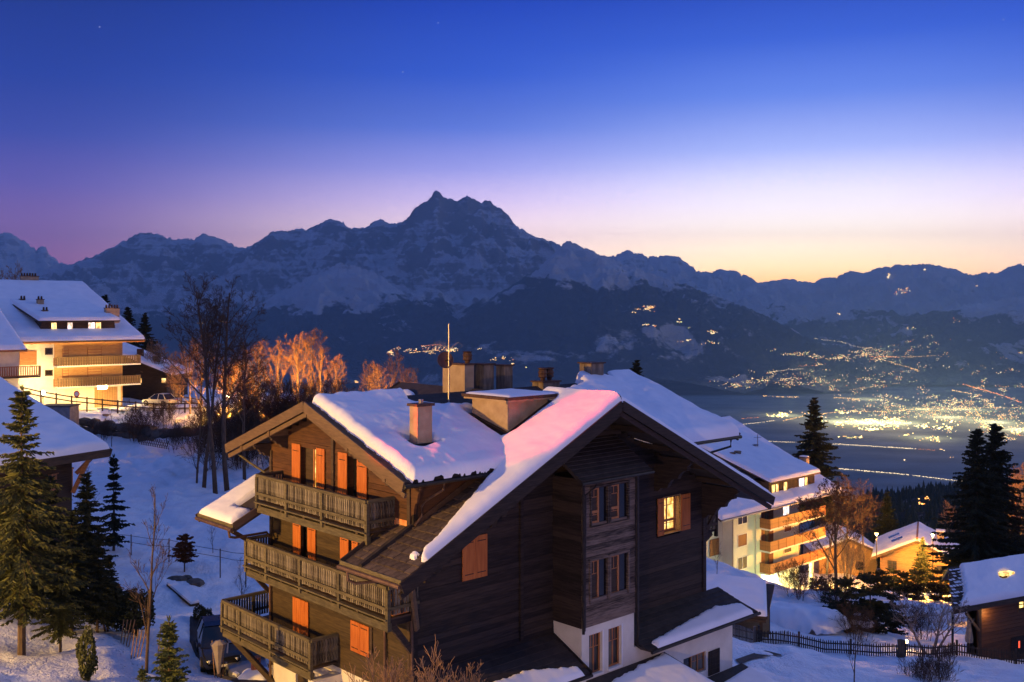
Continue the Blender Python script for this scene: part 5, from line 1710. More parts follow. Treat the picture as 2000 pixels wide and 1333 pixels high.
lbo = lb.prism([(b0.x, b0.y, 4.15), (b1.x, b1.y, 4.15), (b1.x - 1.5, b1.y + 1.0, 4.15), (b0.x - 1.5, b0.y + 1.0, 4.15)], (0, 0, 0.12)).build('balcony', M['beam_wood'], LC)
panel_rail(lbo, (b0.x, b0.y), (b1.x, b1.y), 4.2, 5.25, M['panel_wood'], 0.24, gap=0.05)
panel_rail(lbo, (b1.x, b1.y), (b1.x - 1.2, b1.y + 0.9), 4.2, 5.25, M['panel_wood'], 0.24, gap=0.05)

# --- apartment house on the right
RA = thing('apartment_house', 'pale green apartment house with orange panelled balconies stepping down the slope', 'apartment house', (25.6, 115, 0), PHI)
MB().box((0, 0, -24), (5.3, 18, -9.2)).build('wall', M['cream_wall'], RA)
MB().box((5.3, 0.9, -24), (15.6, 18, -9.2)).build('wall', M['cream_wall'], RA)
MB().box((4.25, -0.25, -24), (5.3, 0.0, -9.3)).build('pilaster', M['cream_wall'], RA)
for z0, z1, pm in ((-10.9, -9.75, 'glass'), (-13.5, -12.15, 'louvre_wood'), (-16.15, -14.8, 'curtain_glass')):
    simple_win(fr, 0.85, 2.65, z0, z1, pm, RA, frame='white_paint', cross=False, mull=1 if pm != 'louvre_wood' else 0)
bk = mk_right(0.9)
for zb in (-12.0, -14.65, -17.3):
    b = MB().box((5.0, -1.65, zb), (17.6, 0.9, zb + 0.18)).build('balcony', M['white_paint'], RA)
    panel_rail(b, (5.0, -1.62), (17.6, -1.62), zb + 0.20, zb + 1.28, M['panel_wood'], 0.235, gap=0.02)
    panel_rail(b, (5.0, 0.0), (5.0, -1.62), zb + 0.20, zb + 1.28, M['panel_wood'], 0.235, gap=0.02)
    for k in range(8):
        MB().box((5.0 + k * 1.78, -1.70, zb + 0.16), (5.08 + k * 1.78, -1.645, zb + 1.30)).build('post', M['panel_wood'], b)
    top = zb + 2.45
    for u0, u1 in ((5.4, 6.5), (6.6, 7.7), (8.6, 9.6)):
        mb = MB()
        cell(mb, bk, u0, u1, 0.0, 0.08, zb + 0.2, top - 0.1)
        sh = mb.build('shutter', M['louvre_wood'], RA)
        for q in range(8):
            mb = MB()
            h = (top - 0.2 - zb - 0.2) / 8
            cell(mb, bk, u0 + 0.06, u1 - 0.06, 0.08, 0.10, zb + 0.26 + q * h, zb + 0.26 + (q + 0.7) * h)
            mb.build('slat', M['louvre_wood'], sh)
    mb = MB()
    cell(mb, bk, 7.72, 8.58, 0.0, 0.05, zb + 0.2, top - 0.1)
    mb.build('glass_door', M['curtain_glass'], RA)
    if zb == -12.0:
        simple_win(bk, 11.8, 13.2, zb + 0.5, top - 0.2, 'lit_white', RA, d=0.02, cross=False, mull=1)
    else:
        simple_win(bk, 12.1, 13.7, zb + 1.05, zb + 2.2, 'louvre_wood' if zb > -15 else 'curtain_glass', RA, d=0.02, frame='white_paint', cross=False)
MB().box((15.1, -1.2, -21.5), (15.55, -0.8, -17.3)).build('column', M['cream_wall'], RA)
MB().tube([(15.3, 0.7, -17), (15.3, 0.7, -9.4)], 0.07, 8).build('downpipe', M['copper'], RA)
MB().tube([(-0.35, -0.1, -19), (-0.35, -0.1, -9.6)], 0.07, 8).build('downpipe', M['galv'], RA)
MB().box((-4.0, 1.5, -24), (0.0, 14, -9.9)).build('wall', M['cream_wall'], RA)
mb = MB()
cell(mb, mk_right(1.5), -2.6, -0.8, 0.0, 0.08, -14.3, -12.4)
mb.build('shutter', M['louvre_wood'], RA)
ra_roof = slab([(-5, -1.8, -9.25), (21.6, -1.8, -9.25), (21.4, 16, -0.95), (-5, 16, -0.95)], 0.24, 'roof', 'beam_wood', RA)
plane_snow((-5, -1.82, -9.22), (26.6, 0, 0), (-0.2, 17.8, 8.3), 0.34, ra_roof, 0.3, 6, (0.02, 0.03, 0.02, 0.5), nu=110, nv=80)
slab([(-5, 16, -0.95), (21.4, 16, -0.95), (21.4, 33, -9), (-5, 33, -9)], 0.24, 'roof', 'beam_wood', RA)
MB().tube([(-5, -1.92, -9.36), (21.7, -1.92, -9.36)], 0.10, 8).build('gutter', M['galv'], RA)
rd = MB().box((7.2, 0.0, -9.6), (17.7, 10, -6.75)).build('dormer', M['beam_wood'], RA)
for k in range(30):
    MB().box((7.22 + k * 0.35, -0.06, -9.4), (7.52 + k * 0.35, 0.002, -6.78)).build('plank', M['olive_wood'], rd)
rdk = mk_right(-0.06)
for u0, u1, z0, z1, pm in ((7.75, 8.5, -8.10, -7.10, 'lit_yellow'), (8.65, 9.3, -8.10, -7.10, 'lit_warm'), (10.4, 11.2, -8.10, -7.10, 'lit_warm'), (13.9, 15.2, -8.05, -7.05, 'lit_white'), (15.25, 15.9, -8.05, -7.05, 'lit_yellow')):
    simple_win(rdk, u0, u1, z0, z1, pm, rd, d=0.02, cross=False)
rdr = slab([(6.8, -0.6, -6.62), (18.2, -0.6, -6.62), (18.4, 12.6, -2.4), (6.6, 12.6, -2.4)], 0.2, 'dormer_roof', 'beam_wood', rd)
plane_snow((6.7, -0.62, -6.60), (11.6, 0, 0), (0.0, 13.2, 4.22), 0.34, rd, 0.3, 7, (0.02, 0.03, 0.02, None), nu=80, nv=70)
mb = MB()
mb.prism([(6.95, 0.9, -6.95), (6.95, 0.9, -8.6), (6.95, 11, -3.7), (6.95, 11, -3.2)], (0.12, 0, 0))
mb.build('cheek_wall', M['beam_wood'], rd)
MB().box((18.9, 1.9, -8.5), (19.8, 2.9, -5.2)).build('chimney', M['chimney_plaster'], RA)
c = RA.children[-1]
MB().box((18.8, 1.8, -5.2), (19.9, 3.0, -5.1)).build('lid', M['rust_metal'], c)
MB().box((18.95, 1.95, -5.1), (19.75, 2.85, -4.98)).build('roof_snow', M['roof_snow'], c)
for x, y, z in ((5.6, 4.4, -6.1), (6.6, 4.2, -6.0), (9.0, 6.4, -4.5), (9.9, 6.2, -4.4)):
    v_ = MB().lathe([(0.42, -0.5), (0.42, 0.45), (0.46, 0.46), (0.46, 0.55), (0.1, 0.58)], (x, y, z), 12).build('roof_vent', M['stained_plaster'], RA)
MB().tube([(11.2, 5.5, -5.2), (11.2, 5.5, -4.5)], 0.06, 6).build('vent_pipe', M['rust_metal'], RA)
MB().box((4.6, 6.2, -5.25), (5.9, 6.8, -4.9)).build('skylight', M['lit_yellow'], RA)
small_chimney(RA, -4.0, 15.5, -1.0, 1.6, 0.9, 'rust_metal')
aa = thing('antenna_mast', 'thin antenna mast standing on the snowy roof of the pale green house', 'antenna', RA.matrix_world @ Vector((0, 0, 0)))
bpy.context.view_layer.update()
aa.location = RA.matrix_world @ Vector((15.6, 7.0, -4.9))
MB().tube([(0, 0, 0), (0, 0, 2.6)], 0.05, 6).build('pole', M['galv'], aa)
MB().lathe([(0.03, -0.04), (0.36, 0.02), (0.42, 0.08), (0.36, 0.0)], (-0.3, -0.1, 1.2), 14).build('dish', M['galv'], aa)
MB().tube([(-0.5, 0, 2.2), (0.5, 0, 2.2)], 0.03, 5).build('aerial', M['galv'], aa)


# --- small gable houses
def gable_house(name, label, cat, loc, rz, w, l, zb, ze, zr, ov=1.0, wall='warm_wood', wins=(), snow=0.35, vertical=False):
    h = thing(name, label, cat, (loc[0], loc[1], 0), rz)
    mb = MB()
    s = (zr - ze) / (w / 2 + ov)
    zw = ze + s * ov - 0.2
    mb.prism([(-w / 2, 0, zb), (w / 2, 0, zb), (w / 2, 0, zw), (0, 0, zr - 0.2), (-w / 2, 0, zw)], (0, l, 0))
    wl_ = mb.build('wall', M[wall], h)
    mk = mk_right(0.0)
    if vertical:
        n = int(w / 0.34)
        for k in range(n):
            a, b = -w / 2 + k * w / n + 0.02, -w / 2 + (k + 1) * w / n - 0.02
            zt = zr - 0.28 - s * max(abs(a), abs(b))
            mb = MB()
            cell(mb, mk, a, b, 0.0, 0.05, zb, zt)
            mb.build('plank', M[wall], wl_)
    else:
        z = zb
        while z < zr - 0.6:
            hw = min(w / 2, (zr - 0.3 - z - 0.3) / s)
            if hw > 0.2:
                mb = MB()
                cell(mb, mk, -hw, hw, 0.0, 0.07, z + 0.015, z + 0.285)
                mb.build('log', M[wall], wl_)
            z += 0.3
    for sx in (-1, 1):
        r = slab([(0, -ov, zr), (sx * (w / 2 + ov), -ov, ze), (sx * (w / 2 + ov), l + ov, ze), (0, l + ov, zr)][::sx], 0.2, 'roof', 'panel_wood', h)
        plane_snow((0, -ov - 0.02, zr + 0.01), (sx * (w / 2 + ov), 0, ze - zr), (0, l + 2 * ov, 0), snow, r, 0.3, 8 + sx, (None, 0.02, 0.02, 0.05), nu=50, nv=60)
        MB().beam((0, -ov - 0.03, zr - 0.1), (sx * (w / 2 + ov + 0.05), -ov - 0.03, ze - 0.1), 0.06, 0.32).build('verge_board', M['fascia_wood'], h)
        MB().beam((sx * w * 0.48, -ov, ze + 0.05), (sx * w * 0.48, 0, ze + 0.05), 0.18, 0.2).build('purlin', M['panel_wood'], h)
    for (u0, u1, z0, z1, pm) in wins:
        simple_win(mk, u0, u1, z0, z1, pm, h, d=0.06, frame='fascia_wood', cross=True)
    return h


HA = gable_house('small_chalet', 'lamp lit chalet with upright boards behind the bare tree', 'chalet', (47.2, 140), -0.05, 8.0, 9, -25, -20.1, -18.0, 0.9, 'warm_wood', ((1.2, 2.2, -22.4, -21.4, 'glass'),), vertical=True)
HC = gable_house('small_chalet', 'lamp lit log chalet with a snowy roof and chimney', 'chalet', (53.8, 132.2), -0.40, 9.2, 9.5, -24.5, -19.2, -16.4, 1.1, 'warm_wood', ((-3.6, -2.6, -20.6, -19.6, 'glass'), (2.4, 3.6, -20.6, -19.7, 'dim_room')))
c = MB().box((2.4, 5.6, -18.5), (3.4, 6.6, -16.3)).build('chimney', M['chimney_plaster'], HC)
MB().box((2.3, 5.5, -16.3), (3.5, 6.7, -16.15)).build('roof_snow', M['roof_snow'], c)
for (x, y) in ((-2.4, 3.0), (-2.9, 6.2)):
    z = -16.4 - abs(x) * 2.8 / 5.7 + 0.38
    MB().beam((x - 0.9, y, z - 0.42), (x + 0.5, y + 0.2, z + 0.25), 0.9, 0.08).build('roof_window', M['glass'], HC)
MB().box((-0.12, -1.0, -16.5), (0.12, 9.8, -15.98)).build('ridge_board', M['panel_wood'], HC)

# --- log cabin at the right edge
RC = thing('log_cabin', 'dark log cabin at the right edge with a lit window and snowy roof', 'cabin', (0, 0, 0))
ra, ru, rv = Vector((31.0, 70.0, -7.0)), Vector((0.903, 0.43, 0)), Vector((1.38, 4.0, 1.84))
rcr = slab([tuple(ra), tuple(ra + ru * 13), tuple(ra + ru * 13 + rv), tuple(ra + rv)], 0.22, 'roof', 'beam_wood', RC)
slab([tuple(ra + rv), tuple(ra + rv + ru * 13), tuple(ra + rv + ru * 13 + Vector((1.3, 4, -1.8))), tuple(ra + rv + Vector((1.3, 4, -1.8)))], 0.22, 'roof', 'beam_wood', RC)


def th_cab(a, b):
    edge = 1.25 + 0.12 * fbm(b / 0.25, b * 0 + 4, 4) - 0.55 * np.clip(1.2 - b, 0, 1)
    d = np.minimum(np.minimum(a - edge, b - 0.02), 4.65 - b)
    d = np.minimum(d, np.hypot(a - 5.6, (b - 2.5) * 1.2) - 0.5)
    return dome(d, 0.35, 0.36)


snow_patch(ra + Vector((0, 0, 0.02)), ru * 13, rv, 150, 60, th_cab, rcr, seed=21)
sh_m = MB().box((0, 0, 0), (0.30, 0.36, 0.035)).mesh('shingle', M['tile'])
fr_m = MB().box((0, 0, 0), (0.30, 0.30, 0.03)).mesh('shingle_snow', M['roof_snow'])
rvn = rv.normalized()
for i in range(12):
    for j in range(5):
        p = ra + rvn * (0.03 + i * 0.375) + ru * (0.04 + j * 0.31 + (0.15 if i % 2 else 0))
        if j == 4 and i % 2: continue
        o = link('shingle', sh_m, rcr)
        o.matrix_world = Matrix.Translation(p + Vector((0, 0, 0.02))) @ Matrix(((ru.x, rvn.x, 0, 0), (ru.y, rvn.y, 0, 0), (0, rvn.z, 1, 0), (0, 0, 0, 1)))
        if rnd.random() < 0.6:
            o = link('snow_cap', fr_m, rcr)
            o.matrix_world = Matrix.Translation(p + Vector((0.02, 0.02, 0.058))) @ Matrix(((ru.x, rvn.x, 0, 0), (ru.y, rvn.y, 0, 0), (0, rvn.z, 1, 0), (0, 0, 0, 1))) @ Matrix.Diagonal((rnd.uniform(0.5, 1), rnd.uniform(0.4, 0.95), 1, 1))
sk = MB()
skp = ra + ru * 5.2 + rv * 0.52
sk.beam(skp + Vector((0, 0, 0.34)), skp + ru * 1.3 + Vector((0, 0, 0.34)), 0.5, 0.2)
sk.build('skylight', M['lit_yellow'], RC)
MB().beam(ra + Vector((0, -0.04, -0.2)), ra + ru * 13 + Vector((0, -0.04, -0.2)), 0.10, 0.30).build('eave_board', M['beam_wood'], RC)
wv = Vector((0.326, 0.945, 0))
w0 = ra + ru * 2.9 + wv * 1.0
MB().prism([(w0.x, w0.y, -13), (w0.x + ru.x * 11, w0.y + ru.y * 11, -13), (w0.x + ru.x * 11 + wv.x * 6, w0.y + ru.y * 11 + wv.y * 6, -13), (w0.x + wv.x * 6, w0.y + wv.y * 6, -13)], (0, 0, 6.2)).build('wall', M['brown_wood'], RC)
rcw = RC.children[-1]


def mkc(u, d, z):
    p = w0 + ru * u - wv * d
    return (p.x, p.y, z)


z = -12.4
while z < -7.1:
    for a, b in (((0.0, 3.95), (5.25, 11.0)) if -8.35 < z < -7.35 else ((0.0, 11.0),)):
        mb = MB()
        p0, p1 = Vector(mkc(a, 0.06, z + 0.14)), Vector(mkc(b, 0.06, z + 0.14))
        mb.beam(p0, p1, 0.16, 0.255)
        mb.build('log', M['brown_wood'], rcw)
    z += 0.27


def beam_win(u0, u1, z0, z1, pm, par):
    f = MB()
    for a, b, c, e in ((u0 - 0.08, u0, z0 - 0.08, z1 + 0.08), (u1, u1 + 0.08, z0 - 0.08, z1 + 0.08), (u0, u1, z1, z1 + 0.08), (u0, u1, z0 - 0.08, z0), ((u0 + u1) / 2 - 0.03, (u0 + u1) / 2 + 0.03, z0, z1), (u0, u1, (z0 + z1) / 2 - 0.025, (z0 + z1) / 2 + 0.025)):
        f.beam(mkc(a, 0.16, (c + e) / 2), mkc(b, 0.16, (c + e) / 2), 0.1, e - c)
    fo = f.build('window', M['beam_wood'], par)
    MB().beam(mkc(u0, 0.12, (z0 + z1) / 2), mkc(u1, 0.12, (z0 + z1) / 2), 0.03, z1 - z0).build('pane', M[pm], fo)


beam_win(4.05, 5.15, -8.30, -7.35, 'lit_yellow', RC)
MB().beam(mkc(3.2, 0.18, -10.9), mkc(5.6, 0.18, -10.9), 0.06, 1.5).build('door', M['dark_wood'], RC)
MB().beam(mkc(4.02, 0.23, -10.75), mkc(4.16, 0.23, -10.75), 0.03, 0.5).build('glass_slit', M['red_glow'], RC)
MB().beam(mkc(-0.1, 0.25, -12.6), mkc(-0.1, 0.25, -7.2), 0.2, 0.2).build('post', M['beam_wood'], RC)
lampc = mkc(0.9, 0.9, -7.9)
MB().beam(mkc(-1.6, 0.9, -7.5), mkc(-0.1, 0.25, -9.2), 0.14, 0.16).build('brace', M['beam_wood'], RC)
MB().beam(ra + ru * 0.1 + Vector((0, 0.2, -0.3)), Vector((ra.x + 0.1, ra.y + 0.3, -12.6)), 0.13, 0.13).build('post', M['black_metal'], RC)
MB().prism([(w0.x - ru.x * 0.02, w0.y + 2.0, -13), (w0.x + wv.x * 5, w0.y + wv.y * 5, -13), (w0.x + wv.x * 5, w0.y + wv.y * 5, -6.0), (w0.x - ru.x * 0.02, w0.y + 2.0, -6.7)], (0.3, 0.14, 0)).build('gable_wall', M['dark_wood'], RC)  # shade under the roof put in by a darker wood than the other walls

# --- open carport with a snow covered roof
CP = thing('carport', 'open wooden carport under a smooth snow roof beside the picket fence', 'carport', (0, 0, 0))
k0, k1, k2, k3 = Vector((17.45, 68, -6.95)), Vector((19.3, 73.2, -6.15)), Vector((12.4, 76, -6.1)), Vector((10.9, 70, -6.85))
cpr = slab([tuple(k0), tuple(k1), tuple(k2), tuple(k3)], 0.18, 'roof', 'beam_wood', CP)
plane_snow(k3 + Vector((0, 0, 0.01)), k0 - k3, k2 - k3, 0.34, cpr, 0.25, 31, (None, 0.02, 0.02, 0.02), nu=60, nv=50)
for p in (k0, k1, k3):
    q = p + Vector((-0.35, 0.35, 0))
    MB().box((q.x - 0.09, q.y - 0.09, -12), (q.x + 0.09, q.y + 0.09, q.z - 0.15)).build('post', M['beam_wood'], CP)
for f in (0.0, 0.5, 1.0):
    p, q = k0 + (k1 - k0) * f, k3 + (k2 - k3) * f
    MB().beam(p + Vector((-0.1, 0, -0.3)), q + Vector((0, 0, -0.3)), 0.14, 0.2).build('beam', M['beam_wood'], CP)
pw = MB().prism([(k3.x, k3.y + 4.2, -11), (k0.x + 1.2, k0.y + 4.2, -11), (k0.x + 1.2, k0.y + 4.2, -6.9), (k3.x, k3.y + 4.2, -6.9)], (0, 0.12, 0)).build('back_wall', M['warm_wood'], CP)

# ------------------------------------------------------------------ lamps
def lamp(kind, loc, power, col, radius=0.12, target=None, size=None, blend=0.4):
    d = bpy.data.lights.new('lamp_light', kind)
    d.energy = power
    d.color = col
    d.shadow_soft_size = radius
    o = bpy.data.objects.new('lamp_light', d)
    COL.objects.link(o)
    o.location = loc
    if kind == 'SPOT':
        d.spot_size, d.spot_blend = size, blend
        o.rotation_euler = (Vector(target) - Vector(loc)).to_track_quat('-Z', 'Y').to_euler()
    return o


SODIUM = (1.0, 0.50, 0.14)
YEL = (1.0, 0.60, 0.15)


def street_lamp(label, loc, h, power, col, glow='lamp_glow', r=0.14):
    """post with a lantern; the light hangs just below the glowing glass"""
    s = thing('street_lamp', label, 'street lamp', loc)
    MB().tube([(0, 0, -0.5), (0, 0, h)], [0.07, 0.05], 8).build('post', M['black_metal'], s)
    MB().lathe([(0.05, 0), (0.20, 0.30), (0.20, 0.33)], (0, 0, h), 8).build('lantern_glass', M[glow], s)
    MB().lathe([(0.26, 0.33), (0.05, 0.50), (0.02, 0.56)], (0, 0, h), 8).build('lantern_cap', M['black_metal'], s)
    l = lamp('POINT', (loc[0], loc[1], loc[2] + h - 0.25), power, col, r)
    return s

# ------------------------------------------------------------------ trees
def bare_tree_parts(seed, H, spread=0.42, trunk_r=0.16, levels=5, first=0.25, kids=(4, 6), up=0.25, fork=1, dens=1.0, min_r=0.006, ratio=(0.52, 0.72), lead=0.5, ftilt=0.22):
    """returns (trunk mesh builder, crown mesh builder); trunk and main limbs go to the first, twigs to the second"""
    r = random.Random(seed)
    tr, cr = MB(), MB()

    def rv(s):
        return Vector((r.uniform(-s, s), r.uniform(-s, s), r.uniform(-s, s)))

    def grow(p, d, ln, rad, lev):
        n = (6, 5, 4, 3, 2, 2, 2)[lev]
        pts, rads, dirs = [p.copy()], [rad], [d.copy()]
        tip = rad * (0.22 if lev == 0 else 0.30)
        for i in range(1, n + 1):
            d = (d + rv(0.07 if lev == 0 else 0.17) + Vector((0, 0, up * 0.30))).normalized()
            p = p + d * (ln / n)
            pts.append(p.copy())
            dirs.append(d.copy())
            rads.append(max(rad + (tip - rad) * i / n, min_r))
        sides = 7 if lev == 0 else (5 if lev == 1 else 3)
        (tr if lev <= 1 else cr).tube(pts, rads, sides, cap=lev < 2)
        if lev >= levels or ln < 0.22:
            return
        nk = r.randint(*kids) + (6 if lev == 0 else 0)
        nk = max(2, int(nk * dens))
        az = r.uniform(0, 6.28)
        for k in range(nk):
            f = first + (1 - first) * (k + r.uniform(0.1, 0.9)) / nk if lev == 0 else 0.15 + 0.85 * (k + r.random()) / nk
            x = f * n
            i = min(int(x), n - 1)
            q = pts[i].lerp(pts[i + 1], x - i)
            dd = dirs[min(i + 1, n)]
            az += 2.4 + r.uniform(-0.5, 0.5)
            e1 = dd.cross(Vector((1, 0.3, 0.1))).normalized()
            e2 = dd.cross(e1)
            sd = e1 * math.cos(az) + e2 * math.sin(az)
            a = spread * r.uniform(0.75, 1.35)
            nd = (dd * math.cos(a) + sd * math.sin(a)).normalized()
            if lev == 0:
                l2 = H * lead * (1.0 - 0.72 * (f - first) / (1 - first)) * r.uniform(0.8, 1.15)
            else:
                l2 = ln * r.uniform(*ratio) * (1.0 - 0.45 * f)
            grow(q, nd, l2, max(rads[i] * r.uniform(0.40, 0.58), min_r), lev + 1)

    for k in range(fork):
        a = r.uniform(0, 6.28)
        tilt = 0.03 if fork == 1 else ftilt
        d = Vector((math.cos(a) * tilt, math.sin(a) * tilt, 1)).normalized()
        grow(Vector((0.12 * k * math.cos(a), 0.12 * k * math.sin(a), -0.3)), d, H * r.uniform(0.82, 1.0), trunk_r * (1 if k == 0 else 0.75), 0)
    return tr, cr


TREES = {}


def tree_proto(key, name, bark, twig, cat='tree', **kw):
    tr, cr = bare_tree_parts(**kw)
    TREES[key] = (tr.mesh('trunk', M[bark], True), cr.mesh('crown', M[twig]), name, cat)


def plant(key, label, loc, rz=0.0, s=1.0, group=None, sz=None):
    a, b, name, cat = TREES[key]
    t_ = thing(name, label, cat, loc, rz, group, (s, s, s * (sz or 1)))
    link('trunk', a, t_)
    if b is not None and len(b.polygons):
        link('crown', b, t_)
    return t_


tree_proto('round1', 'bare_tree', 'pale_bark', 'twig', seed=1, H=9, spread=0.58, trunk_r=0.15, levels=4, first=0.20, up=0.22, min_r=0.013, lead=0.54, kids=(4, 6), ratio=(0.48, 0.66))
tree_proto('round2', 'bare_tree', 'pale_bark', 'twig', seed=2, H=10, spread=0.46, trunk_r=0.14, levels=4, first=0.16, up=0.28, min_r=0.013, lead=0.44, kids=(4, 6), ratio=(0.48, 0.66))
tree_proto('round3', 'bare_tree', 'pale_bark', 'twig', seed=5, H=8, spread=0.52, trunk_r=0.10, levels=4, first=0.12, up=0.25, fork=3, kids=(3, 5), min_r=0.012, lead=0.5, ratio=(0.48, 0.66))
tree_proto('tall1', 'bare_tree', 'bark', 'dark_twig', seed=8, H=14, spread=0.52, trunk_r=0.17, levels=5, first=0.42, up=0.16, kids=(4, 5), min_r=0.008, lead=0.34)
tree_proto('tall2', 'bare_tree', 'bark', 'dark_twig', seed=13, H=14, spread=0.62, trunk_r=0.18, levels=5, first=0.38, up=0.14, kids=(4, 5), min_r=0.008, lead=0.36)
tree_proto('thin1', 'sapling', 'bark', 'dark_twig', seed=21, H=6, spread=0.50, trunk_r=0.055, levels=4, first=0.22, up=0.35, kids=(3, 4), min_r=0.005, lead=0.30)
tree_proto('bush1', 'bare_bush', 'dark_twig', 'dark_twig', 'bush', seed=31, H=2.4, spread=0.45, trunk_r=0.025, levels=3, first=0.08, up=0.2, fork=7, min_r=0.005, lead=0.5)
tree_proto('bush2', 'bare_bush', 'dark_twig', 'dark_twig', 'bush', seed=35, H=3.2, spread=0.55, trunk_r=0.03, levels=3, first=0.05, up=0.15, fork=7, min_r=0.006, lead=0.5)
tree_proto('birch', 'birch_tree', 'birch_bark', 'birch_bark', seed=41, H=5.6, spread=0.60, trunk_r=0.15, levels=4, first=0.30, up=0.15, fork=3, kids=(3, 4), min_r=0.010, lead=0.42, ftilt=0.55)
tree_proto('fruit', 'bare_tree', 'twig', 'twig', seed=47, H=3.6, spread=0.50, trunk_r=0.05, levels=3, first=0.15, up=0.35, fork=4, kids=(3, 4), min_r=0.008, lead=0.55)
tree_proto('leafy', 'bare_tree', 'bark', 'dark_twig', seed=52, H=13, spread=0.58, trunk_r=0.20, levels=5, first=0.20, up=0.18, kids=(4, 5), min_r=0.009, lead=0.44)


def clumps(mb, pts, r, size):
    for p in pts:
        for k in range(2):
            a, b = r.uniform(0, 6.28), r.uniform(-1, 1)
            u = Vector((math.cos(a), math.sin(a), b)).normalized() * size * r.uniform(0.6, 1.3)
            v = u.cross(Vector((r.uniform(-1, 1), r.uniform(-1, 1), r.uniform(-1, 1)))).normalized() * size * r.uniform(0.4, 0.9)
            mb.add([tuple(p - u), tuple(p + v), tuple(p + u), tuple(p - v)], [(0, 1, 2, 3)])


def spruce_parts(seed, H, R, whorls, needle=0.10, dens=1.0, bare=0.12, droop=0.35, trunk_r=0.14, spray=0.42, top=0.9):
    """trunk, boughs and needle sprays of a conifer"""
    r = random.Random(seed)
    tr, fo = MB(), MB()
    tr.tube([(0, 0, -0.6), (0.02, 0.0, H * 0.3), (0.0, 0.03, H * 0.7), (0, 0, H)], [trunk_r, trunk_r * 0.8, trunk_r * 0.35, 0.012], 8)

    def spr(p, d, ln):
        """a twig with flat needle blades"""
        up = Vector((0, 0, 1))
        s = d.cross(up)
        if s.length < 1e-3: s = Vector((1, 0, 0))
        s.normalize()
        w = needle * r.uniform(0.8, 1.3)
        for t_ in (0.0, 1.0):
            nn = (s * math.cos(t_ * 1.4) + up * math.sin(t_ * 1.4)) * w
            fo.add([tuple(p), tuple(p + d * ln * 0.4 + nn), tuple(p + d * ln), tuple(p + d * ln * 0.4 - nn)], [(0, 1, 2, 3)])

    for k in range(whorls):
        f = min(0.99, max(0, (k + r.uniform(-0.6, 0.6)) / whorls))
        z = H * (bare + (1 - bare) * f)
        prof = (1 - f) ** top * min(1.0, 0.55 + f * 3.2)
        n = max(4, int(r.randint(6, 8) * dens))
        a0 = r.uniform(0, 6.28)
        for j in range(n):
            ln = max(0.15, R * prof * r.uniform(0.5, 1.25))
            a = a0 + 6.283 * j / n + r.uniform(-0.25, 0.25)
            out = Vector((math.cos(a), math.sin(a), 0))
            seg = max(3, int(ln / spray * 1.7))
            p = Vector((0, 0, z + r.uniform(-0.3, 0.3) * H / 14))
            pts = [p.copy()]
            for q in range(seg):
                g = (q + 1) / seg
                rise = (0.25 if f > 0.7 else 0.0) - droop * (1 - 0.9 * f) * (1.0 - 1.5 * max(0, g - 0.55))
                p = p + (out + Vector((r.uniform(-0.08, 0.08), r.uniform(-0.08, 0.08), rise))).normalized() * (ln / seg)
                pts.append(p.copy())
            tr.tube(pts, [max(0.006, 0.022 * (1 - q / (seg + 1)) * (0.4 + ln / 3)) for q in range(seg + 1)], 3, False)
            for q in range(1, seg + 1):
                d = (pts[q] - pts[q - 1]).normalized()
                sd = d.cross(Vector((0, 0, 1))).normalized()
                g = q / seg
                wl_ = spray * (1.15 - 0.6 * g) * min(1, 0.5 + ln / R)
                for sg_ in (-1, 1):
                    nt = 2 if dens >= 1 else 1
                    for w in range(nt):
                        e = pts[q - 1].lerp(pts[q], r.random())
                        dd = (d * r.uniform(0.5, 0.9) + sd * sg_ * r.uniform(0.5, 1.0) + Vector((0, 0, r.uniform(-0.65, 0.02)))).normalized()
                        spr(e, dd, wl_ * r.uniform(0.7, 1.25))
                spr(pts[q - 1], (d + Vector((0, 0, r.uniform(-0.3, 0.15)))).normalized(), spray * 0.8)
                if r.random() < 0.8:
                    spr(pts[q - 1].lerp(pts[q], 0.5), (d * 0.3 + Vector((r.uniform(-.3, .3), r.uniform(-.3, .3), -0.9))).normalized(), wl_ * 0.7)
    for q in range(5):
        a = q * 1.256
        spr(Vector((0, 0, H - 0.25)), Vector((math.cos(a) * 0.35, math.sin(a) * 0.35, 1)).normalized(), 0.32)
    return tr, fo


def conifer_proto(key, name, bark, leafmat, cat='tree', **kw):
    tr, fo = spruce_parts(**kw)
    TREES[key] = (tr.mesh('trunk', M[bark]), fo.mesh('crown', M[leafmat]), name, cat)


conifer_proto('spruce_big', 'spruce_tree', 'bark', 'needle', seed=3, H=13.5, R=3.5, whorls=34, needle=0.06, dens=1.2, bare=0.20, droop=0.50, trunk_r=0.20, spray=0.50, top=0.90)
conifer_proto('spruce_mid', 'spruce_tree', 'bark', 'needle', seed=7, H=8, R=2.4, whorls=26, needle=0.06, dens=1.2, bare=0.20, droop=0.40, trunk_r=0.12, spray=0.40)
conifer_proto('spruce_dark', 'spruce_tree', 'bark', 'dark_needle', seed=9, H=8, R=2.5, whorls=28, needle=0.06, dens=1.2, bare=0.18, droop=0.36, trunk_r=0.12, spray=0.40)
conifer_proto('spruce_slim', 'spruce_tree', 'bark', 'dark_needle', seed=15, H=6, R=1.25, whorls=18, needle=0.05, dens=1.0, bare=0.08, droop=0.30, trunk_r=0.09, spray=0.32)
conifer_proto('spruce_far', 'spruce_tree', 'bark', 'dark_needle', seed=17, H=18, R=6.6, whorls=40, needle=0.12, dens=1.5, bare=0.02, droop=0.22, trunk_r=0.3, spray=0.85, top=0.95)
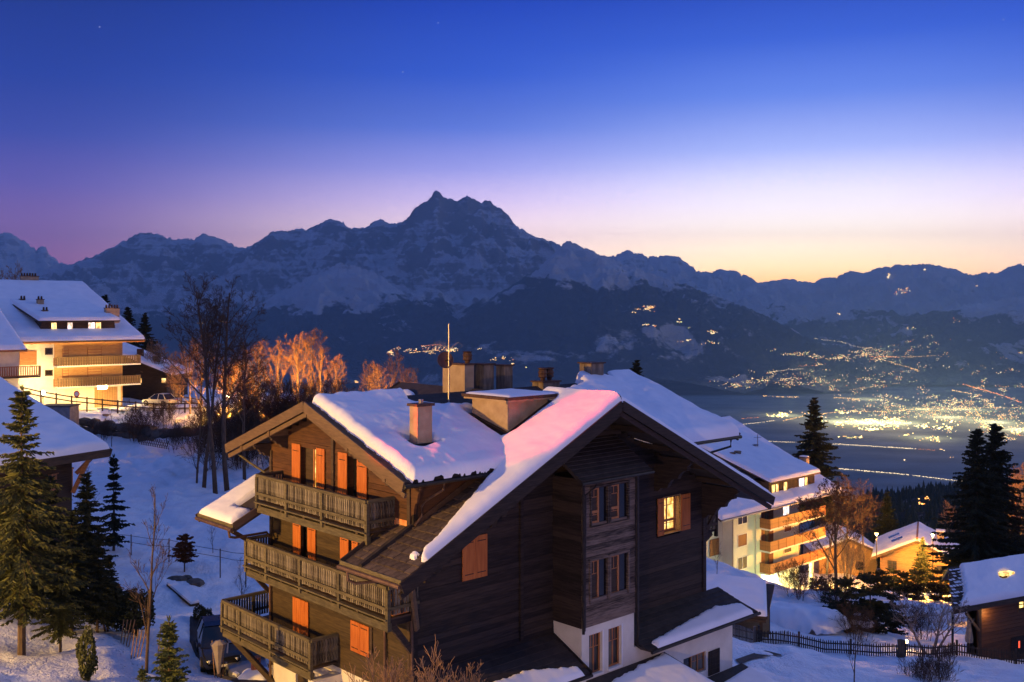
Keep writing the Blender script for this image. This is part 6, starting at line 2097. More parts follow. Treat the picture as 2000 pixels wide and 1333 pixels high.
conifer_proto('spruce_far2', 'spruce_tree', 'bark', 'dark_needle', seed=19, H=18, R=6.2, whorls=40, needle=0.12, dens=1.5, bare=0.02, droop=0.22, trunk_r=0.3, spray=0.80, top=0.85)
conifer_proto('pine_small', 'pine_tree', 'bark', 'pine_needle', seed=23, H=4.2, R=1.15, whorls=17, needle=0.035, dens=1.7, bare=0.0, droop=-0.55, trunk_r=0.07, spray=0.26, top=0.75)
conifer_proto('pine_dark', 'pine_tree', 'bark', 'dark_needle', seed=27, H=6, R=3.0, whorls=10, needle=0.10, dens=1.4, bare=0.05, droop=-0.15, trunk_r=0.14, spray=0.6, top=0.45)


conifer_proto('little_tree', 'small_tree', 'bark', 'dry_leaf', seed=29, H=2.2, R=0.85, whorls=9, needle=0.055, dens=1.3, bare=0.30, droop=-0.1, trunk_r=0.05, spray=0.24, top=0.45)


def hedge_parts(seed, H, R):
    r = random.Random(seed)
    mb = MB()
    st = MB()
    for k in range(5):
        a = r.uniform(0, 6.28)
        st.tube([(0, 0, -0.3), (math.cos(a) * R * 0.4, math.sin(a) * R * 0.4, H * 0.6)], [0.03, 0.012], 4)
    pts = []
    for k in range(1500):
        a, b, c = r.uniform(0, 6.283), r.uniform(-1, 1), r.uniform(0.55, 1.0) ** 0.6
        s = math.sqrt(1 - b * b)
        lump = 1 + 0.22 * math.sin(3 * a + seed) * math.cos(4 * b + seed)
        pts.append(Vector((R * c * s * math.cos(a) * lump, R * c * s * math.sin(a) * lump, H * 0.55 + H * 0.45 * b * c * lump)))
    clumps(mb, pts, r, 0.075)
    return st, mb


def hedge_proto(key, mat, seed, H, R, name='evergreen_shrub'):
    a, b = hedge_parts(seed, H, R)
    TREES[key] = (a.mesh('stem', M['bark']), b.mesh('foliage', M[mat]), name, 'shrub')


hedge_proto('shrub', 'dark_needle', 3, 2.0, 0.8)
hedge_proto('shrub_brown', 'dry_leaf', 5, 2.0, 0.7)
hedge_proto('shrub_green', 'needle', 8, 2.0, 0.55)


def foot(px, py, Y):
    p = P(px, py, Y)
    return (p.x, p.y, gz(p.x, p.y))


# big spruce and the dark clump behind it, lower left
p = P(42, 1000, 39)
plant('spruce_big', 'tall spruce with a bare lower trunk at the left edge, tallest of its clump', (p.x, p.y, gz(p.x, p.y) - 0.3), 0.6, (P(42, 738, 39).z - gz(p.x, p.y)) / 13.5)
for k, (px, top, Y, key, lab) in enumerate([(8, 985, 43, 'spruce_mid', 'spruce half cut by the left picture edge'), (98, 930, 45.5, 'spruce_dark', 'dark spruce just right of the tallest spruce'),
                                            (140, 1000, 43, 'spruce_dark', 'dark spruce in the middle of the lower left clump'), (168, 925, 50, 'spruce_dark', 'dark spruce behind the clump, under the balcony of the left chalet'),
                                            (190, 1050, 44, 'spruce_dark', 'dark spruce at the right end of the lower left clump'), (70, 1010, 47, 'spruce_mid', 'spruce standing behind the tallest spruce'),
                                            (118, 1075, 40.5, 'spruce_mid', 'low spruce beside the wooden garden steps'),
                                            (214, 1085, 47, 'spruce_dark', 'dark spruce at the path shrubs, right of the clump'), (158, 1070, 46, 'spruce_dark', 'short dark spruce in the back of the clump'), (62, 1100, 44, 'spruce_dark', 'short dark spruce behind the bare lower trunk')]):
    p = P(px, 1100, Y)
    g = gz(p.x, p.y)
    plant(key, lab, (p.x, p.y, g), k * 1.3, (P(px, top, Y).z - g) / 8.0, 'spruces in the lower left clump')
x, y, z = foot(222, 1078, 61)
plant('spruce_slim', 'slender young spruce standing alone on the snow slope', (x, y, z), 0.3, (P(222, 888, 61).z - z) / 6.0)
x, y, z = foot(360, 1092, 58)
plant('little_tree', 'small reddish tree with a bare stem on the snow slope', (x, y, z), 0, 1.0)
x, y, z = foot(330, 1352, 34.5)
plant('pine_small', 'bushy green young pine at the bottom edge', (x, y, P(330, 1203, 34.5).z - 4.2), 0.2, 1.0)
x, y, z = foot(278, 1345, 34)
plant('pine_small', 'low green pine shoot beside the young pine', (x, y, P(280, 1300, 34).z - 4.2 * 0.5), 2.2, 0.5)
x, y, z = foot(170, 1320, 37)
plant('shrub_green', 'ivy covered stump with snow at its foot beside the steps', (x, y, z - 0.2), 0.4, 0.62, sz=1.7)
for k, (px, py, Y, s, lab) in enumerate([(247, 1212, 45.5, 0.95, 'rounded dark shrub beside the snowy path'), (268, 1225, 44.5, 1.0, 'taller dark shrub behind the thin bare tree'), (208, 1245, 44.5, 1.1, 'dark shrub at the foot of the spruce clump')]):
    plant('shrub', lab, foot(px, py, Y), k, s, 'dark shrubs by the path')
for k, (px, Y) in enumerate([(390, 49.5), (402, 49.3), (411, 48.8)]):
    p = P(px, 1200, Y)
    plant('shrub', ['left', 'middle', 'right'][k] + ' one of three dark little bushes at the bend of the drive', (p.x, p.y, gz(p.x, p.y) - 0.1), k, 0.42, 'bushes at the bend of the drive')
x, y, z = foot(285, 1282, 40)
plant('thin1', 'thin bare tree standing on the snow bank above the drive', (x, y, z), 0.5, (P(290, 925, 40).z - z) / 6.0)
for k, (px, py, Y, s) in enumerate([(160, 1070, 58, 0.95), (300, 1075, 63, 0.45), (416, 1100, 62, 0.40), (475, 1155, 52, 0.55), (868 - 650, 868, 101, 0.7)]):
    plant('thin1', ['leafless sapling behind the left spruces', 'little sapling by the wire fence', 'sapling with a pale stem near the chalet corner', 'sapling bent against the lower balcony', 'sapling at the edge of the snowy roof'][k], foot(px, py, Y), k * 1.1, s)
# bushes on the slope and by the terrace wall
for k, (px, py, Y, key, s) in enumerate([(262, 866, 103, 'bush2', 1.3), (288, 862, 104, 'bush2', 1.1), (320, 850, 106, 'bush1', 1.3), (200, 868, 103, 'bush1', 1.0), (360, 872, 100, 'bush2', 0.9), (345, 880, 98, 'bush1', 1.1), (470, 920, 88, 'bush2', 1.2)]):
    plant(key, ['wide bare bush in front of the terrace wall', 'bare bush right of the wide one at the terrace wall', 'bare bush on the snow bank under the road', 'low bare bush near the snowy roof edge', 'bare bush at the foot of the tall trees', 'small bare bush by the lattice fence', 'bare bush near the chalet gutter'][k], foot(px, py, Y), k * 0.9, s, 'bare bushes on the slope')

# the stand of tall bare trees left of the chalet
for k, (px, top, Y, key, lab) in enumerate([(421, 540, 80, 'tall1', 'tall bare tree, left stem of the dark pair'), (444, 524, 81, 'tall2', 'tall bare tree, right stem of the dark pair'), (398, 590, 82, 'tall1', 'slender bare tree left of the dark pair'),
                                            (384, 700, 84, 'thin1', 'thin bare tree at the end of the fence'), (478, 640, 84, 'tall2', 'dark bare tree close to the chalet gable')]):
    p = P(px, 880, Y)
    g = gz(p.x, p.y)
    hh = {'thin1': 6.0}.get(key, 14.5)
    plant(key, lab, (p.x, p.y, g), k * 1.7 + 0.4, (P(px, top, Y).z - g) / hh, 'tall bare trees left of the chalet')
# orange lamp lit trees behind
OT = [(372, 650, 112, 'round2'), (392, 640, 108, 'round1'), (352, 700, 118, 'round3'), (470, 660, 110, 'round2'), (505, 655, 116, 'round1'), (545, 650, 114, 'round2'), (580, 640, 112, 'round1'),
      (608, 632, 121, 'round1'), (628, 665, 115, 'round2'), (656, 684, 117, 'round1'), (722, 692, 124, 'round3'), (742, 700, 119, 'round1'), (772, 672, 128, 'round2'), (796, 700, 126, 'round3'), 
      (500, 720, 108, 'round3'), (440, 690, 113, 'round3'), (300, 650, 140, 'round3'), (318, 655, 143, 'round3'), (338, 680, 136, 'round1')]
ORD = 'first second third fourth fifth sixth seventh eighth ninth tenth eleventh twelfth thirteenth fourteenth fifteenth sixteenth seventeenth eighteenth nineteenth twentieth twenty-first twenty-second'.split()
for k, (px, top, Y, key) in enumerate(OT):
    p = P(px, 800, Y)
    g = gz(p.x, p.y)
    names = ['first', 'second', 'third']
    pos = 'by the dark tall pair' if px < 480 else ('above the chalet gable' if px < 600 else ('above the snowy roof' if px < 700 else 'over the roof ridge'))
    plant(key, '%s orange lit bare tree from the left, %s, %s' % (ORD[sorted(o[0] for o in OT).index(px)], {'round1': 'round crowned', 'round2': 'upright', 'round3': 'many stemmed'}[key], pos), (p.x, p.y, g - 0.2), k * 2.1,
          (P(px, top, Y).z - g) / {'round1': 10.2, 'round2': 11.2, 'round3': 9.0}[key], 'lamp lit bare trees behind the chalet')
# dark thicket under them
for k in range(22):
    px = 395 + k * 11.5 + rnd.uniform(-5, 5)
    Y = rnd.uniform(88, 104)
    p = P(px, 860, Y)
    g = gz(p.x, p.y)
    plant('bush2' if k % 2 else 'bush1', '%s dark leafless bush from the left in the thicket beside the gable' % ORD[k], (p.x, p.y, g - 0.2), k * 1.3, rnd.uniform(1.5, 2.3), 'bushes of the dark thicket')
# behind the left apartment house
for k, (px, top, Y, key, s) in enumerate([(250, 600, 165, 'spruce_far2', 1), (283, 612, 160, 'spruce_far', 1), (205, 576, 185, 'spruce_far2', 1)]):
    p = P(px, 700, Y)
    g = gz(p.x, p.y) - 1
    plant(key, ['slim spruce rising right of the left apartment house', 'broad spruce behind the house roof', 'spruce tip showing over the apartment roof'][k], (p.x, p.y, g), k, (P(px, top, Y).z - g) / 18.0, 'spruces behind the left houses')
for k, (px, top, Y) in enumerate([(31, 508, 190), (2, 522, 185)]):
    p = P(px, 560, Y)
    plant('round2', ['reddish birch behind the apartment roof', 'birch top at the left picture edge behind the roof'][k], (p.x, p.y, P(px, 600, Y).z - 3), k, (P(px, top, Y).z - P(px, 600, Y).z + 3) / 11.0)
# behind the chalet ridge
p = P(1243, 720, 95)
plant('spruce_far', 'dark conifer tip rising behind the roof ridge', (p.x, p.y, P(1243, 705, 95).z - 11), 0.4, 11 / 18)
# right hand side
for k, (px, top, Y, bot, key, lab) in enumerate([(1590, 778, 150, 1010, 'spruce_far', 'big dark spruce behind the right apartment house'), (1732, 962, 152, 1110, 'spruce_far', 'lower dark spruce between the bare tree and the lit chalets'),
                                                 (1908, 838, 100, 1120, 'spruce_far2', 'left one of the two tall dark spruces by the cabin'), (1944, 828, 102, 1125, 'spruce_far2', 'right one of the two tall dark spruces by the cabin'),
                                                 (1985, 1010, 112, 1130, 'spruce_far2', 'dark spruce at the right edge above the cabin roof'), (1500, 995, 185, 1080, 'spruce_far2', 'hidden dark spruce')][:5]):
    p = P(px, bot, Y)
    plant(key, lab, (p.x, p.y, p.z), k * 1.1, (P(px, top, Y).z - p.z) / 18.0, 'dark spruces on the right')
x, y, z = foot(1632, 1165, 108)
LT = plant('leafy', 'large bare tree with withered leaves in front of the right apartment house', (x, y, z), 0.9, (P(1640, 885, 108).z - z) / 14.0)
mb = MB()
me = TREES['leafy'][1]
r4 = random.Random(9)
vsn = me.vertices
pts = []
for k in range(1500):
    v = vsn[r4.randrange(len(vsn))].co
    if v.z > 2.0:
        pts.append(v + Vector((r4.uniform(-.1, .1), r4.uniform(-.1, .1), -0.08)))
clumps(mb, pts, r4, 0.085)
mb.build('withered_leaves', M['dry_leaf'], LT)
for k, (px, top, Y, bot, key) in enumerate([(1655, 915, 133, 1130, 'tall2'), (1688, 935, 136, 1120, 'tall1'), (1615, 940, 124, 1120, 'tall1'), (1975, 905, 125, 1110, 'round2'), (1995, 890, 130, 1110, 'round1'), (1860, 975, 150, 1100, 'round1'), (1655, 1000, 112, 1160, 'round3')]):
    p = P(px, bot, Y)
    plant(key, ['reddish bare tree behind the large leafless one', 'bare tree crown over the small chalets', 'bare tree against the right apartment house', 'orange lit bare tree at the right edge', 'second bare tree at the right edge', 'bare tree left of the two tall spruces', 'bushy bare tree under the large leafless one'][k],
          (p.x, p.y, p.z), k * 1.9, (P(px, top, Y).z - p.z) / {'round1': 10.2, 'round2': 11.2, 'tall1': 14.5, 'tall2': 14.5, 'round3': 9}[key])
# dark garden trees behind the picket fence
for k, (px, py, Y, key, s, lab) in enumerate([(1650, 1235, 80, 'pine_dark', 0.75, 'dark spreading pine behind the fence'), (1700, 1240, 82, 'pine_dark', 0.85, 'widest dark pine behind the fence, under the lit chalets'), (1745, 1235, 86, 'pine_dark', 0.65, 'dark pine behind the birch stems'),
                                              (1560, 1185, 95, 'bush2', 1.3, 'wide bare bush beside the carport roof'), (1600, 1180, 97, 'shrub', 1.3, 'dark shrub right of the carport'), (1540, 1170, 98, 'bush2', 1.0, 'bare bush touching the carport roof'), (1800, 1230, 84, 'bush2', 1.2, 'bare bush near the garden lamp'), (1625, 1230, 84, 'bush2', 1.5, 'bare bush left of the spreading pines'), (1670, 1262, 76, 'bush2', 1.0, 'dark bare bush right behind the pickets')]):
    x, y, z = foot(px, py, Y)
    plant(key, lab, (x, y, z - 0.2), k * 0.8, s, 'dark garden trees behind the fence')
for k, (px, py, Y) in enumerate([(1765, 1168, 112), (1790, 1160, 114), (1830, 1165, 112), (1745, 1160, 118), (1850, 1158, 116), (1720, 1172, 110)]):
    x, y, z = foot(px, py, Y)
    plant('pine_dark', ['lit low pine straight below the log chalet gable', 'lit low pine below the chalet chimney', 'rightmost but one lit low pine by the cabin roof', 'lit low pine below the gap between the small chalets', 'lit low pine nearest the cabin roof', 'leftmost lit low pine, by the large bare tree'][k], (x, y, z), k, 0.62, 'lit pines in front of the small chalets')
p = P(1802, 1140, 122)
plant('spruce_far', 'brightly lit conifer between the two small chalets', (p.x, p.y, p.z), 0.3, (P(1802, 1050, 122).z - p.z) / 18.0)
x, y, z = foot(1818, 1275, 71)
plant('birch', 'pale birch with spreading stems behind the fence', (x, y, z), 2.4, (P(1800, 1130, 71).z - z) / 5.6)
x, y, z = foot(1668, 1345, 52)
plant('thin1', 'bare sapling in the snowy garden at the bottom right', (x, y, P(1668, 1345, 52).z), 0.2, (P(1665, 1185, 52).z - P(1668, 1345, 52).z) / 6.0)
for k, (px, py, Y, s) in enumerate([(1812, 1345, 55, 0.95), (1835, 1340, 56, 0.8), (1790, 1342, 56, 0.75), (1480, 1320, 56, 0.3), (1855, 1290, 67, 0.5)]):
    p = P(px, py, Y)
    plant('bush1', ['pale twiggy bush at the bottom right', 'twiggy bush right of the pale one', 'twiggy bush left of the pale one', 'tiny bush near the porch', 'small twiggy bush by the cabin fence'][k], tuple(p), k, s, 'twiggy bushes in the garden')
for k, (px, py, Y, s) in enumerate([(1400, 1110, 82, 0.55)]):
    x, y, z = foot(px, py, Y)
    plant('thin1', 'small tree beside the carport roof', (x, y, -8.0), k, s)
# twigs rising in front of the chalet
for k, (px, top, Y, s, rz) in enumerate([(790, 1225, 27, 1.0, 0.3), (860, 1228, 28, 1.1, 2.0), (735, 1255, 27.5, 0.9, 4.0), (905, 1270, 28.5, 0.8, 5.0)]):
    p = P(px, top, Y)
    plant('fruit', ['bare fruit tree twigs rising in front of the near corner', 'bare fruit tree in front of the dark facade', 'bare fruit tree twigs below the closed shutters', 'low bare twigs right of the fruit trees'][k], (p.x, p.y, p.z - 4.3 * s), rz, s, 'bare fruit trees before the chalet')

# ------------------------------------------------------------------ fences, walls, cars, small things
def follow(pts, step):
    out = []
    for a, b in zip(pts, pts[1:]):
        a, b = Vector(a), Vector(b)
        n = max(1, int((b - a).length / step))
        out += [a.lerp(b, k / n) for k in range(n)]
    out.append(Vector(pts[-1]))
    return out


# picket fence, right
PF = thing('picket_fence', 'brown picket fence across the snowy garden', 'fence', (0, 0, 0))
pk = MB()
pk.prism([(-0.035, -0.012, 0), (0.035, -0.012, 0), (0.035, -0.012, 0.86), (0, -0.012, 0.95), (-0.035, -0.012, 0.86)], (0, 0.024, 0))
pk = pk.mesh('picket', M['beam_wood'])
path = [P(1478, 1257, 67.5), P(1540, 1263, 69), P(1640, 1276, 69.5), P(1760, 1282, 69.5), P(1860, 1283, 70), P(2060, 1298, 68)]
pth = follow([(q.x, q.y, 0) for q in path], 0.155)
for k, q in enumerate(pth[:-1]):
    d = pth[k + 1] - q
    o = link('picket', pk, PF)
    o.location = (q.x, q.y, gz(q.x, q.y) - 0.05 + rnd.uniform(-0.03, 0.03))
    o.rotation_euler = (rnd.uniform(-0.03, 0.03), rnd.uniform(-0.04, 0.04), math.atan2(d.y, d.x))
for h in (0.25, 0.68):
    for k in range(0, len(pth) - 12, 12):
        a, b = pth[k], pth[k + 12]
        MB().beam((a.x, a.y + 0.04, gz(a.x, a.y) + h), (b.x, b.y + 0.04, gz(b.x, b.y) + h), 0.05, 0.08).build('rail', M['beam_wood'], PF)
for k in range(0, len(pth), 24):
    a = pth[k]
    MB().box((a.x - 0.06, a.y, gz(a.x, a.y) - 0.3), (a.x + 0.06, a.y + 0.12, gz(a.x, a.y) + 1.05)).build('post', M['beam_wood'], PF)
GF = thing('picket_gate', 'weathered grey picket gate under the carport', 'gate', (0, 0, 0))
pkg = MB()
pkg.prism([(-0.05, -0.012, 0), (0.05, -0.012, 0), (0.05, -0.012, 0.92), (0, -0.012, 1.0), (-0.05, -0.012, 0.92)], (0, 0.024, 0))
pkg = pkg.mesh('picket', M['grey_wood'])
a, b = P(1420, 1246, 64), P(1474, 1258, 66.5)
n = 20
for k in range(n):
    q = a.lerp(b, k / n)
    o = link('picket', pkg, GF)
    o.location = (q.x, q.y, q.z)
    o.rotation_euler = (0, 0, math.atan2(b.y - a.y, b.x - a.x))
for h in (0.25, 0.7):
    MB().beam(a + Vector((0, 0.04, h)), b + Vector((0, 0.04, h)), 0.05, 0.08).build('rail', M['grey_wood'], GF)
for q in (a, b, b + Vector((0.35, 0.2, 0))):
    MB().box((q.x - 0.07, q.y - 0.02, q.z - 0.5), (q.x + 0.07, q.y + 0.12, q.z + 1.15)).build('post', M['grey_wood'], GF)

# road fence and edge stones, upper left
RF = thing('rail_fence', 'wooden two rail fence along the lit road', 'fence', (0, 0, 0))
fpath = [P(45, 775, 113), P(80, 783, 113), P(140, 793, 113), P(230, 802, 113), P(300, 807, 113), P(392, 806, 112)]
fp = follow(fpath, 1.75)
for k, q in enumerate(fp):
    MB().box((q.x - 0.07, q.y - 0.07, q.z - 0.6), (q.x + 0.07, q.y + 0.07, q.z + 1.15)).build('post', M['beam_wood'], RF)
    if k < len(fp) - 1:
        for h in (0.52, 1.02):
            MB().beam(q + Vector((0, -0.09, h)), fp[k + 1] + Vector((0, -0.09, h)), 0.05, 0.13).build('rail', M['beam_wood'], RF)
RF2 = thing('rail_fence', 'lit rail fence behind the parked car', 'fence', (0, 0, 0))
fp2 = follow([P(335, 790, 120), P(395, 800, 116)], 1.6)
for k, q in enumerate(fp2):
    MB().box((q.x - 0.06, q.y - 0.06, q.z - 0.4), (q.x + 0.06, q.y + 0.06, q.z + 1.2)).build('post', M['fascia_wood'], RF2)
    if k < len(fp2) - 1:
        for h in (0.6, 1.1):
            MB().beam(q + Vector((0, -0.07, h)), fp2[k + 1] + Vector((0, -0.07, h)), 0.05, 0.13).build('rail', M['fascia_wood'], RF2)


def rock_mesh(seed):
    r = random.Random(seed)
    mb = MB()
    n = 7
    rings = []
    for z, s in ((-0.5, 0.75), (-0.1, 1.05), (0.35, 0.95), (0.6, 0.5)):
        rings.append([(s * 0.5 * math.cos(6.283 * k / n) * r.uniform(0.8, 1.15), s * 0.5 * math.sin(6.283 * k / n) * r.uniform(0.8, 1.15), z * 0.5 * r.uniform(0.9, 1.1)) for k in range(n)])
    vs = [p for q in rings for p in q]
    fs = [(i * n + k, i * n + (k + 1) % n, (i + 1) * n + (k + 1) % n, (i + 1) * n + k) for i in range(3) for k in range(n)]
    fs += [tuple(range(n))[::-1], tuple(range(3 * n, 4 * n))]
    return mb.add(vs, fs).mesh('stone', M['stone'])


rocks = [rock_mesh(k) for k in range(5)]


def stone_wall(label, path, step, size, rows=1, cat='wall', name='stone_wall', hgt=0.7, sink=0.1):
    w = thing(name, label, cat, (0, 0, 0))
    ps = follow(path, step)
    for j in range(rows):
        for k, q in enumerate(ps):
            o = link('stone', rocks[rnd.randrange(5)], w)
            o.location = (q.x + rnd.uniform(-.1, .1) + (step / 2 if j % 2 else 0), q.y + rnd.uniform(-.12, .12) + j * 0.1, q.z + j * hgt + rnd.uniform(-.06, .06) - sink)
            o.rotation_euler = (rnd.uniform(-.25, .25), rnd.uniform(-.25, .25), rnd.uniform(0, 6.28))
            s = size * rnd.uniform(0.8, 1.2)
            o.scale = (s * 1.15, s, s * rnd.uniform(0.9, 1.25))
    return w


stone_wall('row of dark edge stones along the lit road', [P(120, 812, 111.8), P(205, 815, 111.8)], 0.55, 1.0)
stone_wall('row of low edge stones right of the garage drive', [P(238, 818, 111.8), P(330, 816, 111.5)], 0.5, 0.8)
stone_wall('dark boulder wall holding the snow bank under the road', [P(158, 842, 106), P(250, 854, 104.5), P(300, 864, 103.5), P(390, 862, 103.5)], 0.85, 1.5, 2, hgt=0.75, sink=-0.1)
SD = thing('shed', 'low concrete utility box beside the near snowy roof', 'utility box', P(118, 826, 103))
MB().box((-1.6, -1.0, -1.5), (1.4, 1.2, 1.7)).build('wall', M['concrete'], SD)
MB().box((-1.75, -1.1, 1.7), (1.55, 1.3, 1.85)).build('lid', M['stone'], SD)
# round sign
SG_ = thing('road_sign', 'round red rimmed road sign by the road fence', 'road sign', P(150, 800, 113.5))
MB().tube([(0, 0, -0.5), (0, 0, 2.0)], 0.035, 6).build('post', M['galv'], SG_)
mb = MB()
mb.tube([(0, -0.05, 1.75), (0, 0.0, 1.75)], 0.34, 20)
mb.build('disc', M['sign_red'], SG_)
mb = MB()
mb.tube([(0, -0.062, 1.75), (0, -0.052, 1.75)], 0.24, 20)
mb.build('disc_face', M['white_paint'], SG_)
# road surface in front of the left houses
mb = MB()
ra_ = [P(60, 790, 114), P(400, 806, 113.5)]
rb_ = [P(60, 786, 119), P(410, 795, 122)]
n = 24
vs = []
for k in range(n + 1):
    for e in (ra_, rb_):
        q = e[0].lerp(e[1], k / n)
        vs.append((q.x, q.y, gz(q.x, q.y) + 0.12))
mb.add(vs, [(2 * k, 2 * k + 2, 2 * k + 3, 2 * k + 1) for k in range(n)])
mb.build('road', M['fabric'], None, kind='structure', label='trodden snowy road before the left apartment house')
# chain lattice fence on the slope
LF = thing('lattice_fence', 'low crossed lattice fence at the foot of the boulder wall', 'fence', (0, 0, 0))
a, b = P(272, 868, 99), P(328, 878, 98)
n = 16
for k in range(n):
    p, q = a.lerp(b, k / n), a.lerp(b, (k + 1.4) / n)
    MB().beam(p, q + Vector((0, 0, 0.8)), 0.03, 0.05).build('slat', M['beam_wood'], LF)
    MB().beam(p + Vector((0, 0.03, 0.8)), q + Vector((0, 0.03, 0)), 0.03, 0.05).build('slat', M['beam_wood'], LF)
# wire fence with posts across the slope
WF = thing('wire_fence', 'two strand wire fence crossing the snow slope', 'fence', (0, 0, 0))
wp = [P(135, 1030, 60), P(256, 1047, 60), P(330, 1055, 59), P(430, 1075, 57), P(480, 1082, 56)]
for k, q in enumerate(wp):
    g = gz(q.x, q.y)
    MB().tube([(q.x, q.y, g - 0.2), (q.x, q.y, q.z + 0.08)], 0.035, 5).build('post', M['beam_wood'], WF)
    if k < len(wp) - 1:
        q2 = wp[k + 1]
        for h in (0.0, -0.40):
            MB().tube([q + Vector((0, 0, h)), (q + q2) / 2 + Vector((0, 0, h - 0.05)), q2 + Vector((0, 0, h))], 0.014, 4).build('wire', M['rubber'], WF)

# drive beside the chalet
mb = MB()
dpts = [(366, 1228, 49.5), (364, 1256, 46.5), (400, 1300, 43.4), (440, 1340, 42.2), (470, 1370, 41)]
dr_ = [(470, 1218, 50), (495, 1238, 48), (530, 1290, 45), (560, 1345, 43), (575, 1375, 41.5)]
vs = []
nu_, nv_ = 40, 16
pa_ = [P(*a) for a in dpts]
pb_ = [P(*b) for b in dr_]
for i in range(nu_ + 1):
    s_ = i / nu_ * 4
    k = min(int(s_), 3)
    a, b = pa_[k].lerp(pa_[k + 1], s_ - k), pb_[k].lerp(pb_[k + 1], s_ - k)
    for f in range(nv_ + 1):
        q = a.lerp(b, f / nv_)
        vs.append((q.x, q.y, gz(q.x, q.y) + 0.10 - (0.35 if f in (0, nv_) else 0)))
fs = [(i * (nv_ + 1) + f, i * (nv_ + 1) + f + 1, (i + 1) * (nv_ + 1) + f + 1, (i + 1) * (nv_ + 1) + f) for i in range(nu_) for f in range(nv_)]
mb.add(vs, fs).build('drive', M['asphalt'], None, True, kind='structure', label='dark cleared drive beside the chalet')


# --- cars
def car(name, label, loc, rz, paint, sc=1.0, suv=False):
    c = thing(name, label, 'car', loc, rz, None, (sc, sc, sc))
    hb = 0.72 if not suv else 0.85
    ht = 1.42 if not suv else 1.62
    # stations: x, half width, bottom, belt height
    st = [(-2.08, 0.62, 0.42, 0.66), (-2.0, 0.78, 0.30, hb * 0.98), (-1.55, 0.86, 0.24, hb + 0.10), (-0.7, 0.88, 0.22, hb + 0.16), (0.3, 0.88, 0.22, hb + 0.14), (0.95, 0.87, 0.22, hb + 0.10), (1.6, 0.84, 0.25, hb + 0.02), (2.0, 0.74, 0.32, hb - 0.10), (2.1, 0.60, 0.42, 0.58)]
    mb = MB()
    ring = []
    for (x, w, z0, z1) in st:
        ring.append([(x, -w * 0.9, z0), (x, -w, z0 + 0.14), (x, -w, z1 - 0.10), (x, -w * 0.90, z1), (x, w * 0.90, z1), (x, w, z1 - 0.10), (x, w, z0 + 0.14), (x, w * 0.9, z0)])
    vs = [p for q in ring for p in q]
    n = 8
    fs = [(i * n + k, i * n + (k + 1) % n, (i + 1) * n + (k + 1) % n, (i + 1) * n + k) for i in range(len(st) - 1) for k in range(n)]
    fs += [tuple(range(n))[::-1], tuple(range((len(st) - 1) * n, len(st) * n))]
    mb.add(vs, fs).build('body', M[paint], c, True)
    bz = hb + 0.12
    prof = [(-1.85 if suv else -1.6, bz - 0.02), (-1.55 if suv else -1.1, ht - 0.04), (-0.5, ht), (0.15, ht - 0.04), (0.95, bz - 0.02)]
    g = MB()
    vv = []
    for x, z in prof:
        w = 0.84 - 0.20 * (z - bz) / (ht - bz)
        vv += [(x, -w, z), (x, w, z)]
    g.add(vv, [(2 * k, 2 * k + 1, 2 * k + 3, 2 * k + 2) for k in range(4)] + [(0, 2, 4, 6, 8), (9, 7, 5, 3, 1)]).build('glasshouse', M['glass'], c)
    rfm = MB()
    rfm.add([(-1.5 if suv else -1.05, -0.63, ht), (-1.5 if suv else -1.05, 0.63, ht), (-0.5, 0.64, ht + 0.035), (-0.5, -0.64, ht + 0.035), (0.12, 0.63, ht), (0.12, -0.63, ht)], [(0, 3, 2, 1), (3, 5, 4, 2)]).build('roof', M[paint], c)
    for sx in (-1, 1):
        for (x0, z0, x1, z1) in ((0.97, bz, 0.13, ht), (-0.45, bz, -0.45, ht), (-1.85 if suv else -1.6, bz, -1.5 if suv else -1.08, ht)):
            MB().beam((x0, sx * 0.85, z0 - 0.03), (x1, sx * 0.655, z1 + 0.0), 0.07, 0.05).build('pillar', M[paint], c)
    for x in (-1.28, 1.30):
        for sy in (-1, 1):
            wv_ = MB().tube([(x, sy * 0.70, 0.33), (x, sy * 0.90, 0.33)], 0.33, 20).build('wheel', M['rubber'], c)
            MB().tube([(x, sy * 0.90, 0.33), (x, sy * 0.912, 0.33)], 0.20, 12).build('rim', M['galv'], wv_)
    for sy in (-1, 1):
        MB().lathe([(0.03, -0.06), (0.16, -0.05), (0.17, 0.02), (0.10, 0.06)], (0, 0, 0), 10)
        MB().beam((1.86, sy * 0.66, 0.66), (2.04, sy * 0.52, 0.62), 0.16, 0.15).build('headlight', M['headlamp'], c)
        MB().beam((-1.98, sy * 0.64, 0.70), (-2.07, sy * 0.58, 0.70), 0.2, 0.14).build('tail_light', M['sign_red'], c)
        MB().box((0.62, sy * 0.86, bz - 0.02), (0.80, sy * 1.00, bz + 0.12)).build('wing_mirror', M[paint], c)
    MB().box((2.06, -0.40, 0.36), (2.115, 0.40, 0.54)).build('grille', M['rubber'], c)
    MB().box((2.10, -0.26, 0.40), (2.125, 0.26, 0.50)).build('number_plate', M['white_paint'], c)
    return c


q = P(428, 1285, 45.2)
car('parked_car', 'black parked car on the dark drive beside the lower balcony', (q.x, q.y, gz(q.x, q.y) + 0.06), -1.2, 'car_black', 1.0, True)
q = P(474, 1305, 44.5)
car('parked_car', 'silver grey parked car half under the lower balcony', (q.x, q.y, gz(q.x, q.y) + 0.06), -1.15, 'car_silver', 1.0)
q = P(312, 792, 118)
car('parked_car', 'pale car parked on the lit road by the rail fence', (q.x, q.y, gz(q.x, q.y) + 0.12), 2.75, 'car_cream', 1.0)

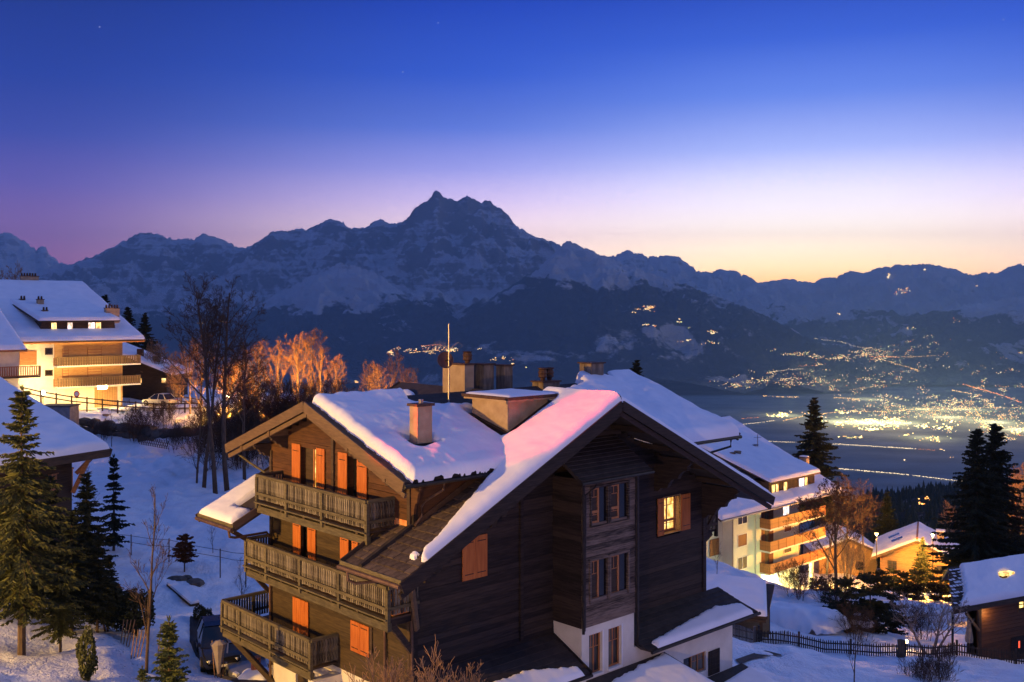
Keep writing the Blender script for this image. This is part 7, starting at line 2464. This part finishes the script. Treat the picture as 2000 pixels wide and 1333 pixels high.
# retaining wall and steps by the drive
RW = thing('retaining_wall', 'dark stone retaining wall with snow capped timber above the drive', 'wall', (0, 0, 0))
a, b, c = P(276, 1175, 51.5), P(335, 1150, 54), P(382, 1190, 52)
for k in range(9):
    for j in range(4):
        p, q = a.lerp(b, k / 9), a.lerp(b, (k + 0.96) / 9)
        MB().beam(p + Vector((0, 0, -1.3 + j * 0.42)), q + Vector((0, 0, -1.3 + j * 0.42)), 0.4 + rnd.uniform(-.05, .05), 0.40).build('stone', M['stone'], RW)
        p, q = b.lerp(c, k / 9), b.lerp(c, (k + 0.96) / 9)
        MB().beam(p + Vector((0, 0, -1.3 + j * 0.42)), q + Vector((0, 0, -1.3 + j * 0.42)), 0.4 + rnd.uniform(-.05, .05), 0.40).build('stone', M['stone'], RW)
MB().beam(b + Vector((0, -0.1, 0.25)), c + Vector((0, -0.1, 0.25)), 0.5, 0.12).build('timber_cap', M['olive_wood'], RW)
MB().beam(b + Vector((0, -0.1, 0.37)), c + Vector((0, -0.1, 0.37)), 0.46, 0.14).build('snow_cap', M['roof_snow'], RW)
for k, (px, py, Y, s) in enumerate([(344, 1150, 55.5, 0.9), (362, 1147, 56, 0.7), (380, 1153, 55.5, 1.0)]):
    q = P(px, py, Y)
    o = link('boulder', rocks[k], None, (q.x, q.y, gz(q.x, q.y)), k, (s * 1.3, s, s * 0.7))
    tag(o, ['dark boulder left in the snow above the retaining wall', 'middle dark boulder in the snow above the wall', 'flat dark boulder right in the snow above the wall'][k], 'boulder', 'boulders above the retaining wall')
# wooden garden steps bottom left
ST = thing('garden_steps', 'broad wooden garden steps and deck among the spruces', 'steps', (0, 0, 0))
for k in range(7):
    a, b = P(0 + k * 14 - 25, 1262 + k * 12, 43.5 - k * 0.75), P(62 + k * 12, 1250 + k * 14, 43.8 - k * 0.8)
    for j in range(3):
        MB().beam(a + Vector((0, j * 0.24, 0.35 - k * 0.02)), b + Vector((0, j * 0.24, 0.35 - k * 0.02)), 0.22, 0.08).build('plank', M['rail_wood'], ST)
    MB().beam(a + Vector((0, -0.12, 0.22)), b + Vector((0, -0.12, 0.22)), 0.06, 0.26).build('riser', M['beam_wood'], ST)
# tied up stakes, snow covered plant
for k, (px, py, Y, h) in enumerate([(241, 1222, 43, 1.1), (262, 1240, 41.8, 1.2), (314, 1225, 43.6, 1.3), (427, 1312, 42.5, 1.6)]):
    x, y, z = foot(px, py, Y)
    s = thing('plant_stakes', ['bundle of stakes by the path', 'leaning stakes beside the shrub', 'crossed stakes above the drive', 'tied up wrapped plant at the edge of the drive'][k], 'stakes', (x, y, z))
    for j in range(4):
        MB().tube([(j * 0.1 - 0.15, 0.05 * j, -0.2), (j * 0.16 - 0.3 + (0.3 if k < 3 else 0), 0.05, h)], 0.025, 5).build('stake', M['twig'], s)
    if k == 3:
        MB().lathe([(0.06, 0.2), (0.16, 0.7), (0.26, 1.2), (0.34, 1.5), (0.1, 1.62)], (0, 0, 0), 9).build('wrapping', M['fabric'], s)
# snow mound with planter under the balcony
x, y, z = P(500, 1322, 42.5)
PL = thing('planter', 'rusty planter pot in a heap of snow by the parked cars', 'planter', (x, y, gz(x, y)))
MB().lathe([(0.18, 0), (0.22, 0.3), (0.20, 0.75), (0.14, 0.76)], (0, 0, 0.25), 10).build('pot', M['red_cloth'], PL)
snow_patch((-0.9, -0.8, 0.0), (1.8, 0, 0), (0, 1.5, 0), 24, 24, lambda a, b: dome(0.85 - np.hypot(a - 0.9, b - 0.75) + 0.1 * fbm(a / .4, b / .4, 3), 0.7, 0.5), PL)

# garden things on the right
x, y, z = foot(1893, 1272, 72)
UM = thing('folded_parasol', 'closed pale parasol standing beside the log cabin', 'parasol', (x, y, P(1893, 1262, 72).z))
MB().tube([(0, 0, -0.3), (0, 0, 2.0)], 0.03, 6).build('pole', M['beam_wood'], UM)
mb = MB()
prof = [(0.20, 0.25), (0.24, 0.5), (0.17, 1.1), (0.08, 1.75), (0.02, 1.95)]
n = 14
vs = [((r_ * (1 + 0.22 * (-1) ** j)) * math.cos(6.283 * j / n), (r_ * (1 + 0.22 * (-1) ** j)) * math.sin(6.283 * j / n), zz) for r_, zz in prof for j in range(n)]
mb.add(vs, [(i * n + j, i * n + (j + 1) % n, (i + 1) * n + (j + 1) % n, (i + 1) * n + j) for i in range(4) for j in range(n)]).build('canopy', M['fabric'], UM)
x, y, z = foot(1760, 1284, 68.9)
BR = thing('tree_stump', 'dark stump leaning on the picket fence', 'stump', (x, y, z))
MB().lathe([(0.34, -0.2), (0.28, 0.15), (0.24, 0.9), (0.26, 1.15), (0.12, 1.2)], (0, 0, 0), 10).build('stem', M['bark'], BR)
x, y, z = foot(1770, 1262, 73)
GL = thing('garden_lamp', 'small glowing garden lamp behind the picket fence', 'lamp', (x, y, P(1770, 1257, 73).z - 0.4))
MB().tube([(0, 0, -0.6), (0, 0, 0.4)], 0.04, 6).build('post', M['black_metal'], GL)
MB().lathe([(0.05, 0), (0.12, 0.08), (0.12, 0.18), (0.04, 0.26)], (0, 0, 0.4), 8).build('globe', M['lamp_glow'], GL)
lamp('POINT', (x, y - 0.3, P(1770, 1257, 73).z + 0.5), 60, SODIUM, 0.1)
# post stuck in the snow mound
x, y, z = foot(1561, 1218, 79)
tag(MB().tube([(x, y, z - 0.3), (x + 0.02, y, z + 1.0)], 0.06, 6).build('marker_post', M['beam_wood']), 'dark marker post stuck in the snow mound behind the fence', 'post')
# shrub heaps of snow beyond the carport
for k, (px, py, Y, w, h) in enumerate([(1545, 1222, 78, 4.5, 1.5), (1610, 1212, 82, 4.0, 1.2), (1590, 1175, 96, 3.0, 1.2), (1760, 1205, 98, 6.5, 1.5), (1700, 1180, 108, 4, 1.2)]):
    x, y, z = foot(px, py, Y)
    o = snow_patch((x - w, y - 2, z - 0.2), (2 * w, 0, 0), (0, 4, 0.3), 50, 30, lambda a, b, w=w, h=h: dome(1.9 - np.hypot((a - w) * 1.9 / w, b - 2) + 0.25 * fbm(a / 1.1 + w, b / 1.1, 4), 1.7, h), None, name='snow_mound', seed=k + 40)
    o['kind'] = 'stuff'
    o['label'] = ['ploughed snow mound behind the carport', 'snow mound left of the dark pines', 'snow mound below the apartment house', 'long snow bank under the lit chalets', 'snow bank under the large bare tree'][k]
# dark meltwater gap in the snow by the porch
mb = MB()
pp = [P(1436, 1310, 55.5), P(1470, 1297, 57.5), P(1495, 1293, 58.5), P(1525, 1293, 58.8), P(1528, 1298, 58), P(1500, 1300, 57.5), P(1470, 1308, 56), P(1445, 1318, 54.5)]
vs = [(p.x, p.y, gz(p.x, p.y) + 0.06) for p in pp]
mb.add(vs, [tuple(range(len(vs)))]).build('path', M['asphalt'], None, kind='structure', label='dark bare path edge melted free of snow')

# ------------------------------------------------------------------ lights of the valley
def glow_mats():
    out = {}
    for k, (c, s) in dict(warm=((1.0, 0.55, 0.15), 2.6), white=((1.0, 0.76, 0.42), 2.4), orange=((1.0, 0.30, 0.04), 2.0), green=((0.92, 0.95, 0.34), 1.8), bright=((1.0, 0.76, 0.27), 6.5)).items():
        out[k] = mat_emit('far_lamp_' + k, c, s, False)
    return out


GMAT = glow_mats()
OCT_F = [(0, 2, 4), (2, 1, 4), (1, 3, 4), (3, 0, 4), (2, 0, 5), (1, 2, 5), (3, 1, 5), (0, 3, 5)]


class Lights:
    def __init__(s):
        s.mb = {k: MB() for k in GMAT}

    def put(s, px, py, size, kind, lift=6):
        h = far_point(px, py)
        if h is None:
            return None
        d = h.length
        r = size * 1.3 * d / F * 0.5          # size in photo pixels at the place's own distance
        x, y, z = h.x, h.y, h.z + lift
        s.mb[kind].add([(x - r, y, z), (x + r, y, z), (x, y - r, z), (x, y + r, z), (x, y, z + r * 0.6), (x, y, z - r * 0.6)], OCT_F)
        return h

    def build(s, name, label, cat):
        root = None
        for k, mb in s.mb.items():
            if mb.v:
                if root is None:
                    root = mb.build(name, GMAT[k], None, kind='stuff', label=label, category=cat)
                else:
                    mb.build('lamp_cluster', GMAT[k], root, kind='stuff')


r5 = random.Random(77)


def kind_mix(ws):
    return r5.choices(list(ws), list(ws.values()))[0]


def village(name, label, blobs, n, mix, smin=0.9, smax=2.2, lines=()):
    L = Lights()
    subs = []
    for k in range(max(4, n // 6)):
        cx, cy_, sx, sy, tilt, w = r5.choices(blobs, [b[5] for b in blobs])[0]
        dx_ = r5.gauss(0, sx)
        subs.append((cx + dx_, cy_ + r5.gauss(0, sy) + tilt * dx_, min(sx * 0.3, 5.5), min(sy * 0.4, 1.8), r5.uniform(-0.25, 0.25), r5.random() ** 2 + 0.12))
    ws = [s_[5] for s_ in subs]
    for k in range(n):
        cx, cy_, sx, sy, tilt, w = r5.choices(subs, ws)[0]
        dx_ = r5.gauss(0, sx)
        L.put(cx + dx_, cy_ + r5.gauss(0, sy) + tilt * dx_, r5.uniform(smin, smax) * (1.5 if r5.random() < 0.06 else 1), kind_mix(mix))
    for (x0, y0, x1, y1, step, size, kind) in lines:
        ln = math.hypot(x1 - x0, y1 - y0)
        for k in range(int(ln / step)):
            f = (k + r5.uniform(-.2, .2)) * step / ln
            L.put(x0 + (x1 - x0) * f + r5.gauss(0, 0.5), y0 + (y1 - y0) * f + 1.3 * math.sin(f * ln / 23 + x0) * min(1, ln / 90) * (kind != 'white' or y0 < 860) + r5.gauss(0, 0.35), size * r5.uniform(0.45, 1.15), kind) if r5.random() < 0.86 else None
    L.build(name, label, 'lights')


WM = dict(warm=5, white=4, orange=2, green=1)
village('village_lights', 'cluster of village lights under the mountain, left of the chimneys', [(760, 690, 12, 3, -0.05, 1), (820, 684, 18, 3, -0.1, 1.5), (862, 683, 22, 4, 0.03, 2), (925, 684, 10, 2, 0, 0.5)], 190, dict(warm=4, white=4, orange=2), lines=((820, 678, 862, 675, 2.2, 2.2, 'orange'), (800, 690, 860, 686, 2.5, 2, 'warm')))
village('village_lights', 'small lit village just right of the chimneys, above the ridge', [(978, 704, 12, 4, 0.2, 2), (1000, 710, 6, 3, 0, 1), (1028, 719, 4, 1, 0, 0.4)], 60, WM)
village('village_lights', 'bright mountain village on the forested spur', [(1255, 606, 14, 2.5, -0.05, 2), (1270, 602, 10, 2, 0, 1), (1310, 612, 12, 2, 0, 0.7), (1325, 592, 5, 4, 0, 0.3)], 80, dict(warm=4, white=4, orange=3))
village('hamlet_lights', 'scattered hamlet lights down the forested spur', [(1262, 636, 10, 2, 0, 1), (1325, 625, 8, 3, 0.3, 0.7), (1342, 646, 6, 3, 0, 0.6), (1375, 648, 12, 2, 0.1, 1.2), (1395, 654, 8, 2, 0, 0.6), (1330, 667, 10, 2, 0.05, 1), (1395, 672, 14, 2, 0.05, 1), (1300, 665, 8, 2, 0, 0.5)], 110, dict(warm=3, white=4, orange=2, green=2))
village('hamlet_lights', 'tiny lights of the high stations on the right range', [(1762, 571, 10, 4, 0, 2), (1765, 565, 4, 1.5, 0, 1), (1552, 598, 4, 4, 0, 0.3), (1630, 615, 6, 2, 0, 0.3), (1505, 601, 4, 2, 0, 0.2), (1985, 540, 3, 1, 0, 0.15), (1910, 558, 3, 1, 0, 0.2)], 60, dict(warm=3, white=3, orange=3))
village('floodlit_slope', 'two floodlit patches high on the right range', [(1733, 543, 3, 2.5, -0.5, 1), (1778, 531, 3, 1.5, -0.6, 0.7), (1806, 528, 1.5, 1, 0, 0.4)], 26, dict(white=3, warm=1), 1.6, 3.0)
village('town_lights', 'lights strung along the far valley mouth', [(1560, 694, 30, 3, 0.15, 2), (1640, 700, 16, 3, 0.1, 1), (1600, 716, 16, 3, 0, 0.8), (1700, 690, 18, 6, 0.1, 3), (1720, 696, 40, 6, 0, 2), (1780, 690, 40, 18, 0, 1.4), (1820, 672, 40, 20, 0, 0.8), (1500, 738, 40, 8, -0.1, 3), (1580, 742, 50, 9, 0, 3), (1700, 745, 60, 12, 0, 3), (1760, 735, 40, 14, 0, 2), (1900, 720, 60, 14, 0, 1.6), (1960, 752, 40, 10, 0, 1), (1440, 752, 20, 3, -0.1, 1)],
        1500, dict(warm=4, white=4, orange=2, green=2), 0.7, 1.7,
        lines=((1590, 662, 1640, 668, 1.6, 1.1, 'white'), (1640, 668, 1690, 682, 1.6, 1.2, 'white'), (1698, 696, 1760, 700, 1.3, 1.8, 'orange'), (1730, 705, 1800, 728, 2, 1.6, 'warm'), (1760, 698, 1830, 696, 2, 1.3, 'warm'), (1505, 728, 1570, 722, 1.5, 1.2, 'white'), (1490, 774, 1562, 778, 2.4, 2.0, 'warm'), (1560, 716, 1600, 716, 3, 1.5, 'orange'),
               (1880, 750, 1996, 788, 1.6, 2.2, 'orange'), (1860, 764, 1900, 770, 2, 2, 'warm'), (1660, 762, 1760, 750, 2.5, 1.4, 'warm'), (1630, 778, 1680, 782, 2, 2, 'warm')))
village('town_lights', 'dense warm lights of the valley town', [(1700, 795, 60, 10, 0.05, 2), (1800, 790, 70, 14, 0, 3), (1900, 790, 60, 16, 0, 3), (1880, 812, 70, 14, 0, 5), (1960, 820, 40, 18, 0, 3), (1760, 808, 60, 6, 0, 3), (1990, 850, 30, 12, 0, 1.5)], 1900, dict(warm=5, white=4, orange=2, green=3), 0.8, 1.9,
        lines=((1690, 806, 1830, 800, 1.6, 1.6, 'warm'), (1905, 800, 1930, 840, 2, 2.2, 'warm'), (1830, 802, 2000, 796, 2, 1.4, 'warm')))
village('industry_lights', 'overexposed industrial lights along the valley road', [(1690, 826, 26, 4, 0.0, 4), (1640, 828, 14, 3, 0.1, 2), (1740, 826, 26, 5, 0, 5), (1790, 834, 14, 4, 0, 2), (1690, 838, 30, 2, 0.05, 2), (1860, 830, 30, 5, 0, 2), (1520, 814, 20, 2, -0.05, 2), (1560, 808, 18, 2, -0.05, 1.5), (1650, 806, 20, 2, -0.02, 1), (1935, 836, 14, 4, 0, 3), (1990, 845, 14, 4, 0, 2)], 620, dict(bright=4, warm=3, green=3, white=2), 1.2, 3.4,
        lines=((1452, 830, 1515, 823, 1.5, 1.6, 'white'), (1530, 824, 1570, 815, 1.4, 1.9, 'warm'), (1450, 820, 1485, 817, 2, 1.6, 'orange'), (1600, 812, 1640, 806, 2, 2, 'warm')))
village('industry_lights', 'separate bright plant on the dark plain', [(1800, 856, 20, 2, 0.05, 2), (1835, 858, 8, 4, 0, 1), (1655, 857, 10, 1.5, 0, 1), (1680, 856, 6, 1.5, 0, 0.5)], 110, dict(bright=2, warm=3, green=2), 1.2, 2.6)
village('trail_lights', 'straight row of lamps standing in for car light trails on the dark plain', [(1840, 882, 4, 1, 0, 1), (1810, 893, 5, 2, 0, 0.5), (1850, 895, 8, 2, 0, 0.5), (1768, 901, 1, 1, 0, 0.2)], 26, dict(warm=2, white=2), 1.0, 2.0, lines=((1495, 864, 1600, 868, 1.6, 1.4, 'white'), (1625, 869, 1790, 879, 1.3, 1.7, 'white'), (1795, 880, 1830, 882, 2.2, 1.2, 'orange')))  # rows of small lamps take the place of car light trails
village('trail_lights', 'nearer row of lamps standing in for car light trails crossing the plain', [(1880, 943, 2, 1, 0, 1)], 6, dict(white=1), 1.0, 2.0, lines=((1630, 917, 1775, 930, 1.2, 1.8, 'white'), (1783, 931, 1880, 943, 1.3, 1.6, 'white')))
village('hamlet_lights', 'orange glowing hamlet on the wooded hill above the lit chalets', [(1797, 995, 9, 4, -0.35, 3), (1815, 982, 6, 2, -0.2, 1), (1704, 972, 3, 1.5, 0, 0.8)], 26, dict(orange=4, warm=2), 1.6, 3.4)
village('village_lights', 'lights seen through the bare trees left of the ridge', [(420, 629, 12, 1.2, -0.1, 1), (567, 641, 2, 1, 0, 0.2), (605, 770, 30, 6, 0, 2), (700, 748, 8, 2, 0, 0.3), (450, 764, 30, 3, 0, 0.8), (530, 760, 20, 5, 0, 0.8)], 90, dict(warm=4, orange=3, white=2))
# real light thrown on the snow of the town
for px, py, e in ((1690, 826, 3.0), (1750, 826, 3.0), (1640, 824, 1.6), (1850, 815, 2.0), (1940, 825, 2.6), (1890, 800, 1.6), (1990, 840, 2.0), (1800, 800, 1.4), (1810, 856, 0.8), (1540, 812, 0.9), (1700, 780, 0.9), (1600, 745, 0.7), (1730, 700, 0.8)):
    h = far_point(px, py)
    if h:
        l = lamp('POINT', (h.x, h.y, h.z + 120), e * 4.0e6, (1.0, 0.74, 0.34), 60)

# ------------------------------------------------------------------ lit lamps of the place and one added
# street lamp left of the picture that lights the chalet front and the near trees
lamp('SPOT', (-37.5, 13.0, 12.6), 90000, (1.0, 0.54, 0.11), 0.25, (-8.5, 36.5, 6.5), R(62), 0.9)
# coloured sign lamp beside it: the red light on the roof
tgt = MATI @ Vector((6.0, -1.2, 9.95))
lamp('SPOT', (-36.0, 14.5, 12.1), 400000, (1.0, 0.02, 0.02), 0.15, tgt, R(4.8), 0.8)
# lamp of the building the picture is taken from
lamp('POINT', (-7.0, -6.0, 9.0), 15000, (1.0, 0.60, 0.28), 0.3)
# flood light on the left apartment house
q = P(200, 757, 119.5)
o = thing('flood_light', 'glaring flood light under the lower balcony of the left apartment house', 'flood light', q, PHI)
MB().box((-0.55, -0.10, -0.18), (0.55, 0.05, 0.20)).build('glass', M['white_glow'], o)
MB().box((-0.60, 0.05, -0.22), (0.60, 0.16, 0.24)).build('housing', M['black_metal'], o)
lamp('POINT', q + Vector((0.35, -0.65, -0.15)), 3600, YEL, 0.25)
lamp('POINT', P(84, 766, 115) + Vector((0, 0, 0.8)), 2600, (1.0, 0.66, 0.26), 0.15)
o = thing('wall_light', 'small glaring light behind the road fence at the left', 'light', P(84, 768, 115.6))
MB().lathe([(0.05, -0.2), (0.22, -0.1), (0.22, 0.15), (0.06, 0.25)], (0, 0, 0), 8).build('globe', M['white_glow'], o)
MB().tube([(0, 0, -2.5), (0, 0, -0.2)], 0.05, 6).build('post', M['black_metal'], o)
lamp('POINT', P(20, 745, 113), 900, YEL, 0.2)
for k, (px, Y, e, lab) in enumerate([(628, 105, 15000, 'sodium street lamp hidden behind the chalet roof, right of the gable'), (560, 106, 10000, 'sodium street lamp behind the chalet gable'),
                                  (505, 104, 9000, 'sodium street lamp low behind the dark thicket'), (712, 112, 8000, 'sodium street lamp behind the snowy cross roof'), (446, 110, 9000, 'sodium street lamp low behind the tall dark pair')]):
    x = (px - 1000) / F * Y
    street_lamp(lab, (x, Y, gz(x, Y) - 0.1), 1.9, e, (1.0, 0.42, 0.045))
lamp('POINT', (-25.5, 33.0, 4.5), 2600, (1.0, 0.60, 0.20), 0.2)  # added unseen lamp, warms the snow and spruces at lower left
# right apartment house ground floor, right hand chalets
lamp('POINT', RA.matrix_world @ Vector((9.5, -0.5, -18.4)), 6500, (1.0, 0.92, 0.36), 0.25)
lamp('POINT', RA.matrix_world @ Vector((3.2, -5.5, -17.6)), 1100, (0.86, 1.0, 0.34), 0.25)
street_lamp('tall sodium street lamp in front of the log chalet', P(1822, 1140, 119.0), 5.6, 40000, (1.0, 0.41, 0.05))
street_lamp('sodium street lamp low between the two small chalets', P(1712, 1125, 124.0), 5.0, 16000, (1.0, 0.41, 0.05))
lamp('POINT', P(1590, 1080, 128), 1500, SODIUM, 0.2)
print('GZ', [(x, y, round(gz(x, y), 1)) for x, y in ((-20, 105), (-24, 106), (-10, 110), (30, 118), (28, 100), (-37, 13))])

lamp('POINT', lampc, 90, (1.0, 0.55, 0.18), 0.1)

# ------------------------------------------------------------------ air
t = NT('haze')
t.n.remove(t.b)
pv = t.new('ShaderNodeVolumePrincipled')
pv.inputs['Color'].default_value = (0.42, 0.72, 1.0, 1)
pv.inputs['Density'].default_value = 4.0e-5
pv.inputs['Anisotropy'].default_value = 0.0
t.l.new(pv.outputs[0], t.out.inputs['Volume'])
mb = MB()
mb.box((-31000, -400, -880), (31000, 29800, 2300))
hz = mb.build('haze', t.m, None, kind='stuff', label='thin blue evening haze filling the valley', category='haze')
